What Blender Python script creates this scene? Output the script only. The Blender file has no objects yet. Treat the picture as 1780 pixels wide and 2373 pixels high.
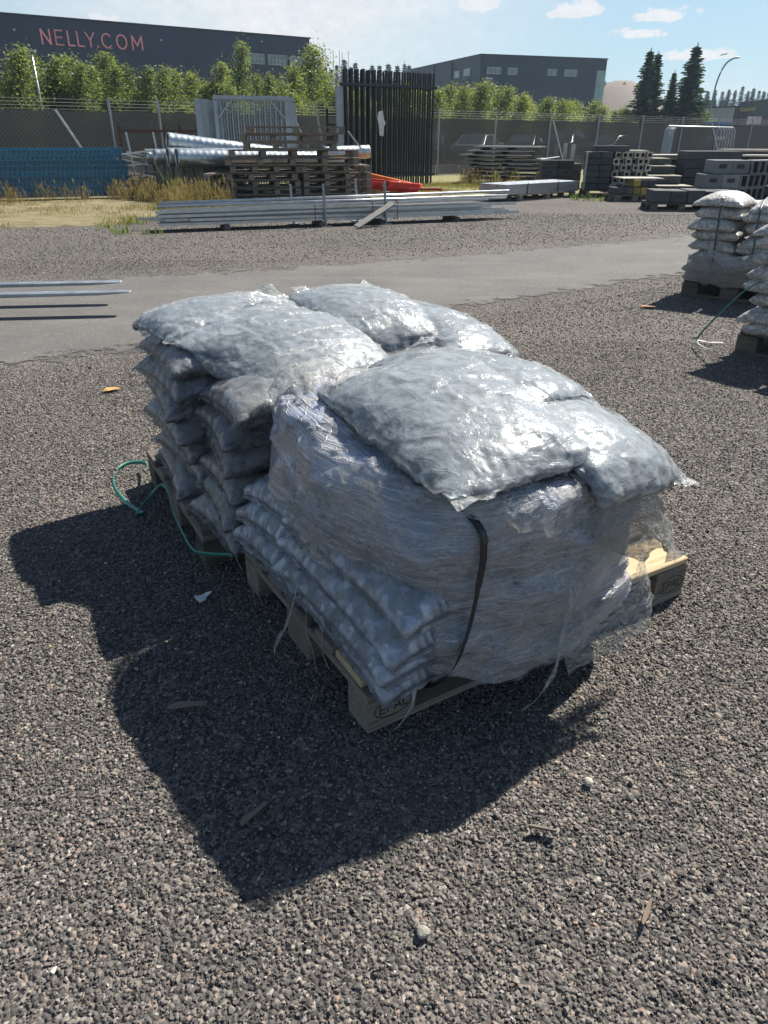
import bpy, bmesh, math, random
import numpy as np
from mathutils import Vector, Matrix, Euler

sc = bpy.context.scene
COL = sc.collection
R = math.radians
random.seed(7)

# ------------------------------------------------------------------ camera
cam = bpy.data.cameras.new('camera')
camo = bpy.data.objects.new('camera', cam)
COL.objects.link(camo)
_p, _r = 0.486546, 0.00354
_f = Vector((0, math.cos(_p), -math.sin(_p)))
_u0 = Vector((0, math.sin(_p), math.cos(_p)))
_x0 = Vector((1, 0, 0))
_x = _x0 * math.cos(_r) + _u0 * math.sin(_r)
_u = _u0 * math.cos(_r) - _x0 * math.sin(_r)
camo.matrix_world = Matrix(((_x.x, _u.x, -_f.x, 0), (_x.y, _u.y, -_f.y, 0), (_x.z, _u.z, -_f.z, 1.3334), (0, 0, 0, 1)))
cam.sensor_fit = 'HORIZONTAL'
cam.sensor_width = 36.0
cam.lens = 36.0 * 1648.95 / 1780.0
cam.clip_start = 0.02
cam.clip_end = 3000.0
sc.camera = camo

# ------------------------------------------------------------------ sky, sun, exposure
SUN_EL = R(47.5)
SUN_DIR = Vector((0.672 * math.cos(SUN_EL), 0.7405 * math.cos(SUN_EL), math.sin(SUN_EL)))
SKY_STRENGTH = 0.053
world = bpy.data.worlds.new('World')
sc.world = world
world.use_nodes = True
sun = bpy.data.lights.new('sun', 'SUN')
sun.energy = 5.0
sun.angle = R(0.53)
sun.color = (1.0, 0.945, 0.86)
suno = bpy.data.objects.new('sun', sun)
COL.objects.link(suno)
suno.rotation_euler = SUN_DIR.to_track_quat('Z', 'Y').to_euler()
suno.location = (30, 28, 50)
sc.view_settings.view_transform = 'Standard'
sc.view_settings.look = 'None'
sc.view_settings.gamma = 1.0
sc.view_settings.use_curve_mapping = False
sc.view_settings.exposure = 0.86
sc.render.engine = 'CYCLES'
sc.cycles.use_denoising = True
sc.cycles.max_bounces = 8
sc.cycles.transparent_max_bounces = 24
sc.cycles.caustics_reflective = False
sc.cycles.caustics_refractive = False


# ------------------------------------------------------------------ node helper
class NT:
    def __init__(self, tree):
        self.t = tree
        self.n = tree.nodes
        self.tc = None

    def new(self, typ, ins=None, **props):
        x = self.n.new(typ if typ.startswith('Shader') or typ.startswith('Geo') or typ.startswith('Func') else 'ShaderNode' + typ)
        for k, v in props.items():
            setattr(x, k, v)
        if ins:
            for k, v in ins.items():
                self.set(x, k, v)
        return x

    def set(self, node, key, v):
        s = node.inputs[key]
        if isinstance(v, bpy.types.NodeSocket):
            self.t.links.new(v, s)
        elif isinstance(v, bpy.types.Node):
            self.t.links.new(v.outputs[0], s)
        else:
            if hasattr(s.default_value, '__len__') and len(s.default_value) == 4 and len(v) == 3:
                v = (*v, 1)
            s.default_value = v

    def math(self, op, a, b=None, c=None, clamp=False):
        x = self.new('Math', operation=op, use_clamp=clamp)
        for i, v in enumerate((a, b, c)):
            if v is not None:
                self.set(x, i, v)
        return x.outputs[0]

    def vmath(self, op, a, b=None, scale=None):
        x = self.new('VectorMath', operation=op)
        self.set(x, 0, a)
        if b is not None:
            self.set(x, 1, b)
        if scale is not None:
            self.set(x, 'Scale', scale)
        return x.outputs['Value'] if op in ('DOT_PRODUCT', 'LENGTH', 'DISTANCE') else x.outputs[0]

    def mix(self, fac, a, b, typ='MIX'):
        x = self.new('Mix', data_type='RGBA', blend_type=typ)
        self.set(x, 0, fac)
        self.set(x, 6, a)
        self.set(x, 7, b)
        return x.outputs[2]

    def ramp(self, fac, stops, interp='LINEAR'):
        x = self.new('ValToRGB')
        cr = x.color_ramp
        cr.interpolation = interp
        while len(cr.elements) < len(stops):
            cr.elements.new(0.5)
        for e, (p, c) in zip(cr.elements, stops):
            e.position = p
            e.color = (*c, 1) if len(c) == 3 else c
        self.set(x, 0, fac)
        return x.outputs[0]

    def rng(self, v, a, b, c=0.0, d=1.0, smooth=False):
        x = self.new('MapRange')
        if smooth:
            x.interpolation_type = 'SMOOTHSTEP'
        self.set(x, 0, v)
        for i, q in enumerate((a, b, c, d)):
            self.set(x, i + 1, q)
        return x.outputs[0]

    def noise(self, vec, scale, detail=3.0, rough=0.55, dist=0.0):
        x = self.new('TexNoise', {'Scale': scale, 'Detail': detail, 'Roughness': rough, 'Distortion': dist})
        self.set(x, 'Vector', vec)
        return x.outputs[0]

    def voro(self, vec, scale, feature='F1', out='Distance', rand=1.0):
        x = self.new('TexVoronoi', {'Scale': scale, 'Randomness': rand}, feature=feature)
        self.set(x, 'Vector', vec)
        return x.outputs[out]

    def scale(self, vec, s):
        return self.vmath('MULTIPLY', vec, s)

    def obj(self, rand=True):
        """object coordinates, shifted per object so copies differ"""
        tc = self.new('TexCoord').outputs['Object']
        if not rand:
            return tc
        oi = self.new('ObjectInfo').outputs['Random']
        cb = self.new('CombineXYZ')
        self.set(cb, 0, self.math('MULTIPLY', oi, 37.0))
        self.set(cb, 1, self.math('MULTIPLY', oi, 91.0))
        self.set(cb, 2, self.math('MULTIPLY', oi, 53.0))
        return self.vmath('ADD', tc, cb.outputs[0])

    def bump(self, h, strength=0.5, dist=0.01, normal=None):
        x = self.new('Bump', {'Strength': strength, 'Distance': dist})
        self.set(x, 'Height', h)
        if normal is not None:
            self.set(x, 'Normal', normal)
        return x.outputs[0]


def material(name):
    m = bpy.data.materials.new(name)
    m.use_nodes = True
    nt = NT(m.node_tree)
    return m, nt, nt.n['Principled BSDF'], nt.n['Material Output']


def build_world():
    nt = NT(world.node_tree)
    bg = nt.n['Background']
    sky = nt.new('TexSky', sky_type='NISHITA', sun_disc=False, sun_elevation=SUN_EL,
                 sun_rotation=math.atan2(SUN_DIR.x, SUN_DIR.y), air_density=1.0, dust_density=0.4, ozone_density=1.2)
    d = nt.new('TexCoord').outputs['Generated']
    d = nt.vmath('NORMALIZE', d)
    sx = nt.new('SeparateXYZ')
    nt.set(sx, 0, d)
    h = nt.math('MAXIMUM', nt.math('ADD', sx.outputs[2], 0.10), 0.05)
    cb = nt.new('CombineXYZ')
    nt.set(cb, 0, nt.math('DIVIDE', sx.outputs[0], h))
    nt.set(cb, 1, nt.math('DIVIDE', sx.outputs[1], h))
    P = cb.outputs[0]
    # high thin cloud sheets
    n1 = nt.noise(nt.scale(P, (0.55, 0.35, 1)), 1.0, 7, 0.6, 0.8)
    n2 = nt.noise(nt.vmath('ADD', nt.scale(P, (0.5, 1.6, 1)), (4, 2, 0)), 1.0, 6, 0.6, 0.3)
    hi = nt.math('MULTIPLY', nt.rng(n1, 0.47, 0.68, 0, 1, True), nt.rng(n2, 0.3, 0.62, 0.45, 1))
    # the broad milky sheet above the yard
    g = nt.vmath('DISTANCE', nt.scale(d, (1.0, 1.0, 2.2)), (-0.14, 0.98, 0.34))
    sheet = nt.math('MULTIPLY', nt.rng(g, 0.46, 0.06, 0, 1, True), nt.rng(n1, 0.30, 0.56, 0.45, 1))
    hi = nt.math('MAXIMUM', nt.math('MULTIPLY', hi, 0.5), nt.math('MULTIPLY', sheet, 0.95))
    # small fair-weather puffs
    fine = nt.noise(nt.scale(d, (1, 1, 1.5)), 70.0, 7, 0.66)
    coarse = nt.noise(nt.scale(d, (1, 1, 1.6)), 30.0, 4, 0.55)
    warp = nt.math('ADD', nt.math('MULTIPLY', nt.math('SUBTRACT', fine, 0.5), 0.060), nt.math('MULTIPLY', nt.math('SUBTRACT', coarse, 0.5), 0.060))
    puffs = None
    for (x, y, z, w, hh) in PUFFS:
        v = nt.vmath('SUBTRACT', d, (x, y, z))
        s2 = nt.new('SeparateXYZ')
        nt.set(s2, 0, v)
        # flat base: squash harder below the centre
        zz = nt.math('MULTIPLY', s2.outputs[2], w / hh)
        zz = nt.math('MAXIMUM', zz, nt.math('MULTIPLY', zz, -2.2))
        r = nt.math('SQRT', nt.math('ADD', nt.math('POWER', s2.outputs[0], 2.0), nt.math('POWER', zz, 2.0)))
        r = nt.math('ADD', r, warp)
        k = nt.rng(r, w, w * 0.62, 0, 1, True)
        k = nt.math('MULTIPLY', k, nt.rng(sx.outputs[1], 0.0, 0.1))
        puffs = k if puffs is None else nt.math('MAXIMUM', puffs, k)
    up = nt.rng(sx.outputs[2], -0.01, 0.03)
    m = nt.math('MULTIPLY', nt.math('MAXIMUM', hi, nt.math('MULTIPLY', puffs, 0.9)), up)
    shade = nt.rng(fine, 0.3, 0.72, 0.90, 1.06)
    cc = nt.vmath('SCALE', (CLOUD, CLOUD * 1.01, CLOUD * 1.03), scale=shade)
    base = nt.mix(1.0, sky.outputs[0], SKY_TINT, 'MULTIPLY')
    hz = nt.rng(sx.outputs[2], 0.30, 0.0, 0.0, 0.88)
    base = nt.mix(hz, base, HORIZON)
    nt.set(bg, 'Color', nt.mix(m, base, cc))
    nt.set(bg, 'Strength', SKY_STRENGTH)


CLOUD = 9.3
HORIZON = (5.3, 7.4, 8.8)
SKY_TINT = (0.90, 1.02, 1.10)
PUFFS = [(0.2154, 0.9686, 0.1231, 0.032, 0.014), (0.308, 0.9442, 0.1157, 0.030, 0.011),
         (0.2816, 0.9541, 0.1005, 0.028, 0.0085), (0.342, 0.9363, 0.0785, 0.038, 0.0085),
         (-0.3029, 0.9465, 0.1114, 0.022, 0.012), (0.1037, 0.986, 0.1310, 0.040, 0.015)]
build_world()


# ------------------------------------------------------------------ object helpers
def tag(o, label=None, cat=None, group=None, kind=None):
    if label:
        o['label'] = label
    if cat:
        o['category'] = cat
    if group:
        o['group'] = group
    if kind:
        o['kind'] = kind
    return o


def thing(name, label, cat, loc=(0, 0, 0), rz=0.0, group=None):
    o = bpy.data.objects.new(name, None)
    COL.objects.link(o)
    o.location = loc
    o.rotation_euler = (0, 0, rz)
    o.empty_display_size = 0.1
    return tag(o, label, cat, group)


def put(name, me, mat=None, parent=None, loc=(0, 0, 0), rot=(0, 0, 0), scale=None):
    o = bpy.data.objects.new(name, me)
    COL.objects.link(o)
    if mat is not None and not me.materials:
        me.materials.append(mat)
    if parent is not None:
        o.parent = parent
    o.location = loc
    o.rotation_euler = rot
    if scale is not None:
        o.scale = scale
    return o


class MB:
    """collects shapes for ONE mesh"""
    def __init__(self):
        self.v = []
        self.f = []

    def box(self, c, s, rz=0.0, M=None):
        b = len(self.v)
        ca, sa = math.cos(rz), math.sin(rz)
        for dz in (-.5, .5):
            for dx, dy in ((-.5, -.5), (.5, -.5), (.5, .5), (-.5, .5)):
                x, y, z = dx * s[0], dy * s[1], dz * s[2]
                p = Vector((c[0] + x * ca - y * sa, c[1] + x * sa + y * ca, c[2] + z))
                self.v.append(tuple(M @ p if M else p))
        self.f += [tuple(b + i for i in q) for q in ((3, 2, 1, 0), (4, 5, 6, 7), (0, 1, 5, 4), (1, 2, 6, 5), (2, 3, 7, 6), (3, 0, 4, 7))]
        return self

    def beam(self, a, b_, w, h, up=(0, 0, 1)):
        a, b_ = Vector(a), Vector(b_)
        d = (b_ - a).normalized()
        s = d.cross(Vector(up))
        s = s.normalized() if s.length > 1e-6 else Vector((1, 0, 0))
        u = s.cross(d)
        b = len(self.v)
        for p in (a, b_):
            for i, j in ((-.5, -.5), (.5, -.5), (.5, .5), (-.5, .5)):
                self.v.append(tuple(p + s * (i * w) + u * (j * h)))
        self.f += [tuple(b + i for i in q) for q in ((0, 1, 2, 3), (7, 6, 5, 4), (1, 0, 4, 5), (2, 1, 5, 6), (3, 2, 6, 7), (0, 3, 7, 4))]
        return self

    def tube(self, pts, r, n=8, cap=True):
        pts = [Vector(p) for p in pts]
        b = len(self.v)
        up = Vector((0, 0, 1))
        for i, p in enumerate(pts):
            d = (pts[min(i + 1, len(pts) - 1)] - pts[max(i - 1, 0)]).normalized()
            s = d.cross(up if abs(d.z) < .95 else Vector((1, 0, 0))).normalized()
            u = s.cross(d)
            rr = r[i] if hasattr(r, '__len__') else r
            for k in range(n):
                t = 2 * math.pi * k / n
                self.v.append(tuple(p + s * (rr * math.cos(t)) + u * (rr * math.sin(t))))
        for i in range(len(pts) - 1):
            for k in range(n):
                q = b + i * n
                self.f.append((q + k, q + n + k, q + n + (k + 1) % n, q + (k + 1) % n))
        if cap:
            self.f.append(tuple(b + k for k in range(n)))
            self.f.append(tuple(b + (len(pts) - 1) * n + k for k in reversed(range(n))))
        return self

    def prism(self, poly, a, b_, M=None):
        """poly in (x, z), extruded along y from a to b_"""
        b = len(self.v)
        n = len(poly)
        for y in (a, b_):
            for x, z in poly:
                p = Vector((x, y, z))
                self.v.append(tuple(M @ p if M else p))
        self.f.append(tuple(b + i for i in range(n)))
        self.f.append(tuple(b + n + i for i in reversed(range(n))))
        for i in range(n):
            j = (i + 1) % n
            self.f.append((b + i, b + n + i, b + n + j, b + j))
        return self

    def ribbon(self, pts, w, side, t=0.0012):
        """flat band through pts; side = width direction (vector or list), thickness t"""
        pts = [Vector(p) for p in pts]
        b = len(self.v)
        n = len(pts)
        for i, p in enumerate(pts):
            s = Vector(side[i] if hasattr(side[0], '__len__') else side).normalized()
            d = (pts[min(i + 1, n - 1)] - pts[max(i - 1, 0)]).normalized()
            nn = d.cross(s).normalized() * (t / 2)
            ww = (w[i] if hasattr(w, '__len__') else w) / 2
            for q in (p - s * ww - nn, p + s * ww - nn, p + s * ww + nn, p - s * ww + nn):
                self.v.append(tuple(q))
        for i in range(n - 1):
            q = b + i * 4
            for k in range(4):
                self.f.append((q + k, q + (k + 1) % 4, q + 4 + (k + 1) % 4, q + 4 + k))
        self.f.append((b + 3, b + 2, b + 1, b))
        e = b + (n - 1) * 4
        self.f.append((e, e + 1, e + 2, e + 3))
        return self

    def quad(self, *p):
        b = len(self.v)
        self.v += [tuple(q) for q in p]
        self.f.append(tuple(range(b, b + len(p))))
        return self

    def mesh(self, name, smooth=False, bevel=0.0):
        me = bpy.data.meshes.new(name)
        me.from_pydata(self.v, [], self.f)
        if bevel:
            bm = bmesh.new()
            bm.from_mesh(me)
            bmesh.ops.bevel(bm, geom=bm.edges[:], offset=bevel, segments=1, affect='EDGES', clamp_overlap=True)
            bm.to_mesh(me)
            bm.free()
        if smooth:
            me.polygons.foreach_set('use_smooth', [True] * len(me.polygons))
        me.update()
        return me

    def build(self, name, mat, parent=None, loc=(0, 0, 0), rot=(0, 0, 0), smooth=False, bevel=0.0):
        return put(name, self.mesh(name, smooth, bevel), mat, parent, loc, rot)


_boxes = {}


def boxmesh(l, w, h, mat, bevel=0.0):
    """a shared box centred on its origin, cached per size and material"""
    k = (round(l, 4), round(w, 4), round(h, 4), mat.name, bevel)
    if k not in _boxes:
        me = MB().box((0, 0, 0), (l, w, h)).mesh('box', bevel=bevel)
        me.materials.append(mat)
        _boxes[k] = me
    return _boxes[k]


def piece(name, parent, l, w, h, mat, loc, rot=(0, 0, 0), bevel=0.0):
    return put(name, boxmesh(l, w, h, mat, bevel), None, parent, loc, rot)


def children(o):
    return list(o.children)


def copy_tree(o, parent=None):
    c = o.copy()
    COL.objects.link(c)
    if parent is not None:
        c.parent = parent
    for ch in children(o):
        copy_tree(ch, c)
    return c


def smooth_by_angle(me, deg=40):
    bm = bmesh.new()
    bm.from_mesh(me)
    for f in bm.faces:
        f.smooth = True
    for e in bm.edges:
        e.smooth = len(e.link_faces) == 2 and e.calc_face_angle() < R(deg)
    bm.to_mesh(me)
    bm.free()


ORD = ['lowest', 'second', 'third', 'fourth', 'fifth', 'sixth', 'seventh', 'eighth', 'ninth', 'tenth', 'eleventh']


# ------------------------------------------------------------------ materials
def m_plain(name, col, rough=0.5, metal=0.0, var=0.25, scale=6.0, bump=0.0, bscale=40.0, rand=0.25, spec=0.5, dirt=None):
    """painted / cast surface with blotches and per-object tone"""
    m, nt, b, out = material(name)
    P = nt.obj()
    n = nt.noise(P, scale, 5, 0.6)
    oi = nt.new('ObjectInfo').outputs['Random']
    k = nt.math('MULTIPLY', nt.rng(n, 0.25, 0.75, 1 - var, 1 + var), nt.rng(oi, 0, 1, 1 - rand, 1 + rand))
    c = nt.vmath('SCALE', col, scale=k)
    if dirt:
        n2 = nt.noise(P, scale * 2.7, 6, 0.65)
        c = nt.mix(nt.rng(n2, 0.5, 0.72), c, dirt)
    nt.set(b, 'Base Color', c)
    nt.set(b, 'Roughness', nt.rng(n, 0.2, 0.8, rough * 0.85, min(1, rough * 1.15)))
    nt.set(b, 'Metallic', metal)
    nt.set(b, 'Specular IOR Level', spec)
    if bump:
        nt.set(b, 'Normal', nt.bump(nt.noise(P, bscale, 4), bump, 0.01))
    return m


def m_wood(name, c1, c2, dark=(0.03, 0.025, 0.02), rough=0.85, grain=1.0, crack=0.5):
    """sawn board, grain along X"""
    m, nt, b, out = material(name)
    P = nt.obj()
    S = nt.scale(P, (1.6, 26.0, 26.0))
    g = nt.noise(S, 2.2 * grain, 6, 0.62, 0.7)
    fine = nt.noise(nt.scale(P, (5, 160, 160)), 1.6 * grain, 4, 0.6)
    oi = nt.new('ObjectInfo').outputs['Random']
    c = nt.mix(nt.rng(g, 0.3, 0.7), c1, c2)
    c = nt.mix(nt.math('MULTIPLY', nt.rng(fine, 0.55, 0.8), 0.55), c, dark)
    cr = nt.noise(nt.scale(P, (1.1, 34, 34)), 1.3, 2, 0.4, 0.4)
    crk = nt.rng(nt.math('ABSOLUTE', nt.math('SUBTRACT', cr, 0.5)), 0.0, 0.012, 1, 0)
    c = nt.mix(nt.math('MULTIPLY', crk, crack), c, dark)
    st = nt.noise(P, 5.0, 5, 0.6)
    c = nt.mix(nt.math('MULTIPLY', nt.rng(st, 0.52, 0.75), 0.5), c, nt.vmath('SCALE', c, scale=0.45))
    c = nt.vmath('SCALE', c, scale=nt.rng(oi, 0, 1, 0.75, 1.25))
    nt.set(b, 'Base Color', c)
    nt.set(b, 'Roughness', rough)
    h = nt.math('SUBTRACT', nt.math('ADD', g, nt.math('MULTIPLY', fine, 0.6)), nt.math('MULTIPLY', crk, 0.8))
    nt.set(b, 'Normal', nt.bump(h, 0.55, 0.004))
    return m


def m_bagfilm(name, milk=(0.50, 0.54, 0.57), stone=(0.050, 0.056, 0.064), cover=0.5, droplets=True, ssc=30.0, tint=None):
    """clear polythene packed with dark stones: where the film lies on them they show dark, more so
    on the steep sides; loose film is milky, more so on top, where sky glare is put into the colour; 'pleat' marks gathered folds"""
    m, nt, b, out = material(name)
    P = nt.obj()
    side_dark = nt.new('Attribute', attribute_name='side_dark').outputs['Fac']
    pleat = nt.new('Attribute', attribute_name='pleat').outputs['Fac']
    wob = nt.vmath('ADD', P, nt.scale(nt.vmath('SUBTRACT', nt.new('TexNoise', {'Scale': 14.0, 'Vector': P}).outputs['Color'], (.5, .5, .5)), (0.035, 0.035, 0.035)))
    v = nt.voro(wob, ssc)
    vc = nt.new('SeparateColor')
    nt.set(vc, 0, nt.voro(wob, ssc, out='Color'))
    v2 = nt.voro(nt.vmath('ADD', wob, (3, 3, 3)), ssc * 2.1)
    big = nt.noise(P, 5.5, 5, 0.62, 0.5)
    mid = nt.noise(P, 20.0, 5, 0.62, 0.8)
    fine = nt.noise(P, 75.0, 4, 0.65, 1.2)
    # crumple lines of thin film: sharp creases between flat facets
    cw = nt.vmath('ADD', P, nt.scale(nt.vmath('SUBTRACT', nt.new('TexNoise', {'Scale': 9.0, 'Vector': P, 'Detail': 3.0}).outputs['Color'], (.5, .5, .5)), (0.09, 0.09, 0.09)))
    cr = nt.voro(nt.scale(cw, (1.0, 1.7, 1.4)), 15.0, 'DISTANCE_TO_EDGE')
    crease = nt.math('MULTIPLY', nt.rng(cr, 0.0, 0.045, 1, 0, True), nt.rng(mid, 0.40, 0.62))
    facet = nt.new('SeparateColor')
    nt.set(facet, 0, nt.voro(nt.scale(cw, (1.0, 1.7, 1.4)), 15.0, out='Color'))
    # stones behind the film
    st = nt.ramp(vc.outputs[0], [(0.0, stone), (0.35, tuple(x * 1.6 for x in stone)), (0.62, tuple(x * 2.6 for x in stone)), (0.82, (stone[0] * 4.2, stone[1] * 3.9, stone[2] * 3.5)), (0.93, (stone[0] * 6.5, stone[1] * 6.2, stone[2] * 5.8))], 'CONSTANT')
    st = nt.mix(nt.rng(v, 0.40, 0.62), st, tuple(x * .45 for x in stone))
    touch = nt.rng(nt.math('ADD', v, nt.math('MULTIPLY', nt.math('SUBTRACT', mid, 0.5), 1.1)), 0.28, 0.62, 1, 0, True)
    open_ = nt.rng(nt.math('ADD', nt.math('MULTIPLY', big, 0.7), nt.math('MULTIPLY', side_dark, 0.45)), 0.30, 0.74, 0.16, 1.0, True)
    k = nt.math('MULTIPLY', nt.math('MAXIMUM', touch, nt.math('MULTIPLY', side_dark, 0.8)), open_)
    k = nt.math('MULTIPLY', k, nt.math('SUBTRACT', 1.0, nt.math('MULTIPLY', pleat, 0.55)))
    k = nt.math('SUBTRACT', 1.0, nt.math('MULTIPLY', k, cover * 1.7), clamp=True)
    mk = nt.mix(nt.rng(mid, 0.3, 0.7), nt.vmath('SCALE', milk, scale=0.6), milk)
    mk = nt.mix(nt.rng(fine, 0.45, 0.75, 0, 0.4), mk, nt.vmath('SCALE', milk, scale=1.35))
    c = nt.mix(nt.math('MULTIPLY', k, 0.85), st, mk)
    if tint:
        tn = nt.noise(P, 7.0, 4, 0.6, 0.3)
        c = nt.mix(nt.rng(tn, 0.5, 0.7, 0, 0.75), c, tint)
    w = nt.math('MAXIMUM', nt.math('MULTIPLY', crease, 0.08), nt.math('MULTIPLY', pleat, nt.rng(mid, 0.35, 0.65, 0.15, 0.75)))
    c = nt.mix(nt.math('MULTIPLY', w, 0.62), c, nt.vmath('SCALE', milk, scale=1.7))
    if droplets:
        dv = nt.voro(P, 190.0)
        dr = nt.math('MULTIPLY', nt.rng(dv, 0.30, 0.16), nt.rng(nt.noise(P, 8.0, 3), 0.60, 0.68))
        c = nt.mix(nt.math('MULTIPLY', dr, 0.6), c, (0.6, 0.63, 0.65))
    nt.set(b, 'Base Color', c)
    nt.set(b, 'Roughness', nt.rng(mid, 0.3, 0.7, 0.50, 0.66))
    nt.set(b, 'Specular IOR Level', 0.5)
    nt.set(b, 'Coat Weight', 0.7)
    nt.set(b, 'Coat Roughness', nt.rng(big, 0.4, 0.6, 0.08, 0.30))
    h = nt.math('MULTIPLY', nt.math('SUBTRACT', 1.0, v), nt.math('ADD', 0.10, nt.math('MULTIPLY', side_dark, 0.5)))
    h = nt.math('ADD', h, nt.math('MULTIPLY', crease, 0.20))
    h = nt.math('ADD', h, nt.math('MULTIPLY', facet.outputs[0], 0.10))
    h = nt.math('ADD', h, nt.math('MULTIPLY', nt.math('SUBTRACT', 1.0, v2), 0.18))
    h = nt.math('ADD', h, nt.math('MULTIPLY', mid, 0.42))
    h = nt.math('ADD', h, nt.math('MULTIPLY', fine, 0.20))
    nt.set(b, 'Normal', nt.bump(h, 0.5, 0.010))
    return m


def m_wrap(name):
    """many turns of stretch film, pulled into horizontal strings, dusty brown and grey; UV = (metres round, metres up)"""
    m, nt, b, out = material(name)
    uv = nt.new('UVMap').outputs[0]
    P = nt.new('TexCoord').outputs['Object']
    W = nt.vmath('ADD', uv, nt.scale(nt.vmath('SUBTRACT', nt.new('TexNoise', {'Scale': 4.0, 'Vector': P, 'Detail': 3.0}).outputs['Color'], (.5, .5, .5)), (0.05, 0.035, 0)))
    W = nt.vmath('ADD', W, nt.scale(nt.vmath('SUBTRACT', nt.new('TexNoise', {'Scale': 1.6, 'Vector': P, 'Detail': 1.0}).outputs['Color'], (.5, .5, .5)), (0.0, 0.10, 0)))
    s1 = nt.noise(nt.scale(W, (2.6, 58, 1)), 1.0, 6, 0.66, 0.6)
    s2 = nt.noise(nt.scale(W, (7, 150, 1)), 1.0, 5, 0.65, 0.5)
    s3 = nt.noise(nt.scale(W, (1.3, 11, 1)), 1.0, 4, 0.6, 0.4)
    s4 = nt.noise(nt.scale(W, (3.5, 320, 1)), 1.0, 3, 0.7, 0.3)
    bl = nt.noise(P, 6.5, 4, 0.6, 0.8)
    bl2 = nt.noise(nt.vmath('ADD', P, (5, 3, 1)), 13.0, 4, 0.6, 0.6)
    bl3 = nt.noise(nt.vmath('ADD', P, (1, 8, 2)), 3.2, 4, 0.6, 0.8)
    c = nt.mix(nt.rng(s3, 0.34, 0.66), (0.145, 0.135, 0.130), (0.215, 0.212, 0.218))
    c = nt.mix(nt.rng(bl3, 0.48, 0.66, 0, 0.65), c, (0.205, 0.175, 0.155))
    # bags pressing the film from inside: bluish and dark patches
    c = nt.mix(nt.math('MULTIPLY', nt.rng(bl, 0.47, 0.62, 0, 1, True), 0.8), c, (0.135, 0.172, 0.235))
    c = nt.mix(nt.math('MULTIPLY', nt.rng(bl2, 0.52, 0.66, 0, 1, True), 0.65), c, (0.050, 0.058, 0.072))
    c = nt.mix(nt.rng(s1, 0.52, 0.74, 0, 0.5), c, (0.42, 0.43, 0.45))
    c = nt.mix(nt.rng(s2, 0.54, 0.74, 0, 0.62), c, (0.55, 0.56, 0.57))
    c = nt.mix(nt.math('MULTIPLY', nt.rng(s4, 0.56, 0.70), nt.rng(bl2, 0.35, 0.6, 0.15, 0.8)), c, (0.62, 0.63, 0.64))
    c = nt.mix(nt.rng(s1, 0.46, 0.30, 0, 0.30), c, (0.08, 0.072, 0.068))
    rust = nt.noise(nt.scale(W, (1.7, 20, 1)), 1.0, 5, 0.6)
    c = nt.mix(nt.rng(rust, 0.60, 0.76, 0, 0.5), c, (0.150, 0.092, 0.060))
    c = nt.vmath('MULTIPLY', c, (1.95, 1.92, 1.92))
    nt.set(b, 'Base Color', c)
    nt.set(b, 'Roughness', nt.rng(s2, 0.3, 0.7, 0.22, 0.46))
    nt.set(b, 'Coat Weight', 0.7)
    nt.set(b, 'Coat Roughness', 0.16)
    cw = nt.vmath('ADD', P, nt.scale(nt.vmath('SUBTRACT', nt.new('TexNoise', {'Scale': 12.0, 'Vector': P, 'Detail': 3.0}).outputs['Color'], (.5, .5, .5)), (0.08, 0.08, 0.05)))
    cr = nt.voro(nt.scale(cw, (1, 1, 2.2)), 13.0, 'DISTANCE_TO_EDGE')
    h = nt.math('ADD', nt.math('MULTIPLY', s1, 0.3), nt.math('MULTIPLY', nt.rng(cr, 0, .05, 1, 0, True), 0.35))
    h = nt.math('ADD', h, nt.math('MULTIPLY', s2, 0.0)) if False else nt.math('ADD', h, nt.math('MULTIPLY', s2, 0.8))
    h = nt.math('ADD', h, nt.math('MULTIPLY', s4, 0.55))
    h = nt.math('ADD', h, nt.math('MULTIPLY', nt.noise(P, 30, 5, 0.65, 1.4), 0.7))
    nt.set(b, 'Normal', nt.bump(h, 0.8, 0.009))
    return m


def m_thinfilm(name, alpha=0.45, col=(0.62, 0.64, 0.64), sc=22.0, bump=0.8):
    """a single loose layer of clear film"""
    m, nt, b, out = material(name)
    P = nt.obj()
    n = nt.noise(nt.scale(P, (sc, sc, sc * 2.7)), 1.0, 5, 0.6, 1.8)
    n2 = nt.noise(P, sc * 1.6, 4, 0.6, 2.0)
    nt.set(b, 'Base Color', nt.mix(nt.rng(n2, 0.35, 0.65), nt.vmath('SCALE', col, scale=0.7), col))
    nt.set(b, 'Roughness', 0.2)
    nt.set(b, 'Coat Weight', 0.6)
    nt.set(b, 'Coat Roughness', 0.12)
    nt.set(b, 'Normal', nt.bump(nt.math('ADD', n, nt.math('MULTIPLY', n2, 0.7)), bump, 0.008 * 22.0 / sc))
    tr = nt.new('ShaderNodeBsdfTranslucent', {'Color': (0.6, 0.62, 0.62)})
    m1 = nt.new('ShaderNodeMixShader', {0: 0.35, 1: b, 2: tr})
    tp = nt.new('ShaderNodeBsdfTransparent', {'Color': (0.95, 0.96, 0.96)})
    a = nt.rng(n, 0.34, 0.68, max(0, alpha - 0.28), min(1, alpha + 0.38))
    mx = nt.new('ShaderNodeMixShader', {0: a, 1: tp, 2: m1})
    nt.set(out, 'Surface', mx)
    return m


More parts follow.
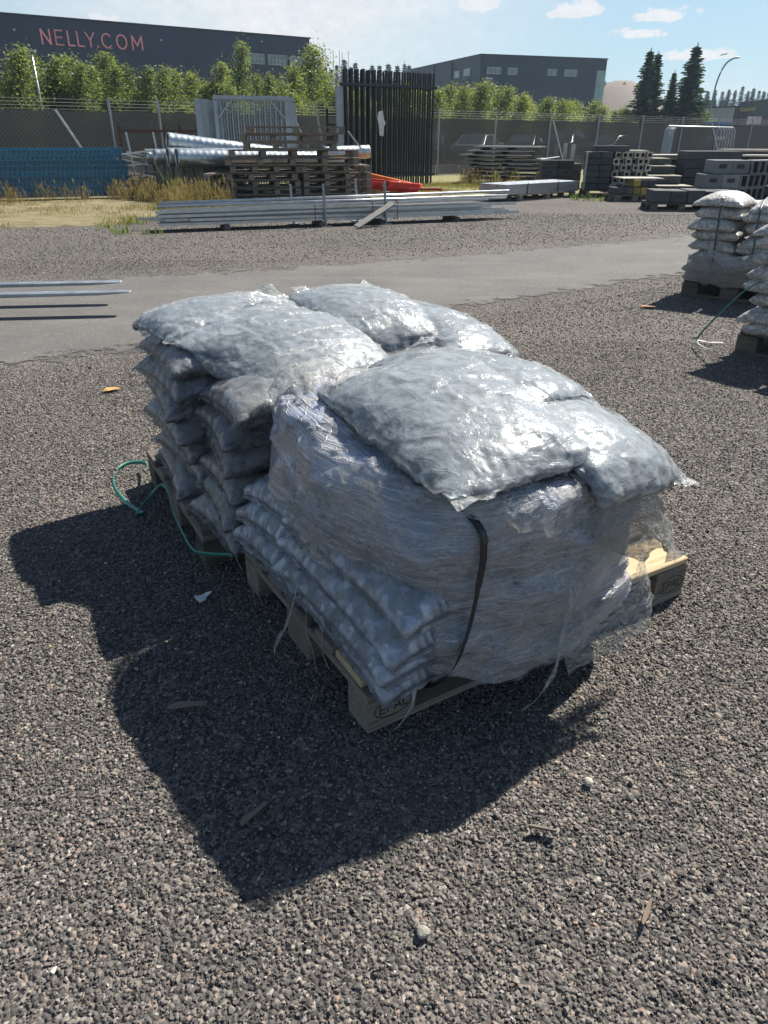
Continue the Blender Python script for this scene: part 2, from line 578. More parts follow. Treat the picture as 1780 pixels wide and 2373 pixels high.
def m_sack(name):
    """off-white woven sacks, grey dust mottling"""
    m, nt, b, out = material(name)
    P = nt.obj()
    n = nt.noise(P, 34.0, 5, 0.62, 1.2)
    v = nt.voro(P, 55.0)
    n2 = nt.noise(P, 9.0, 4, 0.6)
    c = nt.mix(nt.rng(n, 0.42, 0.64), (0.24, 0.24, 0.245), (0.66, 0.63, 0.55))
    c = nt.mix(nt.math('MULTIPLY', nt.rng(v, 0.34, 0.12), nt.rng(n2, 0.4, 0.65)), c, (0.14, 0.145, 0.155))
    c = nt.mix(nt.rng(n2, 0.50, 0.74, 0, 0.55), c, (0.24, 0.19, 0.135))
    nt.set(b, 'Base Color', c)
    nt.set(b, 'Roughness', 0.55)
    nt.set(b, 'Coat Weight', 0.2)
    nt.set(b, 'Coat Roughness', 0.3)
    nt.set(b, 'Normal', nt.bump(nt.math('ADD', n, nt.math('MULTIPLY', v, -0.5)), 0.4, 0.008))
    return m


def m_stone(name):
    m, nt, b, out = material(name)
    oi = nt.new('ObjectInfo')
    rnd = oi.outputs['Random']
    c = nt.ramp(rnd, [(0.0, (0.046, 0.046, 0.047)), (0.20, (0.068, 0.067, 0.066)), (0.42, (0.098, 0.094, 0.090)),
                      (0.60, (0.135, 0.127, 0.118)), (0.76, (0.175, 0.165, 0.152)), (0.89, (0.225, 0.21, 0.19)),
                      (0.925, (0.25, 0.185, 0.155)), (0.972, (0.30, 0.285, 0.255)), (0.992, (0.44, 0.42, 0.385)), (0.996, (0.34, 0.25, 0.12))], 'CONSTANT')
    P = nt.new('TexCoord').outputs['Object']
    n = nt.noise(P, 3.0, 4, 0.6)
    c = nt.vmath('SCALE', c, scale=nt.rng(n, 0.3, 0.7, 0.8, 1.25))
    loc = nt.noise(oi.outputs['Location'], 0.9, 3, 0.5)
    c = nt.mix(nt.rng(loc, 0.40, 0.68, 0.0, 0.5), c, (0.185, 0.170, 0.148))
    c = nt.vmath('MULTIPLY', c, (1.14, 1.09, 1.03))
    nt.set(b, 'Base Color', c)
    nt.set(b, 'Roughness', 0.72)
    return m


def m_gravelground(name):
    """packed gravel bed: stones of many sizes seen as cells"""
    m, nt, b, out = material(name)
    P = nt.new('TexCoord').outputs['Object']
    warp = nt.vmath('ADD', P, nt.scale(nt.new('TexNoise', {'Scale': 60.0, 'Vector': P}).outputs['Color'], (0.008, 0.008, 0)))
    v1 = nt.new('TexVoronoi', {'Scale': 95.0, 'Vector': warp})
    v2 = nt.new('TexVoronoi', {'Scale': 150.0, 'Vector': warp})
    v3 = nt.new('TexVoronoi', {'Scale': 34.0, 'Vector': warp})
    s = nt.new('SeparateColor')
    nt.set(s, 0, v1.outputs['Color'])
    s3 = nt.new('SeparateColor')
    nt.set(s3, 0, v3.outputs['Color'])
    stops = [(0.0, (0.05, 0.05, 0.05)), (0.25, (0.075, 0.073, 0.071)), (0.5, (0.11, 0.105, 0.10)), (0.68, (0.16, 0.15, 0.138)),
             (0.84, (0.205, 0.192, 0.175)), (0.92, (0.22, 0.175, 0.15)), (0.97, (0.28, 0.265, 0.24))]
    c1 = nt.ramp(s.outputs[0], stops, 'CONSTANT')
    s2 = nt.new('SeparateColor')
    nt.set(s2, 0, v2.outputs['Color'])
    c2 = nt.ramp(s2.outputs[1], stops, 'CONSTANT')
    c = nt.mix(nt.math('GREATER_THAN', s.outputs[1], 0.5), c2, c1)
    c = nt.mix(nt.math('MULTIPLY', nt.math('GREATER_THAN', s3.outputs[2], 0.88), nt.rng(v3.outputs['Distance'], 0.42, 0.36)), c,
               nt.ramp(s3.outputs[0], [(0, (0.16, 0.15, 0.138)), (0.4, (0.06, 0.06, 0.06)), (0.85, (0.20, 0.17, 0.15))], 'CONSTANT'))
    big = nt.noise(P, 0.55, 5, 0.6)
    c = nt.vmath('MULTIPLY', nt.vmath('SCALE', c, scale=nt.rng(big, 0.3, 0.7, 0.88, 1.22)), (1.12, 1.07, 1.02))
    c = nt.mix(nt.rng(nt.noise(nt.vmath('ADD', P, (9, 4, 0)), 0.35, 4, 0.6), 0.45, 0.72, 0.0, 0.5), c, (0.195, 0.170, 0.140))
    nt.set(b, 'Base Color', c)
    nt.set(b, 'Roughness', 0.9)
    nt.set(b, 'Specular IOR Level', 0.3)
    h = nt.math('SUBTRACT', 1.0, v1.outputs['Distance'])
    h = nt.math('ADD', h, nt.math('MULTIPLY', nt.math('SUBTRACT', 1.0, v3.outputs['Distance']), 0.8))
    nt.set(b, 'Normal', nt.bump(h, 1.0, 0.012))
    return m


def m_road(name):
    m, nt, b, out = material(name)
    P = nt.new('TexCoord').outputs['Object']
    n = nt.noise(P, 1.1, 6, 0.62, 0.3)
    f = nt.noise(P, 210.0, 4, 0.7)
    tr = nt.noise(nt.scale(P, (0.5, 3.2, 1)), 1.0, 5, 0.6, 0.3)
    c = nt.mix(nt.rng(n, 0.3, 0.7), (0.098, 0.094, 0.088), (0.140, 0.133, 0.123))
    c = nt.mix(nt.rng(tr, 0.5, 0.75, 0, 0.35), c, (0.215, 0.197, 0.170))
    c = nt.vmath('SCALE', c, scale=nt.rng(f, 0.3, 0.7, 0.55, 1.45))
    c = nt.vmath('SCALE', c, scale=nt.rng(nt.noise(P, 38.0, 5, 0.7), 0.3, 0.7, 0.8, 1.2))
    sp = nt.new('TexVoronoi', {'Scale': 42.0, 'Vector': P})
    s = nt.new('SeparateColor')
    nt.set(s, 0, sp.outputs['Color'])
    c = nt.mix(nt.math('MULTIPLY', nt.math('GREATER_THAN', s.outputs[0], 0.93), nt.rng(sp.outputs['Distance'], 0.24, 0.16)), c, (0.40, 0.37, 0.33))
    c = nt.mix(nt.math('MULTIPLY', nt.math('LESS_THAN', s.outputs[0], 0.10), nt.rng(sp.outputs['Distance'], 0.3, 0.2)), c, (0.07, 0.07, 0.07))
    # the edges break up into the gravel
    at = nt.new('Attribute', attribute_name='edge')
    e = nt.math('ADD', at.outputs['Fac'], nt.math('MULTIPLY', nt.math('SUBTRACT', nt.noise(P, 5.0, 8, 0.75), 0.5), 1.7))
    nt.set(b, 'Base Color', c)
    nt.set(b, 'Roughness', 0.88)
    nt.set(b, 'Specular IOR Level', 0.35)
    nt.set(b, 'Normal', nt.bump(nt.math('ADD', f, nt.math('MULTIPLY', nt.noise(P, 70, 4, .6), 1.0)), 0.5, 0.006))
    tp = nt.new('ShaderNodeBsdfTransparent')
    mx = nt.new('ShaderNodeMixShader', {0: nt.rng(e, 0.42, 0.58), 1: tp, 2: b})
    nt.set(out, 'Surface', mx)
    return m


def m_verge(name, c1, c2):
    m, nt, b, out = material(name)
    P = nt.new('TexCoord').outputs['Object']
    n = nt.noise(P, 2.4, 6, 0.65, 0.4)
    f = nt.noise(nt.scale(P, (1, 1, 1)), 46.0, 5, 0.7, 1.0)
    c = nt.mix(nt.rng(n, 0.35, 0.65), c1, c2)
    c = nt.vmath('SCALE', c, scale=nt.rng(f, 0.3, 0.7, 0.45, 1.5))
    at = nt.new('Attribute', attribute_name='edge')
    e = nt.math('ADD', at.outputs['Fac'], nt.math('MULTIPLY', nt.math('SUBTRACT', nt.noise(P, 3.5, 6, 0.75), 0.5), 1.5))
    nt.set(b, 'Base Color', c)
    nt.set(b, 'Roughness', 0.95)
    nt.set(b, 'Normal', nt.bump(f, 0.8, 0.03))
    tp = nt.new('ShaderNodeBsdfTransparent')
    mx = nt.new('ShaderNodeMixShader', {0: nt.rng(e, 0.40, 0.55), 1: tp, 2: b})
    nt.set(out, 'Surface', mx)
    return m


def m_metal(name, col=(0.55, 0.57, 0.58), rough=0.38, spangle=0.25):
    m, nt, b, out = material(name)
    P = nt.obj()
    v = nt.voro(P, 45.0, out='Color')
    n = nt.noise(P, 7.0, 5, 0.6)
    c = nt.vmath('SCALE', col, scale=nt.rng(n, 0.25, 0.75, 0.75, 1.15))
    c = nt.mix(nt.math('MULTIPLY', v, spangle), c, nt.vmath('SCALE', c, scale=0.7))
    nt.set(b, 'Base Color', c)
    nt.set(b, 'Metallic', 0.85)
    nt.set(b, 'Roughness', nt.rng(n, 0.2, 0.8, rough * 0.8, rough * 1.25))
    return m


def m_net(name):
    """dark shade cloth, about three quarters closed"""
    m, nt, b, out = material(name)
    P = nt.new('TexCoord').outputs['Object']
    n = nt.noise(P, 1.3, 4, 0.6)
    n2 = nt.noise(nt.scale(P, (0.4, 0.4, 3)), 2.0, 4, 0.6)
    nt.set(b, 'Base Color', nt.mix(nt.rng(n2, 0.35, 0.65), (0.020, 0.020, 0.021), (0.034, 0.032, 0.029)))
    nt.set(b, 'Roughness', 0.75)
    nt.set(b, 'Specular IOR Level', 0.25)
    tl = nt.new('ShaderNodeBsdfTranslucent', {'Color': (0.045, 0.042, 0.038)})
    m1 = nt.new('ShaderNodeAddShader')
    nt.set(m1, 0, b)
    nt.set(m1, 1, tl)
    tp = nt.new('ShaderNodeBsdfTransparent')
    mx = nt.new('ShaderNodeMixShader', {0: nt.rng(n, 0.3, 0.7, 0.86, 0.94), 1: tp, 2: m1})
    nt.set(out, 'Surface', mx)
    return m


def m_leaf(name, cols, trans=0.35):
    m, nt, b, out = material(name)
    g = nt.new('NewGeometry').outputs['Position']
    oi = nt.new('ObjectInfo').outputs['Random']
    rpi = nt.new('NewGeometry').outputs['Random Per Island']
    n = nt.noise(g, 0.9, 3, 0.6)
    f = nt.math('ADD', nt.math('MULTIPLY', n, 0.7), nt.math('ADD', nt.math('MULTIPLY', oi, 0.38), nt.math('MULTIPLY', rpi, 0.25)))
    c = nt.ramp(f, [(0.35, cols[0]), (0.62, cols[1]), (0.92, cols[2])])
    nt.set(b, 'Base Color', c)
    nt.set(b, 'Roughness', 0.5)
    nt.set(b, 'Specular IOR Level', 0.35)
    tr = nt.new('ShaderNodeBsdfTranslucent')
    nt.set(tr, 'Color', nt.vmath('MULTIPLY', c, (1.35, 1.5, 0.7)))
    mx = nt.new('ShaderNodeMixShader', {0: trans, 1: b, 2: tr})
    nt.set(out, 'Surface', mx)
    return m


def m_cladding(name, col, rib=2.6, rough=0.5):
    """profiled sheet with vertical ribs (object x = along the wall)"""
    m, nt, b, out = material(name)
    P = nt.new('TexCoord').outputs['Object']
    sx = nt.new('SeparateXYZ')
    nt.set(sx, 0, P)
    fr = nt.math('FRACT', nt.math('MULTIPLY', nt.math('ADD', sx.outputs[0], sx.outputs[1]), rib))
    gr = nt.math('MULTIPLY', nt.rng(fr, 0.0, 0.08), nt.rng(fr, 1.0, 0.92))
    n = nt.noise(nt.scale(P, (1, 1, 0.3)), 0.35, 5, 0.6)
    c = nt.vmath('SCALE', col, scale=nt.rng(n, 0.3, 0.7, 0.86, 1.16))
    c = nt.mix(nt.math('SUBTRACT', 1.0, gr), c, nt.vmath('SCALE', c, scale=0.72))
    nt.set(b, 'Base Color', c)
    nt.set(b, 'Roughness', rough)
    nt.set(b, 'Normal', nt.bump(gr, 0.5, 0.04))
    return m


def m_glass(name, col=(0.16, 0.22, 0.25)):
    m, nt, b, out = material(name)
    P = nt.obj()
    n = nt.noise(P, 0.8, 3)
    nt.set(b, 'Base Color', nt.vmath('SCALE', col, scale=nt.rng(n, 0.3, 0.7, 0.7, 1.3)))
    nt.set(b, 'Roughness', 0.06)
    nt.set(b, 'Specular IOR Level', 0.9)
    return m


M = {}
M['bag'] = m_bagfilm('polythene over dark stones', milk=(0.30, 0.335, 0.36), stone=(0.020, 0.025, 0.032), cover=0.62)
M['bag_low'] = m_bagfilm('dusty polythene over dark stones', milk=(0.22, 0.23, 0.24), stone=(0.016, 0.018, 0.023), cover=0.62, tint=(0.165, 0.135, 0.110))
M['bag_blue'] = m_bagfilm('clean polythene over dark stones', milk=(0.42, 0.46, 0.51), stone=(0.040, 0.054, 0.076), cover=0.48, droplets=False, ssc=24.0)
M['seam'] = m_thinfilm('welded film seam', 0.62)
M['seam_low'] = m_thinfilm('dusty welded seam', 0.45, (0.26, 0.26, 0.26))
M['film'] = m_thinfilm('loose stretch film', 0.42)
M['bag_film'] = m_thinfilm('clear bag film', 0.33, (0.64, 0.68, 0.71), 7.5, 0.36)
M['bag_film_low'] = m_thinfilm('dusty bag film', 0.25, (0.44, 0.45, 0.46), 8.0, 0.45)
M['film_thin'] = m_thinfilm('outer turn of stretch film', 0.26, (0.66, 0.68, 0.70))
M['film_dense'] = m_thinfilm('bunched stretch film', 0.66, (0.60, 0.60, 0.59))
M['film_dirty'] = m_thinfilm('dusty torn stretch film', 0.80, (0.42, 0.38, 0.33))
M['wrap'] = m_wrap('stretch wrap')
M['sack'] = m_sack('white woven sack')
M['stone'] = m_stone('gravel stone')
M['ground'] = m_gravelground('gravel bed')
M['road'] = m_road('compacted fines')
M['straw'] = m_verge('dry verge', (0.155, 0.130, 0.062), (0.29, 0.235, 0.125))
M['turf'] = m_verge('yellow green verge', (0.17, 0.165, 0.055), (0.28, 0.25, 0.11))
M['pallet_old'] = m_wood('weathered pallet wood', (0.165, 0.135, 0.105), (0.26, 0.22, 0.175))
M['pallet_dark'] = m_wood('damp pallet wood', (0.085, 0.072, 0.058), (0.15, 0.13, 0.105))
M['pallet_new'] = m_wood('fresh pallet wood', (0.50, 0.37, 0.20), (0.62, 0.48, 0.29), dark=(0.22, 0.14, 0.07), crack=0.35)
M['pallet_far'] = m_wood('grey brown pallet wood', (0.19, 0.15, 0.12), (0.32, 0.255, 0.20))
M['burn'] = m_plain('burnt mark', (0.022, 0.018, 0.015), 0.9)
M['zinc'] = m_metal('galvanised steel')
M['zinc_dull'] = m_metal('dull galvanised steel', (0.36, 0.39, 0.41), 0.5)
M['duct'] = m_metal('bright spiral duct', (0.50, 0.55, 0.57), 0.36, 0.1)
M['black'] = m_plain('black powder coat', (0.016, 0.018, 0.021), 0.42)
M['blue'] = m_plain('blue rack paint', (0.020, 0.150, 0.26), 0.35, dirt=(0.08, 0.24, 0.34))
M['red'] = m_plain('red steel paint', (0.52, 0.035, 0.022), 0.45)
M['orange'] = m_plain('orange steel paint', (0.58, 0.17, 0.03), 0.45)
M['concrete'] = m_plain('grey concrete', (0.22, 0.22, 0.215), 0.9, var=0.2, scale=9, bump=0.3)
M['concrete_dark'] = m_plain('dark concrete', (0.070, 0.071, 0.073), 0.9, var=0.25, scale=8, bump=0.3)
M['concrete_pale'] = m_plain('pale concrete edge', (0.42, 0.39, 0.32), 0.9, var=0.25, scale=8, bump=0.3)
M['yellow'] = m_plain('ochre concrete', (0.36, 0.25, 0.07), 0.9, var=0.25, scale=8)
M['rust_grey'] = m_plain('weathered wire', (0.20, 0.20, 0.195), 0.7)
M['rust'] = m_plain('rusty steel', (0.16, 0.075, 0.045), 0.8)
M['crate'] = m_wood('silver grey boards', (0.15, 0.145, 0.135), (0.23, 0.22, 0.205))
M['sheet'] = m_plain('dark sheet', (0.055, 0.053, 0.052), 0.7)
M['paleboard'] = m_plain('pale board', (0.45, 0.42, 0.37), 0.8)
M['net'] = m_net('shade cloth')
M['green_strap'] = m_plain('green strapping', (0.045, 0.20, 0.155), 0.4, var=0.15)
M['dark_green_strap'] = m_plain('dark green strapping', (0.028, 0.085, 0.075), 0.45)
M['black_strap'] = m_plain('black strapping', (0.012, 0.014, 0.018), 0.45)
M['leaf'] = m_leaf('birch leaves', ((0.075, 0.105, 0.042), (0.14, 0.175, 0.066), (0.215, 0.232, 0.095)), 0.5)
M['leaf_yel'] = m_leaf('yellowing leaves', ((0.105, 0.135, 0.045), (0.18, 0.205, 0.065), (0.255, 0.255, 0.088)), 0.5)
M['needle'] = m_leaf('spruce needles', ((0.030, 0.055, 0.036), (0.055, 0.088, 0.050), (0.085, 0.118, 0.062)), 0.28)
M['needle_far'] = m_leaf('distant conifer needles', ((0.022, 0.040, 0.038), (0.036, 0.058, 0.050), (0.05, 0.075, 0.06)), 0.12)
M['grass'] = m_leaf('dry grass', ((0.15, 0.105, 0.05), (0.25, 0.18, 0.09), (0.36, 0.29, 0.16)), 0.3)
M['weed'] = m_leaf('green weeds', ((0.07, 0.105, 0.018), (0.12, 0.16, 0.03), (0.20, 0.23, 0.05)), 0.4)
M['bark'] = m_plain('bark', (0.09, 0.075, 0.06), 0.9)
M['clad'] = m_cladding('navy black cladding', (0.021, 0.034, 0.072))
M['clad_b'] = m_cladding('anthracite cladding', (0.024, 0.036, 0.064))
M['clad_grey'] = m_cladding('pale grey cladding', (0.30, 0.33, 0.37), 1.2)
M['trim'] = m_plain('dark trim', (0.022, 0.026, 0.034), 0.5)
M['pink'] = m_plain('pink sign face', (0.74, 0.27, 0.32), 0.5, var=0.08)
M['gold'] = m_plain('gold sign letters', (0.50, 0.38, 0.13), 0.5)
M['glass'] = m_glass('window glass')
M['glass_green'] = m_glass('greenish stair glass', (0.16, 0.30, 0.28))
M['white'] = m_plain('white paint', (0.72, 0.73, 0.74), 0.5)
M['pinkish'] = m_plain('pale pink panel', (0.62, 0.48, 0.46), 0.6)
M['bluepanel'] = m_plain('blue banner', (0.03, 0.10, 0.30), 0.5)
M['tyre'] = m_plain('tyre rubber', (0.015, 0.015, 0.016), 0.8)
M['car_silver'] = m_plain('silver car paint', (0.40, 0.41, 0.42), 0.25, 0.5)
M['car_dark'] = m_plain('dark car paint', (0.03, 0.034, 0.04), 0.2, 0.2)
M['car_red'] = m_plain('dark blue car paint', (0.02, 0.035, 0.06), 0.2, 0.2)
M['rock'] = m_verge('bare hillside', (0.17, 0.135, 0.105), (0.24, 0.20, 0.16))
M['paper'] = m_plain('white plastic scrap', (0.72, 0.72, 0.72), 0.5, bump=0.4)
M['leafdry'] = m_plain('dry leaf', (0.42, 0.24, 0.08), 0.8)
M['stick'] = m_wood('dry splinter', (0.15, 0.115, 0.085), (0.22, 0.17, 0.125))
M['orange_bit'] = m_plain('orange cardboard', (0.45, 0.22, 0.10), 0.8)


# ------------------------------------------------------------------ noise for shaping (numpy)
def vnoise(P, scale, seed=0):
    Q = np.asarray(P, float) * scale + 1000.0 + seed * 17.31
    I = np.floor(Q).astype(np.int64)
    F = Q - I
    F = F * F * F * (F * (F * 6 - 15) + 10)

    def h(i, j, k):
        n = (i * 374761393 + j * 668265263 + k * 2147483647 + seed * 144665) & 0xffffffff
        n = ((n ^ (n >> 13)) * 1274126177) & 0xffffffff
        n = n ^ (n >> 16)
        return (n & 0xffff) / 32767.5 - 1
    x, y, z = I[..., 0], I[..., 1], I[..., 2]
    fx, fy, fz = F[..., 0], F[..., 1], F[..., 2]

    def L(a, b, t):
        return a + (b - a) * t
    return L(L(L(h(x, y, z), h(x + 1, y, z), fx), L(h(x, y + 1, z), h(x + 1, y + 1, z), fx), fy),
             L(L(h(x, y, z + 1), h(x + 1, y, z + 1), fx), L(h(x, y + 1, z + 1), h(x + 1, y + 1, z + 1), fx), fy), fz)


def worley(P, scale, seed=0):
    Q = np.asarray(P, float) * scale + 500.0
    I = np.floor(Q).astype(np.int64)
    F = Q - I
    best = np.full(F.shape[:-1], 9.0)
    for dx in (-1, 0, 1):
        for dy in (-1, 0, 1):
            for dz in (-1, 0, 1):
                n = ((I[..., 0] + dx) * 374761393 + (I[..., 1] + dy) * 668265263 + (I[..., 2] + dz) * 1442695041 + seed * 7919) & 0xffffffff
                n = ((n ^ (n >> 13)) * 1274126177) & 0xffffffff
                n ^= n >> 16
                d = (dx + (n & 1023) / 1023. - F[..., 0]) ** 2 + (dy + ((n >> 10) & 1023) / 1023. - F[..., 1]) ** 2 + (dz + ((n >> 20) & 1023) / 1023. - F[..., 2]) ** 2
                best = np.minimum(best, d)
    return np.sqrt(best)


def np_mesh(name, V, F, smooth=False, mat=None):
    """quick mesh from numpy verts (n,3) and equal-sided faces (m,k)"""
    me = bpy.data.meshes.new(name)
    V = np.asarray(V, dtype=np.float32)
    F = np.asarray(F, dtype=np.int32)
    k = F.shape[1]
    me.vertices.add(len(V))
    me.vertices.foreach_set('co', V.ravel())
    me.loops.add(F.size)
    me.loops.foreach_set('vertex_index', F.ravel())
    me.polygons.add(len(F))
    me.polygons.foreach_set('loop_start', np.arange(0, F.size, k, dtype=np.int32))
    me.update(calc_edges=True)
    me.validate()
    if smooth:
        me.polygons.foreach_set('use_smooth', [True] * len(me.polygons))
    if mat:
        me.materials.append(mat)
    return me


# ------------------------------------------------------------------ ground, road, verges
def grid_faces(n, m):
    I = np.arange(n * m).reshape(n, m)
    return np.stack([I[:-1, :-1], I[1:, :-1], I[1:, 1:], I[:-1, 1:]], -1).reshape(-1, 4)


gm = MB().quad((-400, -50, 0), (400, -50, 0), (400, 500, 0), (-400, 500, 0))
tag(gm.build('ground', M['ground']), kind='structure')


def strip(name, A, B, z, fade, mat, na=60, nb=14, fade_ends=False):
    """sheet between two polylines A and B with an 'edge' value that fades to 0 at its long sides"""
    def resample(pts, n):
        pts = np.array(pts, float)
        s = np.r_[0, np.cumsum(np.hypot(*np.diff(pts, axis=0).T))]
        t = np.linspace(0, s[-1], n)
        return np.stack([np.interp(t, s, pts[:, 0]), np.interp(t, s, pts[:, 1])], -1)
    a, b = resample(A, na), resample(B, na)
    w = np.linspace(0, 1, nb)
    V = a[:, None] * (1 - w)[None, :, None] + b[:, None] * w[None, :, None]
    width = np.hypot(*(b - a).T)
    e = np.minimum(w, 1 - w)[None] * width[:, None] / fade
    if fade_ends:
        L = np.r_[0, np.cumsum(np.hypot(*np.diff((a + b) / 2, axis=0).T))]
        e = np.minimum(e, (np.minimum(L, L[-1] - L) / fade)[:, None])
    e = np.clip(e, 0, 1)
    V3 = np.concatenate([V, np.full(V.shape[:2] + (1,), z)], -1).reshape(-1, 3)
    me = np_mesh(name, V3, grid_faces(na, nb), mat=mat)
    at = me.attributes.new('edge', 'FLOAT', 'POINT')
    at.data.foreach_set('value', e.ravel().astype(np.float32))
    o = put(name, me)
    return tag(o, kind='structure')


ROAD_LOW = [(-12.0, 0.2), (-6.0, 2.5), (-2.3, 4.15), (-0.8, 5.0), (1.2, 6.25), (3.3, 7.75), (6.5, 10.3), (12.0, 14.6)]
ROAD_UP = [(-14.0, 3.6), (-8.0, 6.1), (-4.0, 7.8), (-1.0, 8.95), (1.5, 10.2), (4.9, 12.1), (8.5, 14.6), (14.5, 18.8)]
strip('road', ROAD_LOW, ROAD_UP, 0.006, 1.0, M['road'], 90, 26)
strip('dry_verge', [(-16, 10.6), (-8.5, 11.3), (-6.0, 11.85), (-4.6, 12.2), (-3.7, 13.4), (-2.4, 15.6)],
      [(-17, 15.5), (-9.9, 20.9), (-7.7, 22.7), (-6.6, 23.6), (-5, 24.8), (-2.9, 26.4)], 0.004, 0.9, M['straw'], 70, 26)
strip('green_verge', [(-3.2, 16.6), (-0.5, 17.4), (1.3, 18.0), (2.3, 18.6), (4.6, 19.8), (5.3, 19.0)],
      [(-3.4, 26.0), (-0.3, 28.5), (1.9, 30.2), (4.4, 32.2), (7.0, 34.2), (9.5, 36.2)], 0.005, 0.8, M['turf'], 60, 26)
strip('meadow', [(-120, 30), (-20, 34), (0, 47), (25, 62), (120, 90)], [(-160, 170), (-40, 170), (0, 170), (60, 190), (220, 200)], 0.004, 6, M['turf'], 40, 14)


# ------------------------------------------------------------------ gravel: loose stones by the hundred thousand
def gravel():
    rng = np.random.RandomState(11)
    protos = bpy.data.collections.new('gravel_stones')
    for i in range(12):
        pts = rng.normal(size=(13, 3))
        pts /= np.linalg.norm(pts, axis=1)[:, None]
        pts *= rng.uniform(.75, 1.12, (13, 1)) * np.array([1.15, rng.uniform(.72, 1.0), rng.uniform(.5, .8)])
        bm = bmesh.new()
        for p in pts:
            bm.verts.new(p)
        r = bmesh.ops.convex_hull(bm, input=bm.verts)
        for v in [v for v in bm.verts if not v.link_faces]:
            bm.verts.remove(v)
        me = bpy.data.meshes.new('stone')
        bm.to_mesh(me)
        bm.free()
        me.materials.append(M['stone'])
        protos.objects.link(bpy.data.objects.new('stone', me))

    def dist_to(poly, P):
        poly = np.array(poly)
        best = np.full(len(P), 1e9)
        side = np.zeros(len(P))
        for a, b in zip(poly[:-1], poly[1:]):
            d = b - a
            t = np.clip(((P - a) @ d) / (d @ d), 0, 1)
            q = P - (a + t[:, None] * d)
            l = np.hypot(q[:, 0], q[:, 1])
            s = np.sign(d[0] * (P[:, 1] - a[1]) - d[1] * (P[:, 0] - a[0]))
            upd = l < best
            best[upd] = l[upd]
            side[upd] = s[upd]
        return best * side
    Ps, Sz = [], []

    def layer(y0, y1, dens, r0, r1, half=.64, pad=.35):
        area = half * (y1 * y1 - y0 * y0) + 2 * pad * (y1 - y0)
        n = int(area * dens)
        y = np.sqrt(rng.uniform(y0 * y0, y1 * y1, n))
        x = rng.uniform(-1, 1, n) * (half * y + pad)
        Ps.append(np.stack([x, y], -1))
        Sz.append(r0 + (r1 - r0) * rng.beta(1.1, 2.6, n))
    layer(.55, 2.6, 9600, .0024, .0064)
    layer(.55, 3.1, 150, .0064, .0105)
    layer(.55, 2.3, 11000, .0013, .0030)
    layer(2.6, 5.2, 4800, .0031, .0073)
    layer(5.2, 9.0, 1500, .0042, .0090)
    layer(3.1, 9.0, 10, .009, .016)
    layer(9.0, 15.0, 300, .007, .013)
    P = np.concatenate(Ps)
    S = np.concatenate(Sz)
    dl = dist_to(ROAD_LOW, P)
    du = dist_to(ROAD_UP, P)
    inroad = np.minimum(dl, -du)                    # > 0 inside the road
    keepp = np.where(inroad > .45, .03, np.where(inroad > .28, .10, np.where(inroad > 0, .40, 1.0)))
    # thin patches where fines show between the stones
    patch = vnoise(np.concatenate([P, np.zeros((len(P), 1))], 1), 1.3, 3)
    keepp = keepp * np.where(P[:, 1] < 4, np.clip(1.0 - np.clip(patch - .15, 0, 1) * 1.1, .35, 1), 1)
    keep = rng.uniform(size=len(P)) < keepp
    P, S = P[keep], S[keep]
    # dry verge keeps few stones
    keep = ~((P[:, 0] < -4.2) & (P[:, 1] > 12.2))
    P, S = P[keep], S[keep]
    n = len(P)
    z = S * rng.uniform(-.05, .55, n) + .001
    V = np.concatenate([P, z[:, None]], 1)
    me = bpy.data.meshes.new('gravel')
    me.vertices.add(n)
    me.vertices.foreach_set('co', V.astype(np.float32).ravel())
    rot = np.stack([rng.normal(0, .45, n), rng.normal(0, .45, n), rng.uniform(0, 6.283, n)], -1)
    flip = rng.uniform(size=n) < .25
    rot[flip, 0] += 1.4
    for nm, typ, val in (('rot', 'FLOAT_VECTOR', rot), ('siz', 'FLOAT', S), ('pick', 'INT', rng.randint(0, 12, n))):
        a = me.attributes.new(nm, typ, 'POINT')
        if typ == 'FLOAT_VECTOR':
            a.data.foreach_set('vector', val.astype(np.float32).ravel())
        elif typ == 'INT':
            a.data.foreach_set('value', val.astype(np.int32))
        else:
            a.data.foreach_set('value', val.astype(np.float32))
    me.update()
    o = put('gravel', me)
    tag(o, kind='stuff')
    scatter(o, protos)
    return o


def scatter(o, protos):
    ng = bpy.data.node_groups.new('scatter', 'GeometryNodeTree')
    ng.interface.new_socket('Geometry', in_out='INPUT', socket_type='NodeSocketGeometry')
    ng.interface.new_socket('Geometry', in_out='OUTPUT', socket_type='NodeSocketGeometry')
    N, L = ng.nodes, ng.links.new
    gi, go = N.new('NodeGroupInput'), N.new('NodeGroupOutput')
    ci = N.new('GeometryNodeCollectionInfo')
    ci.inputs['Collection'].default_value = protos
    ci.inputs['Separate Children'].default_value = True
    ci.inputs['Reset Children'].default_value = True
    iop = N.new('GeometryNodeInstanceOnPoints')
    iop.inputs['Pick Instance'].default_value = True

    def attr(nm, typ):
        a = N.new('GeometryNodeInputNamedAttribute')
        a.data_type = typ
        a.inputs['Name'].default_value = nm
        return a.outputs[0]
    e2r = N.new('FunctionNodeEulerToRotation')
    L(attr('rot', 'FLOAT_VECTOR'), e2r.inputs[0])
    L(gi.outputs[0], iop.inputs['Points'])
    L(ci.outputs[0], iop.inputs['Instance'])
    L(attr('pick', 'INT'), iop.inputs['Instance Index'])
    L(e2r.outputs[0], iop.inputs['Rotation'])
    L(attr('siz', 'FLOAT'), iop.inputs['Scale'])
    L(iop.outputs[0], go.inputs[0])
    md = o.modifiers.new('scatter', 'NODES')
    md.node_group = ng


gravel()


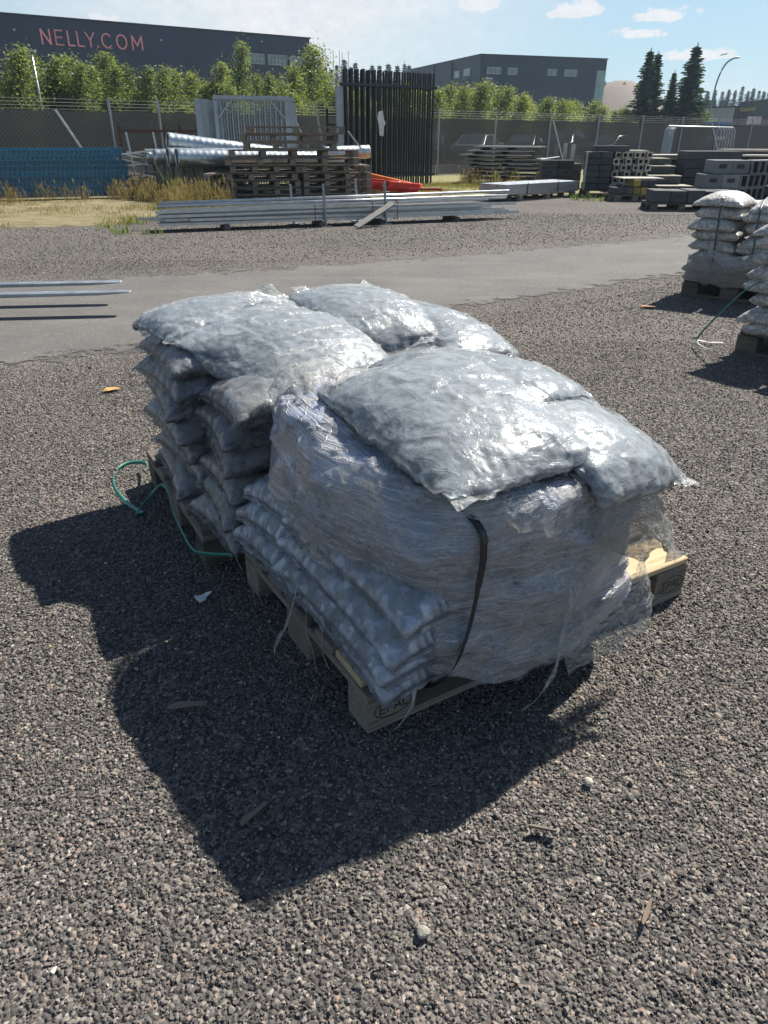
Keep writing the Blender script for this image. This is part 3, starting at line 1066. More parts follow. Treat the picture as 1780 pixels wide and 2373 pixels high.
# ------------------------------------------------------------------ lettering made of strokes
GLYPH = {
    'N': (.78, [[(0, 0), (0, 1), (.78, 0), (.78, 1)]]), 'E': (.56, [[(.56, 0), (0, 0), (0, 1), (.56, 1)], [(0, .52), (.50, .52)]]),
    'L': (.52, [[(0, 1), (0, 0), (.52, 0)]]), 'Y': (.72, [[(0, 1), (.36, .46), (.72, 1)], [(.36, .46), (.36, 0)]]),
    '.': (.06, [[(.03, 0), (.03, .09)]]),
    'C': (.82, [[(.5 + .46 * math.cos(t), .5 + .5 * math.sin(t)) for t in np.linspace(.75, 5.53, 15)]]),
    'O': (1.0, [[(.5 + .5 * math.cos(t), .5 + .5 * math.sin(t)) for t in np.linspace(0, 6.2832, 25)]]),
    'M': (.92, [[(0, 0), (0, 1), (.46, .30), (.92, 1), (.92, 0)]]),
    'P': (.52, [[(0, 0), (0, 1), (.34, 1), (.5, .9), (.52, .76), (.5, .6), (.34, .5), (0, .5)]]),
    'A': (.74, [[(0, 0), (.37, 1), (.74, 0)], [(.13, .34), (.61, .34)]]),
}


def strokes(mb, lines, h, w, depth, x0=0.0, y=0.0, z0=0.0):
    """raised letter strokes in the xz plane, front at y - depth"""
    for ln in lines:
        pts = [Vector((x0 + px * h, 0, z0 + pz * h)) for px, pz in ln]
        for i, (a, b) in enumerate(zip(pts[:-1], pts[1:])):
            d = (b - a).normalized()
            n = Vector((-d.z, 0, d.x)) * w / 2
            e = d * w * .42
            a2, b2 = a - e, b + e
            lift = depth * (1 + .03 * (i % 2))
            q = [a2 - n, b2 - n, b2 + n, a2 + n]
            k = len(mb.v)
            for yy in (y, y - lift):
                mb.v += [(p.x, yy, p.z) for p in q]
            mb.f += [(k + 4, k + 5, k + 6, k + 7), (k, k + 4, k + 7, k + 3), (k + 1, k + 2, k + 6, k + 5), (k, k + 1, k + 5, k + 4), (k + 3, k + 7, k + 6, k + 2)]


def spline(pts, n=5):
    pts = [Vector(p) for p in pts]
    out = []
    for i in range(len(pts) - 1):
        p0, p1, p2, p3 = pts[max(i - 1, 0)], pts[i], pts[i + 1], pts[min(i + 2, len(pts) - 1)]
        for k in range(n):
            t = k / n
            out.append(.5 * ((2 * p1) + (p2 - p0) * t + (2 * p0 - 5 * p1 + 4 * p2 - p3) * t * t + (3 * p1 - p0 - 3 * p2 + p3) * t ** 3))
    out.append(pts[-1])
    return out


# ------------------------------------------------------------------ buildings
def facade_thing(name, label, A, B, cat='building'):
    """local x runs along the wall from A to B, the seen face is y = 0 looking towards -y"""
    A, B = Vector((A[0], A[1], 0)), Vector((B[0], B[1], 0))
    d = B - A
    return thing(name, label, cat, tuple(A), math.atan2(d.y, d.x)), d.length


def window(par, x0, x1, z0, z1, n=3, glass='glass', frame='zinc_dull', rows=1):
    mb = MB()
    f = .07
    mb.box(((x0 + x1) / 2, -.03, z0), (x1 - x0 + f, .12, f)).box(((x0 + x1) / 2, -.03, z1), (x1 - x0 + f, .12, f))
    for i in range(n + 1):
        mb.box((x0 + (x1 - x0) * i / n, -.03, (z0 + z1) / 2), (f * (.9 if 0 < i < n else 1), .12, z1 - z0 - f))
    for j in range(1, rows):
        z = z0 + (z1 - z0) * j / rows
        for i in range(n):
            mb.box((x0 + (x1 - x0) * (i + .5) / n, -.03, z), ((x1 - x0) / n - f, .12, f))
    fr = mb.build('window', M[frame], par)
    for i in range(n):
        a, b = x0 + (x1 - x0) * i / n, x0 + (x1 - x0) * (i + 1) / n
        for j in range(rows):
            za, zb = z0 + (z1 - z0) * j / rows, z0 + (z1 - z0) * (j + 1) / rows
            MB().box(((a + b) / 2, -.006, (za + zb) / 2), (b - a - f, .02, zb - za - f)).build('pane', M[glass], fr)
    return fr


# long navy warehouse with the pink sign
LW = Vector((-32.74, 73.0))
RW = Vector((-8.08, 90.0))
LL = RW + (LW - RW) * 2.3
nb, NL = facade_thing('warehouse', 'long navy black warehouse with pink sign letters high on its wall', LL, RW)
x_of = NL - 29.95                                       # local x of the reference point LW
MB().box((NL / 2, 15, 5.2), (NL, 30, 10.4)).build('wall', M['clad'], nb)
MB().box((NL / 2, 15, 10.43), (NL + .25, 30.25, .12)).build('roof_edge', M['trim'], nb)
for (a, b) in ((22.36, 24.51), (24.93, 27.07), (27.48, 29.6)):
    window(nb, x_of + a, x_of + b, 7.85, 8.70, 5, rows=2)
for (a, z) in ((.9, 9.3), (13.8, 9.3), (24.3, 9.8)):
    MB().box((x_of + a, -.06, z), (.18, .14, .10)).build('wall_lamp', M['zinc'], nb)
H_ = 1.07
for ch, x0, w in (('N', 3.02, .70), ('E', 4.19, .60), ('L', 5.25, .50), ('L', 6.07, .50), ('Y', 6.80, .74), ('.', 7.74, .10), ('C', 8.17, .80), ('O', 9.55, .90), ('M', 10.99, .90)):
    gw, lines = GLYPH[ch]
    k = w / gw / H_
    mb = MB()
    ll = [[(px * k, pz) for px, pz in ln] for ln in lines]
    strokes(mb, ll, H_, .118, .10, 0, 0, 0)
    mb.build('sign_letter', M['pink'], nb, (x_of + x0, -.008, 8.41))

# second dark hall: two faces
b2, BL = facade_thing('hall', 'dark flat-roofed hall with a green glazed stair corner', (11.34, 100.15), (27.83, 105.47))
c_ = Vector((3.52, 123.1)) - Vector((11.34, 100.15))
th_ = b2.rotation_euler.z
cl = Vector((c_.x * math.cos(-th_) - c_.y * math.sin(-th_), c_.x * math.sin(-th_) + c_.y * math.cos(-th_)))
poly = [(0, 0), (BL, 0), (BL + cl.x, cl.y + 3), (cl.x, cl.y)]


def prism_z(poly, z0, z1):
    mb = MB()
    n = len(poly)
    mb.v = [(x, y, z0) for x, y in poly] + [(x, y, z1) for x, y in poly]
    mb.f = [tuple(reversed(range(n))), tuple(range(n, 2 * n))] + [(i, (i + 1) % n, n + (i + 1) % n, n + i) for i in range(n)]
    return mb


prism_z(poly, 0, 9.85).build('wall', M['clad_b'], b2)
cx, cy = sum(p[0] for p in poly) / 4, sum(p[1] for p in poly) / 4
prism_z([(cx + (x - cx) * 1.008, cy + (y - cy) * 1.008) for x, y in poly], 9.86, 9.98).build('roof_edge', M['trim'], b2)
for (a, b) in ((.9, 2.7), (3.63, 4.91), (9.05, 10.35), (11.4, 13.2)):
    window(b2, a, b, 7.97, 8.62, 3 if b - a > 1.5 else 2)
MB().box((16.65, -.03, 5.6), (1.30, .10, 6.1)).build('stair_frame', M['zinc_dull'], b2)
for j in range(6):
    MB().box((16.38, -.09, 3.1 + j), (.48, .04, .90)).build('pane', M['glass_green'], b2)
    MB().box((16.93, -.09, 3.1 + j), (.48, .04, .90)).build('pane', M['glass_green'], b2)
lm = Matrix.Rotation(math.atan2(-cl.y, -cl.x), 4, 'Z')
for (s, w, z, h) in ((6.6, 1.6, 8.25, .75), (3.6, 2.0, 8.3, .8)):
    ctr = Vector((cl.x, cl.y, 0)) * (s / 24.2)
    fr = MB().box((0, -.03, 0), (w, .12, h)).build('window', M['zinc_dull'], b2, tuple(ctr + Vector((0, 0, z))), (0, 0, math.atan2(-cl.y, -cl.x)))
    MB().box((0, -.10, 0), (w - .2, .03, h - .16)).build('pane', M['glass'], fr)
for k in range(6):
    ctr = Vector((cl.x, cl.y, 0)) * ((3.2 + k * .5) / 24.2) + Vector((0, 0, 7.6 - k * .55))
    MB().box((0, -.35, 0), (.7, .6, .08)).build('stair_landing', M['zinc_dull'], b2, tuple(ctr), (0, 0, math.atan2(-cl.y, -cl.x)))
for s in (8.5, 14.5):
    ctr = Vector((cl.x, cl.y, 0)) * (s / 24.2)
    MB().box((0, -.05, 4.9), (.14, .12, 9.7)).build('downpipe', M['trim'], b2, tuple(ctr), (0, 0, math.atan2(-cl.y, -cl.x)))
for s in (4.6, 12.2):
    MB().box((s + 1.0, -.06, 6.6), (.25, .14, .16)).build('wall_lamp', M['black'], b2)

# low buildings at the right
g1, GL = facade_thing('shed', 'pale grey low shed at the right behind the lamp', (35.85, 92.0), (37.88, 88.0))
MB().box((GL / 2, 9, 2.08), (GL, 18, 4.16)).build('wall', M['clad_grey'], g1)
MB().box((GL / 2, 9, 4.21), (GL + .2, 18.2, .10)).build('roof_edge', M['trim'], g1)
MB().box((GL - .12, -.06, 2.1), (.2, .1, 4.1)).build('corner_trim', M['trim'], g1)
d1, DL = facade_thing('shop_building', 'dark shop building with small gold sign letters at the right edge', (37.92, 87.9), (37.70, 74.0))
MB().box((DL / 2, 12, 2.25), (DL, 24, 4.5)).build('wall', M['clad_b'], d1)
MB().box((DL / 2, 12, 4.56), (DL + .2, 24.2, .12)).build('roof_edge', M['trim'], d1)
fc = bpy.data.curves.new('sign_text', 'FONT')
fc.body = 'Motorcenter'
fc.size = .62
fc.extrude = .02
fo_ = bpy.data.objects.new('sign_text', fc)
COL.objects.link(fo_)
bpy.context.view_layer.update()
tm_ = bpy.data.meshes.new_from_object(fo_.evaluated_get(bpy.context.evaluated_depsgraph_get()))
bpy.data.objects.remove(fo_)
xs = [v.co.x for v in tm_.vertices]
o = put('sign_lettering', tm_, M['gold'], d1, (.55, -.04, 3.72), (math.pi / 2, 0, 0), (3.9 / (max(xs) - min(xs)), 1, 1))
o['kind'] = 'stuff'
# sign board and banner beyond the fence
t = thing('sign_board', 'pale pink double sign board on posts beyond the fence at the right', 'sign', (26.7, 60, 0), R(-4))
for k in range(2):
    MB().box((.25 + .52 * k, 0, 2.42), (.48, .06, .50)).build('board', M['pinkish'], t)
for x in (.1, .9):
    MB().box((x, .06, 1.3), (.06, .06, 2.6)).build('post', M['zinc_dull'], t)
t = thing('banner', 'blue banner strip hung beyond the fence at the right', 'banner', (23.5, 60, 0), R(-3))
MB().box((1.0, 0, 2.16), (2.05, .04, .30)).build('cloth', M['bluepanel'], t)
for x in (.0, 2.0):
    MB().box((x, .05, 1.15), (.06, .06, 2.3)).build('post', M['zinc_dull'], t)


# ------------------------------------------------------------------ lamps and flagpoles
def lamp(loc, h, head, lab, bend=0.0):
    t = thing('street_lamp', lab, 'street lamp', loc, 0)
    if bend:
        pts = [(0, 0, 0), (.05, 0, h * .55), (.16, 0, h * .78), (.5, 0, h * .93), (bend * .7, 0, h * .99), (bend, 0, h)]
        MB().tube(spline(pts, 5), .06, 8).build('pole', M['zinc_dull'], t, smooth=True)
        MB().box((bend + .15, 0, h), (.45, .14, .07)).build('head', M['zinc'], t, rot=(0, -.2, 0))
    else:
        MB().tube([(0, 0, 0), (0, 0, h)], [.065, .045], 8).build('pole', M['zinc'], t, smooth=True)
        MB().box((head * .5, 0, h + .03), (abs(head) + .16, .16, .08)).build('head', M['zinc'], t)
    return t


lamp((-15.13, 36, 0), 4.45, .10, 'slim galvanised lamp post with flat head before the birches, far left')
lamp((-5.07, 50, 0), 4.86, .28, 'lamp post among the birches between the gate frames and railings')
lamp((7.05, 58, 0), 4.85, .34, 'lamp post in front of the dark hall with its head to the right')
lamp((24.2, 61, 0), 6.42, 0, 'tall curved lamp post arching to the right, right of the spruces', 1.42)
lamp((43.8, 150, 0), 6.6, .3, 'distant lamp post at the foot of the bare hill')
fpm = MB().tube([(0, 0, 0), (0, 0, 1.0)], [.07, .04], 6).mesh('pole', True)
for i, (x, h) in enumerate(((-6.8, 10.0), (-5.9, 9.8), (-5.2, 9.8), (-4.9, 9.7), (-4.2, 9.7))):
    t = thing('flagpole', 'white flagpole, %s from the left of the row behind the railings' % ('first', 'second', 'third', 'fourth', 'fifth')[i], 'flagpole', (x, 95, 0), 0, 'flagpoles between the halls')
    put('pole', fpm, M['white'], t, scale=(1, 1, h))


# ------------------------------------------------------------------ trees
def quads_mesh(name, C, U, V, mat):
    """leaf faces centred at C with half axes U and V"""
    n = len(C)
    P = np.stack([C - U - V * .25, C + V, C + U + V * .25, C - V], 1).reshape(-1, 3)
    return np_mesh(name, P, np.arange(4 * n).reshape(n, 4), False, mat)


def birch_proto(seed, mat, h=5.0, r=1.5, nb=92, lean=.35, leaf=.046):
    rng = np.random.RandomState(seed)
    trunk = MB().tube([(0, 0, 0), (.03, 0, h * .35), (lean * .35, .02, h * .7), (lean, .0, h * .985)], [.07, .055, .03, .006], 6)
    C = []
    for k in range(nb):
        t = .07 + .93 * (k + rng.uniform(0, .8)) / nb
        prof = (1 - t) ** .70 * min(1, .70 + t * 1.6) * (1 + .45 * rng.uniform(-1, 1))
        L = r * prof + .10
        az = k * 2.4 + rng.uniform(-.5, .5)
        base = np.array([lean * t * t, 0, h * t])
        d = np.array([math.cos(az), math.sin(az), .75 + .7 * t + rng.uniform(-.2, .3)])
        d[0] += .25
        d /= np.linalg.norm(d)
        tip = base + d * L
        trunk.tube([tuple(base), tuple(base + d * L * .6), tuple(tip)], [.016, .010, .004], 3, False)
        nl = int(20 + 52 * L)
        s = rng.uniform(.12, 1.05, nl) ** .8
        P = base + d * (L * s)[:, None]
        P += rng.normal(0, .13 + .08 * L, (nl, 3)) * np.array([1, 1, 1.15])
        P[:, 2] -= .10 * s * s * L
        C.append(P)
    top = np.array([lean, 0, h]) + rng.normal(0, .055, (14, 3)) * np.array([1, 1, 3.2]) - np.array([0, 0, .12])
    C.append(top)
    C = np.concatenate(C)
    C[:, 2] = np.clip(C[:, 2], .12, None)
    n = len(C)
    a = rng.normal(size=(n, 3))
    a /= np.linalg.norm(a, axis=1)[:, None]
    b = np.cross(a, rng.normal(size=(n, 3)))
    b /= np.linalg.norm(b, axis=1)[:, None]
    sz = leaf * rng.uniform(.6, 1.35, n)[:, None]
    return trunk.mesh('trunk', True), quads_mesh('crown', C, a * sz, b * sz * .75, mat)


def spruce_proto(seed, mat, h=7.0, r=1.75, whorls=42, needles=1.0):
    rng = np.random.RandomState(seed)
    trunk = MB().tube([(0, 0, 0), (0, 0, h)], [.12, .01], 6)
    C, U, V = [], [], []
    for k in range(whorls):
        t = .05 + .93 * k / whorls
        L0 = r * (1 - t) ** .82 + .05
        nb_ = 7 if t < .8 else 5
        for j in range(nb_):
            az = j * 6.283 / nb_ + k * 1.1 + rng.uniform(-.3, .3)
            L = L0 * rng.uniform(.45, 1.22)
            o = np.array([math.cos(az), math.sin(az), 0])
            ns = max(3, int(L / .14 * needles))
            for i in range(ns):
                s = (i + 1) / ns
                p = o * (L * s) + np.array([0, 0, h * t - .30 * L * s + .20 * L * s * s])
                side = np.array([-o[1], o[0], 0])
                w = (.17 * (1 - .55 * s) + .03) * (.6 + .4 * r / 1.35)
                for q in (-1, 1):
                    C.append(p + side * q * w * .5 + rng.normal(0, .02, 3))
                    U.append((o * .6 + side * q * .8) * w * 1.05)
                    V.append((o * .35 + np.array([0, 0, -.62])) * w * .85 * rng.uniform(.6, 1.3))
    for i in range(8):
        C.append(np.array([0, 0, h * (.94 + .008 * i)]))
        a = rng.normal(size=3)
        U.append(a / np.linalg.norm(a) * .05)
        V.append(np.array([0, 0, .14]))
    return trunk.mesh('trunk'), quads_mesh('crown', np.array(C), np.array(U), np.array(V), mat)


def tree(name, proto, loc, h, h0, label, cat, group=None, wx=1.0, rz=0.0):
    t = thing(name, label, cat, loc, rz, group)
    k = h / h0
    put('trunk', proto[0], M['bark'], t, scale=(k * wx, k * wx, k))
    put('crown', proto[1], None, t, scale=(k * wx, k * wx, k))
    return t


birch = [birch_proto(500 + i, M['leaf'] if i < 4 else M['leaf_yel'], r=(1.5, 1.25, 1.7, 1.2, 1.45, 1.6)[i], lean=(.3, .45, .2, .5, .35, .25)[i]) for i in range(6)]
BIRCH = [(-15.9, 35.1, 4.7), (-16.5, 37.4, 4.7), (-17.1, 39.8, 4.9), (-15.3, 37.4, 4.5), (-15.5, 40.0, 4.8), (-14.1, 37.3, 4.3), (-14.6, 39.6, 4.4), (-14.7, 42.0, 5.1), (-13.2, 39.6, 4.4), (-13.3, 42.0, 4.5),
         (-11.8, 39.6, 4.3), (-11.8, 42.1, 4.5), (-11.6, 44.7, 4.5), (-10.1, 42.3, 4.3), (-10.1, 44.7, 4.0), (-8.7, 42.2, 4.7), (-8.1, 44.9, 5.4), (-7.5, 47.6, 4.5), (-6.5, 44.9, 4.4), (-6.5, 47.2, 4.3),
         (-5.3, 44.7, 4.7), (-4.4, 47.4, 5.5), (-4.1, 49.7, 4.9), (-3.4, 47.0, 4.0), (-3.0, 49.3, 4.1), (-2.4, 46.6, 3.8), (-2.0, 48.9, 3.8)]
rt = random.Random(17)
special = {16: 'tall birch with a bent plume in front of the warehouse windows', 21: 'tallest birch, feathery top at the right corner of the warehouse', 7: 'tall dark birch under the pink letters', 0: 'leafy birch at the far left edge before the warehouse'}
for i, (x, y, h) in enumerate(BIRCH):
    tree('birch_tree', birch[rt.choice((0, 1, 2, 3) if i < 14 else (0, 1, 2, 3, 4, 5))], (x, y, 0), h + (.10 if i in (16, 21) else -.30), 5.0, special.get(i, 'young birch in the dense row between the fence and the warehouse'), 'tree', 'young birches before the warehouse', 1.0 if i in (16, 17, 18, 19) else 1.25 + .35 * rt.random(), rt.uniform(-.5, .5))
for i in range(30):                                     # lower filling growth in the same belt
    x = -22 + i * .72 + rt.uniform(-.3, .3)
    y = 33.5 + (x + 22) * .58 + rt.uniform(-.6, .8)
    tree('birch_sapling', birch[rt.choice((2, 4, 5, 3))], (x, y, 0), rt.uniform(2.5, 3.7), 5.0, 'low birch sapling close behind the fence before the warehouse', 'tree', 'birch saplings along the fence', 1.9, rt.uniform(-3, 3))
BUSH = [(1.6, 50.0, 3.9), (2.1, 55.1, 3.9), (2.6, 53.4, 3.6), (2.9, 51.5, 3.6), (3.9, 56.8, 4.0), (4.4, 55.0, 4.1), (5.0, 53.2, 3.9), (5.6, 51.5, 4.0), (7.1, 56.8, 4.3), (7.9, 55.2, 4.0), (8.7, 53.5, 3.5), (10.6, 58.9, 3.3), (11.0, 57.1, 3.3),
        (11.3, 55.3, 3.4), (11.8, 53.6, 3.2), (13.9, 58.9, 3.4), (14.5, 57.3, 3.3), (14.8, 55.5, 3.0), (17.4, 60.9, 3.0), (17.7, 59.1, 2.9), (0.2, 52.5, 3.6), (6.3, 55.2, 3.7), (9.4, 57.5, 3.5), (12.6, 56.6, 3.2), (16.1, 58.3, 2.8), (19.6, 61.5, 2.6), (24.6, 63.5, 2.9)]
for i, (x, y, h) in enumerate(BUSH):
    tree('birch_sapling', birch[rt.choice((4, 5, 2))], (x, y, 0), h + .1, 5.0, 'small green bush by the pale shed' if i == 26 else 'bushy light green sapling between the fence and the dark hall', 'tree', None if i == 26 else 'light green saplings before the dark hall', 1.8, rt.uniform(-3, 3))
for i in range(26):
    x = -20 + i * .75 + rt.uniform(-.4, .4)
    tree('birch_tree', birch[rt.randrange(6)], (x, 41.5 + (x + 20) * .50 + rt.uniform(-.8, .8), 0), rt.uniform(2.8, 3.5), 5.0, 'birch filling the back of the row before the warehouse', 'tree', 'birches in the back of the row', 1.6, rt.uniform(-3, 3))
for i in range(16):
    x = 1.0 + i * 1.5 + rt.uniform(-.4, .4)
    tree('birch_sapling', birch[rt.choice((4, 5))], (x, 48.5 + x * .55 + rt.uniform(-.5, .5), 0), rt.uniform(1.9, 2.5), 5.0, 'low yellowish sapling showing just above the shade cloth', 'tree', 'low saplings above the shade cloth', 1.9, rt.uniform(-3, 3))
spr = [spruce_proto(600 + i, M['needle'], needles=1.25) for i in range(2)]
for (x, y, h, k, wx, lab) in ((18.85, 60, 6.9, 0, 1.0, 'spruce with the left of two tips, right of the dark hall'), (19.55, 60.4, 6.75, 1, 1.0, 'spruce grown into its left neighbour, right of the dark hall'), (22.1, 60, 7.2, 0, 1.2, 'broad tall spruce left of the curved lamp post'), (21.0, 60.6, 5.6, 1, .8, 'slim lower spruce leaning on the broad one')):
    tree('spruce_tree', spr[k], (x, y, 0), h, 7.0, lab, 'tree', None, wx, rt.uniform(0, 6))
far = [spruce_proto(620 + i, M['needle_far'], h=12.0, r=(2.5, 2.1, 2.9)[i], whorls=46, needles=.5) for i in range(3)]
PINE = [(-13.1, 148, 11.2), (-12.2, 155, 13.6), (-11.0, 151, 11.9), (-10.3, 158, 12.2), (-9.0, 154, 12.6), (-7.4, 150, 13.1), (-6.6, 157, 12.5), (-5.5, 153, 12.9), (-4.0, 149, 11.7), (-2.5, 156, 12.7), (-1.1, 152, 12.4), (0.5, 148, 12.3), (2.2, 155, 12.6), (3.4, 151, 12.6), (4.4, 158, 12.9)]
PINER = [(56.6, 165, 9.2), (60.3, 172, 10.2), (59.9, 166, 9.5), (64.0, 173, 10.1), (63.8, 167, 9.6), (68.0, 174, 9.7), (67.1, 168, 9.6), (71.5, 175, 9.7), (70.3, 169, 9.8), (74.6, 176, 10.0), (73.4, 170, 10.4), (77.8, 177, 9.9), (76.2, 171, 10.1), (74.7, 165, 9.4), (78.9, 172, 9.6), (77.3, 166, 9.6)]
for (lst, lab, grp, dz) in ((PINE, 'distant conifer on the skyline between the two dark halls', 'conifers on the skyline between the halls', .55), (PINER, 'distant conifer on the skyline at the right edge', 'conifers on the skyline at the right', .4)):
    for i, (x, y, h) in enumerate(lst):
        tree('conifer_tree', far[i % 3], (x, y, 0), h + dz, 12.0, lab, 'tree', grp, 1.0 + .3 * rt.random(), rt.uniform(0, 6))
        for q in range(2):
            tree('conifer_tree', far[(i + 1 + q) % 3], (x + rt.uniform(-1.6, 1.6), y + 4 + 5 * q, 0), (h + dz) * rt.uniform(.68, .86), 12.0, lab, 'tree', grp, 1.35, rt.uniform(0, 6))

# bare hill at the right
n, m = 40, 24
X, Y = np.meshgrid(np.linspace(18, 120, n), np.linspace(158, 235, m), indexing='ij')
Zh = 11.6 * np.exp(-((X - 52) / 16.0) ** 2 - ((Y - 188) / 24.0) ** 2) + 7.5 * np.exp(-((X - 82) / 24.0) ** 2 - ((Y - 205) / 22.0) ** 2)
Zh += vnoise(np.stack([X, Y, 0 * X], -1), .16, 4) * .7 * np.clip(Zh / 5, 0, 1) - .25
me = np_mesh('hill', np.stack([X, Y, Zh], -1).reshape(-1, 3), grid_faces(n, m), True, M['rock'])
at = me.attributes.new('edge', 'FLOAT', 'POINT')
at.data.foreach_set('value', np.full(n * m, 2.0, np.float32))
tag(put('hill', me), kind='structure')
for i in range(14):
    x = 44 + i * 1.25 + rt.uniform(-.4, .4)
    y = 184 + rt.uniform(-3, 3)
    z = 11.6 * math.exp(-((x - 52) / 16.0) ** 2 - ((y - 188) / 24.0) ** 2) - .5
    tree('hill_shrub', birch[rt.choice((0, 1, 2))], (x, y, z), rt.uniform(1.1, 1.9), 5.0, 'small shrub on the crest of the bare hill', 'shrub', 'shrubs along the hill crest', 2.2, rt.uniform(0, 6))


# ------------------------------------------------------------------ grass and weeds
def blade_clump(seed, mat, n=16, h=.42, spread=.10, w=.006, seedhead=False):
    rng = np.random.RandomState(seed)
    V, F = [], []
    for i in range(n):
        a = rng.uniform(0, 6.283)
        b = np.array([rng.normal(0, spread), rng.normal(0, spread), 0])
        l = h * rng.uniform(.5, 1.1)
        out = np.array([math.cos(a), math.sin(a), 0]) * l * rng.uniform(.1, .55)
        s = np.array([-math.sin(a), math.cos(a), 0]) * w
        p1, p2 = b + out * .35 + np.array([0, 0, l * .6]), b + out + np.array([0, 0, l])
        k = len(V)
        V += [b - s, b + s, p1 + s * .8, p1 - s * .8, p2 + s * .15, p2 - s * .15]
        F += [(k, k + 1, k + 2, k + 3), (k + 3, k + 2, k + 4, k + 5)]
        if seedhead and i % 2 == 0:
            for q in range(5):
                c = p2 + rng.normal(0, .012, 3) - np.array([0, 0, .02 * q])
                k = len(V)
                V += [c - s * 2.6, c + np.array([0, 0, .03]), c + s * 2.6, c - np.array([0, 0, .03])]
                F.append((k, k + 1, k + 2, k + 3))
    return np_mesh('clump', np.array(V), np.array(F), False, mat)


def grass_field(name, regions, protos, seed, smin, smax):
    rng = np.random.RandomState(seed)
    col = bpy.data.collections.new(name + '_clumps')
    for me in protos:
        col.objects.link(bpy.data.objects.new('clump', me))
    Ps = []
    for (A, B, C, D, n) in regions:
        u, v = rng.uniform(size=(2, n))
        A_, B_, C_, D_ = map(np.array, (A, B, C, D))
        P = A_ * ((1 - u) * (1 - v))[:, None] + B_ * (u * (1 - v))[:, None] + C_ * (u * v)[:, None] + D_ * ((1 - u) * v)[:, None]
        keep = vnoise(np.concatenate([P, np.zeros((n, 1))], 1), .9, seed) + rng.uniform(-.5, .5, n) > -.15
        Ps.append(P[keep])
    P = np.concatenate(Ps)
    n = len(P)
    me = bpy.data.meshes.new(name)
    me.vertices.add(n)
    me.vertices.foreach_set('co', np.concatenate([P, np.full((n, 1), .002)], 1).astype(np.float32).ravel())
    rot = np.stack([rng.normal(0, .08, n), rng.normal(0, .08, n), rng.uniform(0, 6.283, n)], -1)
    a = me.attributes.new('rot', 'FLOAT_VECTOR', 'POINT')
    a.data.foreach_set('vector', rot.astype(np.float32).ravel())
    a = me.attributes.new('siz', 'FLOAT', 'POINT')
    a.data.foreach_set('value', rng.uniform(smin, smax, n).astype(np.float32))
    a = me.attributes.new('pick', 'INT', 'POINT')
    a.data.foreach_set('value', rng.randint(0, len(protos), n).astype(np.int32))
    me.update()
    o = tag(put(name, me), kind='stuff')
    scatter(o, col)
    return o


dry = [blade_clump(1, M['grass'], 16, .42), blade_clump(2, M['grass'], 20, .55, .12, .005, True), blade_clump(3, M['grass'], 14, .30, .13), blade_clump(4, M['grass'], 18, .65, .10, .005, True)]
low = [blade_clump(5, M['grass'], 14, .14, .10, .005), blade_clump(6, M['grass'], 18, .10, .14, .005), blade_clump(7, M['weed'], 14, .12, .10, .005)]
grn = [blade_clump(8, M['weed'], 26, .22, .09, .008), blade_clump(9, M['weed'], 22, .30, .10, .009)]
grass_field('dry_grass', [((-9.5, 15.9), (-6.0, 17.9), (-5.8, 18.6), (-9.5, 17.0), 45), ((-6.3, 18.0), (-4.2, 16.2), (-3.9, 16.9), (-6.1, 19.6), 110), ((-4.6, 15.4), (-3.3, 16.0), (-3.3, 16.8), (-4.6, 17.6), 160), ((2.3, 23.2), (4.6, 23.2), (4.6, 24.4), (2.3, 24.6), 120), ((-10, 18.6), (-5, 22.6), (-5, 23.2), (-10, 20.3), 240)], dry, 31, .45, .85)
grass_field('short_grass', [((-10, 11.6), (-4.2, 12.2), (-3.6, 16.5), (-10, 17.5), 900), ((.6, 18.4), (2.4, 18.9), (2.6, 25.0), (1.3, 24.5), 700), ((2.4, 19.2), (4.4, 20.2), (4.6, 23.5), (2.4, 24), 600), ((-3.4, 14.6), (-.5, 15.6), (-.4, 17.2), (-3.3, 17.0), 500)], low, 32, .35, .8)
rw = random.Random(4)
for i, (x, y, s, lab) in enumerate(((-4.02, 11.62, 1.1, 'bright green weed tuft on the gravel edge left of the bundle'), (-3.55, 11.55, .7, 'small green weed near the left end of the bundle'), (-4.5, 12.3, .8, 'green weed in the straw left of the bundle'), (-4.25, 12.9, .9, 'green weed behind the bright tuft'),
                                   (-6.2, 12.4, .6, 'green weed in the middle of the straw patch'), (4.75, 18.1, 1.0, 'green tuft right of the sheet pack'), (5.05, 18.0, .9, 'bright tuft at the foot of the low ochre pallet'), (4.5, 18.3, .8, 'green weeds under the right end of the sheet pack'), (-8.3, 16.1, 1.6, 'leafy weed growing up the left of the blue stack'))):
    me = grn[i % 2]
    tag(put('weed', me, None, None, (x, y, 0), (0, 0, rw.uniform(0, 6)), (s * 1.0, s * 1.0, s * .62)), lab, 'weed')
tag(put('weed', blade_clump(12, M['leaf_yel'], 12, .80, .02, .008), None, None, (-4.75, 17.3, 0), (0, 0, 1), None), 'tall yellow flowering weed before the grey crates', 'weed')


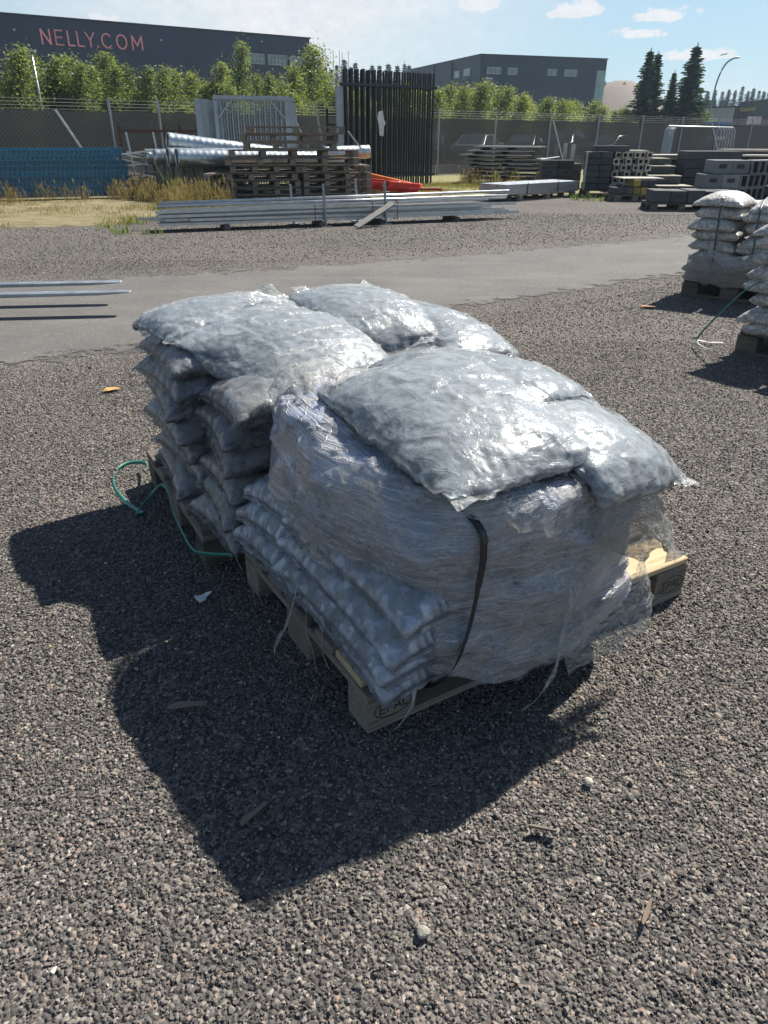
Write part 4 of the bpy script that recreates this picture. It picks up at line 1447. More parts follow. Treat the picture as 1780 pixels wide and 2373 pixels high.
# ------------------------------------------------------------------ euro pallets
def euro_pallet(label, corner, yaw, woods, group=None, brand=False, skew=0.0, bevel=.003, L=1.2, W=.8, fresh=None, seed=1):
    """pallet with its near corner at corner; x runs along the long side, y along the short side"""
    rng = random.Random(seed)
    t = thing('wooden_pallet', label, 'pallet', (corner[0], corner[1], 0), yaw, group)
    tops = [(.145 / 2, .145), (.186 + .05, .100), (.327 + .0725, .145), (.514 + .05, .100), (.655 + .0725, .145)]
    for i, (y, w) in enumerate(tops):
        m = woods[i % len(woods)]
        rz = 0.0
        yy = y * W / .8
        if i == 0 and skew:
            rz, yy = -skew, y + math.sin(skew) * L / 2
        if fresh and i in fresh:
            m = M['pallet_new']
        piece('top_board', t, L - (.012 if i == 0 and skew else 0) + rng.uniform(-.006, .002), w - .001, .0215, m,
              (L / 2 + rng.uniform(-.002, .002), yy, .1333 + rng.uniform(-.0006, .0006)), (rng.uniform(-.004, .004), 0, rz + rng.uniform(-.003, .003)), bevel)
    for x in (.0725, L / 2, L - .0725):
        piece('stringer_board', t, W + rng.uniform(-.004, .004), .145, .0215, woods[1 % len(woods)], (x, W / 2, .1110), (0, 0, math.pi / 2), bevel)
    bys = [(.05, .1), (W / 2, .145), (W - .05, .1)]
    for x in (.0725, L / 2, L - .0725):
        for y, w in bys:
            bl = piece('block', t, .145, w, .0778, woods[(int(x * 7) + int(y * 9)) % len(woods)], (x, y + rng.uniform(-.002, .002), .0611), (0, 0, rng.uniform(-.02, .02)), bevel)
            if brand and y < .1 and (x < .1 or x > L - .1):
                mb = MB()
                adv = -.036
                for ch in 'EPAL':
                    gw, ln = GLYPH[ch]
                    strokes(mb, ln, .026, .0034, .0007, adv, -w / 2, -.012)
                    adv += gw * .026 + .0075
                ov = [(.50 + .056 * math.cos(a) / .026 - .5, .46 + .029 * math.sin(a) / .026) for a in np.linspace(0, 6.2832, 29)]
                strokes(mb, [ov], .026, .0026, .0006, .003, -w / 2, -.012)
                mb.build('branded_mark', M['burn'], bl)
    for y, w in ((.05, .1), (W / 2, .145), (W - .05, .1)):
        piece('bottom_board', t, L, w, .0215, woods[0], (L / 2, y, .0110), (0, 0, 0), bevel)
    return t


C0, T0 = (-.0393, 1.3199), .5517        # front pallet: near corner, yaw of its long side
C1, T1 = (-.6190, 2.1009), .5141        # rear pallet
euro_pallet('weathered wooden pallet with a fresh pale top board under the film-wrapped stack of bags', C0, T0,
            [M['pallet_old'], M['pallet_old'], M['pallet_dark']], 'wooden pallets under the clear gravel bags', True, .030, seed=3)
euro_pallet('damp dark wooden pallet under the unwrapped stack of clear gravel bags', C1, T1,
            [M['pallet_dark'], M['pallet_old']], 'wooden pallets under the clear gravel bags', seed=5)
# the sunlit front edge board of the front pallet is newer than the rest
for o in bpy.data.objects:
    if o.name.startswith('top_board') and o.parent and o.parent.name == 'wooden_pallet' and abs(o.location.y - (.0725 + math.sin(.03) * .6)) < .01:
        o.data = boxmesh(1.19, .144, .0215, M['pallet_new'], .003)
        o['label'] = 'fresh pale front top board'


# ------------------------------------------------------------------ soft bags: two sheets welded round the edge, filled and dropped
def _up(P):
    n, m = P.shape[1:3]
    A = np.zeros((2, 2 * n - 1, m, 3))
    A[:, ::2] = P
    A[:, 1::2] = (P[:, 1:] + P[:, :-1]) / 2
    B = np.zeros((2, 2 * n - 1, 2 * m - 1, 3))
    B[:, :, ::2] = A
    B[:, :, 1::2] = (A[:, :, 1:] + A[:, :, :-1]) / 2
    return B


def _normals(P):
    gx, gy = np.empty_like(P), np.empty_like(P)
    gx[:, 1:-1] = P[:, 2:] - P[:, :-2]
    gx[:, 0] = P[:, 1] - P[:, 0]
    gx[:, -1] = P[:, -1] - P[:, -2]
    gy[:, :, 1:-1] = P[:, :, 2:] - P[:, :, :-2]
    gy[:, :, 0] = P[:, :, 1] - P[:, :, 0]
    gy[:, :, -1] = P[:, :, -1] - P[:, :, -2]
    N = np.cross(gx, gy)
    N[1] *= -1
    return N


def sim_bag(L, W, vol, seed, levels=2, floor=None, ceil=None, xf=None, grav=1.0, steps=(150, 70, 34, 16), n0=(15, 11), loose=.03):
    rng = np.random.RandomState(seed)
    n, m = n0
    X, Y = np.meshgrid(np.linspace(-L / 2, L / 2, n), np.linspace(-W / 2, W / 2, m), indexing='ij')
    P = np.zeros((2, n, m, 3))
    P[..., 0], P[..., 1] = X, Y
    P[0, ..., 2], P[1, ..., 2] = .012, -.012
    P[:, 0, :, 2] = P[:, -1, :, 2] = 0
    P[:, :, 0, 2] = P[:, :, -1, 2] = 0
    if xf is not None:
        P = xf(P)
    if floor is not None:
        P[..., 2] += max(0, (floor(P[..., 0], P[..., 1]) - P[..., 2]).max()) - (0 if grav > .5 else .0)
    sl = slice(None)
    for lv in range(levels + 1):
        if lv:
            P = _up(P)
        n, m = P.shape[1:3]
        P = P + rng.normal(0, .0014 / (lv + 1), P.shape)
        prev = P.copy()
        lx, ly = L / (n - 1), W / (m - 1)
        ld = math.hypot(lx, ly)
        E = [((sl, slice(0, -1), sl), (sl, slice(1, None), sl), lx, loose), ((sl, sl, slice(0, -1)), (sl, sl, slice(1, None)), ly, loose),
             ((sl, slice(0, -1), slice(0, -1)), (sl, slice(1, None), slice(1, None)), ld, .0), ((sl, slice(0, -1), slice(1, None)), (sl, slice(1, None), slice(0, -1)), ld, .0),
             ((sl, slice(0, -2), sl), (sl, slice(2, None), sl), 2 * lx, loose * 1.5), ((sl, sl, slice(0, -2)), (sl, sl, slice(2, None)), 2 * ly, loose * 1.5)]
        for st in range(steps[lv]):
            N = _normals(P)
            c = P.mean(axis=(0, 1, 2), keepdims=True)
            V = ((P - c) * N).sum() / 12.0
            p = min(1.5, max(-.5, (vol - V) / vol))
            A = N / (np.linalg.norm(N, axis=-1, keepdims=True) + 1e-12)
            vel = (P - prev) * .86
            prev = P.copy()
            P = P + vel + A * (p * .0035)
            P[..., 2] -= .00055 * grav
            for k in range(6):
                D = np.zeros_like(P)
                for a, b, r, cs in E:
                    d = P[b] - P[a]
                    l = np.sqrt((d * d).sum(-1)) + 1e-9
                    q = l - r
                    q = np.where(q < 0, q * cs, q)
                    cor = d * ((q / l) * .16)[..., None]
                    D[a] += cor
                    D[b] -= cor
                P = P + D
                for s in ((sl, 0), (sl, -1)):
                    P[s] = P[s].mean(axis=0, keepdims=True)
                P[:, :, 0] = P[:, :, 0].mean(axis=0, keepdims=True)
                P[:, :, -1] = P[:, :, -1].mean(axis=0, keepdims=True)
            if floor is not None:
                f = floor(P[..., 0], P[..., 1])
                hit = P[..., 2] < f
                P[..., 2] = np.where(hit, f, P[..., 2])
                P[..., :2] = np.where(hit[..., None], prev[..., :2] + (P[..., :2] - prev[..., :2]) * .25, P[..., :2])
            if ceil is not None:
                P[..., 2] = np.minimum(P[..., 2], ceil(P[..., 0], P[..., 1]))
    return P


PLEAT = {}


def pleats(P, seed, size=.020):
    """gathers that run in from the welded edges"""
    n, m = P.shape[1:3]
    L = np.linalg.norm(np.diff(P[0, :, m // 2], axis=0), axis=1).sum()
    W = np.linalg.norm(np.diff(P[0, n // 2], axis=0), axis=1).sum()
    u, v = np.meshgrid(np.linspace(0, L, n), np.linspace(0, W, m), indexing='ij')
    out = np.zeros(P.shape[:3])
    for sd in (0, 1):
        for k, (al, ds, tot) in enumerate(((u, np.minimum(v, W - v), 1.0), (v, np.minimum(u, L - u), 1.35))):
            fan = al + .35 * ds * vnoise(np.stack([al * 0, al * 5, ds * 0], -1), 1.0, seed + k)
            q = vnoise(np.stack([fan / size, ds * 7, 0 * ds], -1), 1.0, seed + 11 * k + 5 * sd)
            q = 1 - np.abs(q) * 2.2
            reach = .055 + .05 * (vnoise(np.stack([al * 9, 0 * al, 0 * al], -1), 1.0, seed + 3 + k) + .4)
            f = np.exp(-(ds / np.maximum(reach, .02)) ** 2) * np.clip(ds / .012, 0, 1)
            out[sd] = np.maximum(out[sd], np.clip(q, 0, 1) * f * tot)
    return out


def stone_relief(P, amp, scale, seed, fold=.0, flat=.0):
    """push the film out where stones lie behind it"""
    N = _normals(P)
    N /= np.linalg.norm(N, axis=-1, keepdims=True) + 1e-9
    n, m = P.shape[1:3]
    u, v = np.meshgrid(np.linspace(0, 1, n), np.linspace(0, 1, m), indexing='ij')
    edge = np.clip(np.minimum(np.minimum(u, 1 - u) * n, np.minimum(v, 1 - v) * m) / (n * .06), 0, 1)
    w = worley(P, scale, seed)
    big = vnoise(P, scale * .45, seed + 1)
    d = (.5 - np.clip(w, 0, .85)) * amp + big * amp * .55
    if fold:
        q = vnoise(P * np.array([1, 1, 1.6]), 11.0, seed + 5)
        d = d + np.exp(-(q / .07) ** 2) * fold
    d = d * (1.0 - flat * np.clip(N[..., 2], 0, 1) ** 2)
    pl = pleats(P, seed)
    Q = P + N * (d * edge + pl * .0042)[..., None]
    PLEAT[id(Q)] = (Q, pl)
    return Q


def bag_mesh(name, P, mat, pl=None):
    if pl is None and id(P) in PLEAT:
        pl = PLEAT[id(P)][1]
    n, m = P.shape[1:3]
    idx = np.arange(2 * n * m).reshape(2, n, m)
    for s in ((0, slice(None)), (-1, slice(None)), (slice(None), 0), (slice(None), -1)):
        idx[1][s] = idx[0][s]

    def q(I, fl):
        a = np.stack([I[:-1, :-1], I[1:, :-1], I[1:, 1:], I[:-1, 1:]], -1).reshape(-1, 4)
        return a[:, ::-1] if fl else a
    F = np.concatenate([q(idx[0], 0), q(idx[1], 1)])
    used, inv = np.unique(F, return_inverse=True)
    me = np_mesh(name, P.reshape(-1, 3)[used], inv.reshape(F.shape), True, mat)
    N = _normals(P)
    N /= np.linalg.norm(N, axis=-1, keepdims=True) + 1e-9
    for _ in range(6):                                   # broad shape only, not each pebble
        Q = N.copy()
        Q[:, 1:-1] += N[:, 2:] + N[:, :-2]
        Q[:, :, 1:-1] += N[:, :, 2:] + N[:, :, :-2]
        N = Q / (np.linalg.norm(Q, axis=-1, keepdims=True) + 1e-9)
    s = np.clip((.93 - N[..., 2]) / .38, 0, 1)  # marks the sides; unmarked tops take a milky colour in place of sky glare
    pr = (s * s * (3 - 2 * s)).reshape(-1)[used]
    at = me.attributes.new('side_dark', 'FLOAT', 'POINT')
    at.data.foreach_set('value', pr.astype(np.float32))
    at = me.attributes.new('pleat', 'FLOAT', 'POINT')
    at.data.foreach_set('value', np.clip((pl if pl is not None else np.zeros(P.shape[:3])), 0, 1).reshape(-1)[used].astype(np.float32))
    return me


def film_mesh(P, seed, mat, off=.0035, amp=.0045):
    """the clear film itself, standing off the stones in creases"""
    N = _normals(P)
    N /= np.linalg.norm(N, axis=-1, keepdims=True) + 1e-9
    for _ in range(3):
        Q = N.copy()
        Q[:, 1:-1] += N[:, 2:] + N[:, :-2]
        Q[:, :, 1:-1] += N[:, :, 2:] + N[:, :, :-2]
        N = Q / (np.linalg.norm(Q, axis=-1, keepdims=True) + 1e-9)
    S = P.copy()                                         # film bridges the dips between stones
    for _ in range(5):
        Q = S.copy()
        Q[:, 1:-1] = .5 * S[:, 1:-1] + .25 * (S[:, 2:] + S[:, :-2])
        S = Q.copy()
        S[:, :, 1:-1] = .5 * Q[:, :, 1:-1] + .25 * (Q[:, :, 2:] + Q[:, :, :-2])
    q1 = vnoise(P * np.array([.8, 1.7, 1.5]) + .012 * vnoise(P, 11, seed + 9)[..., None], 7.5, seed)
    q2 = vnoise(P * np.array([1.7, .9, 1.4]), 15.0, seed + 2)
    d = off + amp * (1.5 * np.exp(-(q1 / .08) ** 2) + .5 * np.exp(-(q2 / .09) ** 2)) + .0012 * vnoise(P, 18.0, seed + 4)
    n, m = P.shape[1:3]
    e = np.minimum(np.minimum(np.arange(n), n - 1 - np.arange(n))[:, None], np.minimum(np.arange(m), m - 1 - np.arange(m))[None])
    d = d * np.clip(e / 3.0, .1, 1)
    keep = PLEAT.get(id(P))
    me = bag_mesh('film', S + N * d[..., None], mat)
    return me


def seam_mesh(name, P, ends, mat, width=.022, seed=0, wave=.004):
    """welded flat seam along the short ends"""
    rng = np.random.RandomState(seed)
    V, F = [], []
    for e in ends:
        line = P[0, 0] if e == 0 else P[0, -1]
        inner = P[0, 2] if e == 0 else P[0, -3]
        inb = P[1, 2] if e == 0 else P[1, -3]
        d = line - (inner + inb) / 2
        d[..., 2] *= .35
        d /= np.linalg.norm(d, axis=1)[:, None] + 1e-9
        k = len(line)
        t = np.linspace(0, 1, k)
        ph = rng.uniform(0, 6)
        b = len(V)
        rows = 4
        for r in range(rows):
            f = r / (rows - 1)
            z = wave * f * (np.sin(t * 31 + ph) + .6 * np.sin(t * 67 + 2 * ph))
            ww = width * (.85 + .3 * np.sin(t * 5 + ph))
            q = line + d * (f * ww)[:, None] - np.array([0, 0, 1]) * (f * f * .006) + np.array([0, 0, 1]) * z[:, None]
            V += list(q)
        for r in range(rows - 1):
            for i in range(k - 1):
                a = b + r * k + i
                F.append((a, a + 1, a + k + 1, a + k))
    return np_mesh(name, V, F, True, mat)


class Height:
    """floor for the next bag: a height map over the pallet, raised by every bag laid on it"""
    def __init__(self, base, lo=(-.5, -.6), hi=(1.8, 1.4), step=.012):
        self.lo, self.step = lo, step
        self.nx, self.ny = int((hi[0] - lo[0]) / step) + 2, int((hi[1] - lo[1]) / step) + 2
        x = lo[0] + step * np.arange(self.nx)
        y = lo[1] + step * np.arange(self.ny)
        X, Y = np.meshgrid(x, y, indexing='ij')
        self.H = base(X, Y)

    def __call__(self, x, y):
        u = np.clip((x - self.lo[0]) / self.step, 0, self.nx - 1.001)
        v = np.clip((y - self.lo[1]) / self.step, 0, self.ny - 1.001)
        i, j = u.astype(int), v.astype(int)
        a, b = u - i, v - j
        H = self.H
        return (H[i, j] * (1 - a) + H[i + 1, j] * a) * (1 - b) + (H[i, j + 1] * (1 - a) + H[i + 1, j + 1] * a) * b

    def lay(self, P, sink=.006):
        Q = P[0].reshape(-1, 3)
        i = np.clip(((Q[:, 0] - self.lo[0]) / self.step).round().astype(int), 0, self.nx - 1)
        j = np.clip(((Q[:, 1] - self.lo[1]) / self.step).round().astype(int), 0, self.ny - 1)
        G = np.full_like(self.H, -9.0)
        np.maximum.at(G, (i, j), Q[:, 2] - sink)
        for ax in (0, 1):                                # close pinholes
            for s in (1, -1):
                G = np.maximum(G, np.roll(G, s, ax) - .004)
        self.H = np.maximum(self.H, G)


def place_xf(cx, cy, yaw):
    c, s = math.cos(yaw), math.sin(yaw)

    def xf(P):
        Q = P.copy()
        Q[..., 0] = cx + P[..., 0] * c - P[..., 1] * s
        Q[..., 1] = cy + P[..., 0] * s + P[..., 1] * c
        return Q
    return xf


def box_floor(a0, a1, s0, s1, h, r=.05, steep=2.2):
    """flat top with rounded shoulders that drops away outside"""
    def f(x, y):
        d = np.maximum(np.maximum(a0 - x, x - a1), np.maximum(s0 - y, y - s1))
        hh = h(x, y) if callable(h) else h
        e = np.maximum(d + r, 0)
        return np.maximum(hh - np.minimum(e * e / (4 * r) * 1.2, 9) - np.maximum(d - r, 0) * steep, 0.02)
    return f


def laid_bag(name, label, origin, yaw0, hf, cx, cy, yaw, L, W, vol, seed, mat, relief=(.011, 27), levels=3, seam=(0, 1), group=None, seam_w=.022, smat=None, fold=.003, lay=True, zmin=None):
    """simulate a bag dropped on the heap hf (pallet coordinates) and link it"""
    P = sim_bag(L, W, vol, seed, levels, floor=hf, xf=place_xf(cx, cy, yaw))
    if lay:
        hf.lay(P)
    P = stone_relief(P, relief[0], relief[1], seed, fold, .62)
    o = np.array([cx, cy, float(P[..., 2].min())])
    Q = P - o
    me = bag_mesh(name, Q, mat, PLEAT[id(P)][1])
    c, s = math.cos(yaw0), math.sin(yaw0)
    b = put(name, me, None, None, (origin[0] + cx * c - cy * s, origin[1] + cx * s + cy * c, o[2]), (0, 0, yaw0))
    tag(b, label, 'gravel bag', group)
    put('film', film_mesh(Q, seed, M['bag_film']), None, b)
    if seam:
        for e in seam:
            put('welded_seam', seam_mesh('welded_seam', Q, (e,), smat or M['seam'], seam_w, seed + e), None, b)
    return b, P


# squeezed bags for the courses of a stack: made once, then copied with their own turn
def course_bags(L, W, th, vol, mat, seeds, levels=2, relief=(.008, 36), und=.012, loose=.03):
    out = []
    for sd in seeds:
        r = np.random.RandomState(sd)
        k = r.uniform(-1, 1, 6)

        def fl(x, y, k=k):
            return und * (.5 * np.sin(x * 9 + 3 * k[0]) * k[1] + .5 * np.sin(y * 13 + 3 * k[2]) * k[3])

        def ce(x, y, k=k):
            return th + und * (.5 * np.sin(x * 10 + 3 * k[4]) * k[2] + .5 * np.sin(y * 12 + 3 * k[5]) * k[0])
        P = sim_bag(L, W, vol, sd, levels, floor=fl, ceil=ce, grav=.25, xf=lambda P: P + np.array([0, 0, th * .5]), loose=loose)
        P = stone_relief(P, relief[0], relief[1], sd, .003)
        out.append((bag_mesh('bag', P, mat), [film_mesh(P, sd, M['bag_film_low'])] + [seam_mesh('seam', P, (e,), M['seam_low'], .014, sd + e, .005) for e in (0, 1)]))
    return out


def to_world(C, T, a, s):
    return (C[0] + a * math.cos(T) - s * math.sin(T), C[1] + a * math.sin(T) + s * math.cos(T))


# ------------------------------------------------------------------ rear stack: courses of five bags, then the loose top layer
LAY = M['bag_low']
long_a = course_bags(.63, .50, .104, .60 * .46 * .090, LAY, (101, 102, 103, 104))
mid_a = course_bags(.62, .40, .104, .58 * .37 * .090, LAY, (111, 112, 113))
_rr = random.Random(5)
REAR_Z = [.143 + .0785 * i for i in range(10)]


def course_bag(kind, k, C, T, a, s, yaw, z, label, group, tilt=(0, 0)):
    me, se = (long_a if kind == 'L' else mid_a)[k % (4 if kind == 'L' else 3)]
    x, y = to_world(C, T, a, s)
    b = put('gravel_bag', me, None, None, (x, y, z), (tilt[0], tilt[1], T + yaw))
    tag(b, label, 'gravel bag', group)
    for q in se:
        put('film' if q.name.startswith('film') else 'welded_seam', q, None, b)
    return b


G1 = 'clear gravel bags stacked on the rear pallet'
spots = {'A': ('M', .330, .045, 0.0, 'near left corner of the rear stack'),
         'B': ('L', .325, .465, 0.0, 'far left corner of the rear stack'),
         'D': ('M', .915, .050, 0.0, 'right half of the rear stack, near side'),
         'E': ('L', .930, .480, 0.0, 'right half of the rear stack, far side')}
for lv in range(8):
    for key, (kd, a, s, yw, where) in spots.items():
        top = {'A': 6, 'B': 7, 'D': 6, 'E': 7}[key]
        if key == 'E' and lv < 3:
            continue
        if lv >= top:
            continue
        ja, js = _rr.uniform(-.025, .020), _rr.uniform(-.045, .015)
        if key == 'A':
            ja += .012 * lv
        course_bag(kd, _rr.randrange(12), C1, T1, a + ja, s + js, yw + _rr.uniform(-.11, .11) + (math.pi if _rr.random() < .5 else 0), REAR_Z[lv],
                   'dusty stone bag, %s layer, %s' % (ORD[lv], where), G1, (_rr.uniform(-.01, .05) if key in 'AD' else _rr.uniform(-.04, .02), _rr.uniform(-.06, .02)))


def rear_base(x, y):
    h = np.where(y > .24, .695, .618)
    h = np.where((x > 1.02), .600, h)
    return box_floor(-.02, 1.27, -.12, .75, lambda x_, y_: h, .045, 2.0)(x, y)


H1 = Height(rear_base)
BAGT = M['bag']
TOPV = .40 * .60
laid_bag('gravel_bag', 'clear bag far left on top of the rear stack, half under the biggest bag', C1, T1, H1, .34, .60, .10, .62, .45, TOPV * .082, 201, BAGT, group=G1, fold=.003)
laid_bag('gravel_bag', 'clear bag topping the right end of the rear stack, lower than its neighbours', C1, T1, H1, 1.13, .27, math.pi / 2 + .12, .62, .46, TOPV * .086, 202, BAGT, group=G1)
laid_bag('gravel_bag', 'highest clear bag on the rear stack, humped, with a torn flap behind it', C1, T1, H1, .82, .40, math.pi / 2 - .10, .66, .47, TOPV * .098, 203, BAGT, group=G1, seam_w=.03)
laid_bag('gravel_bag', 'biggest flat clear bag across the front left of the rear stack top', C1, T1, H1, .425, .185, math.pi / 2 + .40, .62, .54, TOPV * .094, 204, BAGT, group=G1, seam_w=.035)


# ------------------------------------------------------------------ front stack: bag ends, stretch-wrapped body, three loose bags on top
G0 = 'clear gravel bags on the front pallet'
clean_l = course_bags(.62, .43, .088, .60 * .40 * .074, M['bag_blue'], (121, 122, 123), relief=(.024, 19), und=.03, loose=.010)
long_a, mid_a = clean_l + clean_l[:1], clean_l
for lv in range(4):
    for key, a, s in (('corner', .228, .225), ('back', .318, .600)):
        ja = _rr.uniform(-.02, .012) + (.03 if lv == 3 else 0)
        course_bag('L', _rr.randrange(12), C0, T0, a + ja - (.030 if key == 'back' else .022), s + _rr.uniform(-.012, .02), (math.pi / 2 + .03 if key == 'corner' else .03) + _rr.uniform(-.05, .05),
                   .143 + .066 * lv, 'bluish bag below the stretch wrap, %s layer, %s' % (ORD[lv], 'near corner of front pallet' if key == 'corner' else 'back of the left side'), G0,
                   (_rr.uniform(-.04, .04), _rr.uniform(-.05, .02)))


def wrap_radius(th, z):
    """wrapped body outline in pallet coordinates about its centre, metres"""
    A, B, p = .440, .425, 6.0
    c, s = np.cos(th), np.sin(th)
    return (np.abs(c / A) ** p + np.abs(s / B) ** p) ** (-1 / p)


WC = np.array([.425, .345])


def wrap_top(x, y):
    return .662 + .045 * np.clip(y / .62, 0, 1) - .085 * np.clip((x - .5) / .3, 0, 1) + .022 * np.exp(-((x - .10) / .14) ** 2 - ((y - .62) / .16) ** 2)


def wrap_body():
    nu, nv = 420, 120
    th = np.linspace(-math.pi, math.pi, nu)
    TH = np.repeat(th[:, None], nv, 1)
    v = np.linspace(0, 1, nv)[None].repeat(nu, 0)
    # lower hem: high along the exposed left side, low along the front
    def hem(t):
        left = np.exp(-((np.abs(np.abs(t) - math.pi)) / .80) ** 4)
        return .142 + .150 * left + .012 * np.sin(t * 5 + 1) + .010 * np.sin(t * 11)
    z0 = hem(TH)
    ztop = .675
    vs = .70                                            # side up to vs, then over the shoulder to the middle
    zz = np.where(v < vs, z0 + (ztop - z0) * (v / vs), ztop)
    rad = wrap_radius(TH, zz)
    k = np.clip((v - vs) / (1 - vs), 0, 1)
    h = (zz - .14) / .53
    bulge = .004 * np.sin(np.clip(h, 0, 1) * math.pi) 
    # lean: the front bellies out over the pallet edge
    fr = np.exp(-((TH + math.pi / 2) / .8) ** 2)
    bulge = bulge + fr * .022
    tuck = -.008 * (1 - fr * 1.5) * np.exp(-((zz - z0) / .035) ** 2) * (v < vs)
    R_ = rad + bulge + tuck
    sh = np.clip((v - vs * .86) / (vs * .14), 0, 1)
    R_ = np.where(v < vs, R_ - .045 * sh ** 2, (rad + bulge - .045) * (1 - k * .93))
    X = WC[0] + R_ * np.cos(TH)
    Y = WC[1] + R_ * np.sin(TH)
    # shoulders follow the uneven top
    tz = wrap_top(X, Y)
    Z = np.where(v < vs, z0 + (tz - z0) * (v / vs), tz)
    Z = Z - .022 * np.clip((v / vs - .86) / .14, 0, 1) ** 2 * (v < vs) - .022 * (1 - k) ** 3 * (v >= vs)
    X = X + .085 * np.clip((Z - .22) / .42, 0, 1) * np.clip((.40 - X) / .34, 0, 1)
    X = X + .055 * np.clip((.30 - X) / .3, 0, 1) * np.clip(1 - (Z - .25) / .25, 0, 1)
    # the near corner is pressed in, the front bellies out to the right of the strap
    X = X + .045 * np.exp(-(np.maximum(Y + .05, 0) / .36) ** 2) * np.clip((.36 - X) / .34, 0, 1)
    Y = Y - .045 * np.exp(-((X - .46) / .24) ** 2) * np.clip((.12 - Y) / .2, 0, 1) + .03 * np.exp(-((X - .10) / .10) ** 2) * np.clip((.12 - Y) / .2, 0, 1)
    P = np.stack([X, Y, Z], -1)
    per = (TH + math.pi) * .46
    N = np.stack([np.cos(TH), np.sin(TH), 0 * TH], -1)
    N[..., 2] = np.where(v < vs, .1, 1)
    N /= np.linalg.norm(N, axis=-1, keepdims=True)
    S = np.stack([per * 2.0, Z * 42 + .25 * np.sin(per * 5), 0 * per], -1)
    d = vnoise(S, 1.0, 1) * .0012 + vnoise(S * np.array([2.5, 2.4, 1]), 1.0, 2) * .0014
    d += vnoise(P * np.array([1, 1, 2.0]), 5.5, 3) * .022 + vnoise(P * np.array([1, 1, 1.6]), 13.0, 4) * .013 + vnoise(P, 30.0, 7) * .005
    # crease fans near the near-right shoulder and the corner knob
    q = vnoise(np.stack([per * 6 + Z * 9, Z * 10 - per * 5, 0 * per], -1), 1.0, 6)
    d += np.exp(-(q / .09) ** 2) * .006
    near = np.hypot(X - .16, Y - .03)
    d += .030 * np.exp(-(near / .10) ** 2 - ((Z - .50) / .055) ** 2)
    d -= .020 * np.exp(-(near / .12) ** 2 - ((Z - .40) / .05) ** 2)
    P = P + N * d[..., None]
    F = grid_faces(nu, nv)
    me = np_mesh('stretch_wrap', P.reshape(-1, 3), F, True, M['wrap'])
    uv = me.uv_layers.new(name='UVMap')
    U = np.stack([per, np.where(v < vs, Z, Z + k * .45)], -1).reshape(-1, 2)
    uv.data.foreach_set('uv', U[F.ravel()].astype(np.float32).ravel())
    o = put('stretch_wrap', me, None, None, (C0[0], C0[1], 0), (0, 0, T0))
    tag(o, 'dirty clear stretch wrap pulled tight round the front stack of bags', 'stretch wrap')
    return o


wrap = wrap_body()


def outer_film():
    """the last loose turn of film, standing a little off the tight ones"""
    me0 = wrap.data
    n = len(me0.vertices)
    co = np.empty(n * 3, np.float32)
    me0.vertices.foreach_get('co', co)
    nr = np.empty(n * 3, np.float32)
    me0.vertices.foreach_get('normal', nr)
    P, N = co.reshape(420, 120, 3).astype(float)[:, :88], nr.reshape(420, 120, 3).astype(float)[:, :88]
    q = vnoise(P * np.array([1, 1, 1.4]), 12.0, 41)
    off = .008 + .006 * vnoise(P, 7.0, 40) + .007 * np.exp(-(q / .10) ** 2) + .003 * vnoise(P, 34.0, 42)
    P = P + N * off[..., None]
    F = grid_faces(420, 88)
    hole = vnoise(P.reshape(-1, 3), 3.1, 44)[F].mean(1) < .10          # torn away in places
    return put('outer_film', np_mesh('outer_film', P.reshape(-1, 3), F[hole], True, M['film_thin']), None, wrap)


outer_film()


def sheet(name, rows, mat, parent, amp=.006, seed=0, sub=7, rag=0.0, sc=22.0):
    """loose film through rows of points (bicubic-ish), crinkled; rag tears the last row"""
    G = np.array(rows, float)
    n, m = G.shape[:2]
    u = np.linspace(0, n - 1, (n - 1) * sub + 1)
    v = np.linspace(0, m - 1, (m - 1) * sub + 1)

    def lerp(G, t, ax):
        i = np.minimum(t.astype(int), G.shape[ax] - 2)
        f = (t - i)
        f = f * f * (3 - 2 * f) * .5 + f * .5
        sh = [1, 1, 1]
        sh[ax] = len(t)
        f = f.reshape(sh)
        return np.take(G, i, ax) * (1 - f) + np.take(G, i + 1, ax) * f
    Q = lerp(lerp(G, u, 0), v, 1)
    nn = np.cross(np.gradient(Q, axis=0), np.gradient(Q, axis=1))
    nn /= np.linalg.norm(nn, axis=-1, keepdims=True) + 1e-9
    q = vnoise(Q, sc, seed)
    d = vnoise(Q, sc * .6, seed + 3) * amp + (np.exp(-(q / .12) ** 2) - .4) * amp * .9 + vnoise(Q, sc * 2.4, seed + 1) * amp * .35
    Q = Q + nn * d[..., None]
    if rag:
        k = np.clip((np.arange(len(u)) - len(u) * .55) / (len(u) * .45), 0, 1)[:, None, None]
        t = np.arange(len(v))
        j = vnoise(np.stack([t * .37, t * 0. + seed, t * 0.], -1), 1.0, seed)[None, :, None]
        dirv = (Q[-1] - Q[-3])
        dirv = dirv / (np.linalg.norm(dirv, axis=-1, keepdims=True) + 1e-9)
        Q = Q + k * k * j * rag * dirv[None]
    me = np_mesh(name, Q.reshape(-1, 3), grid_faces(len(u), len(v)), True, mat)
    return put(name, me, None, parent)


def heap0(x, y):
    return box_floor(.05, .87, -.115, .77, wrap_top, .035, 2.4)(x, y)


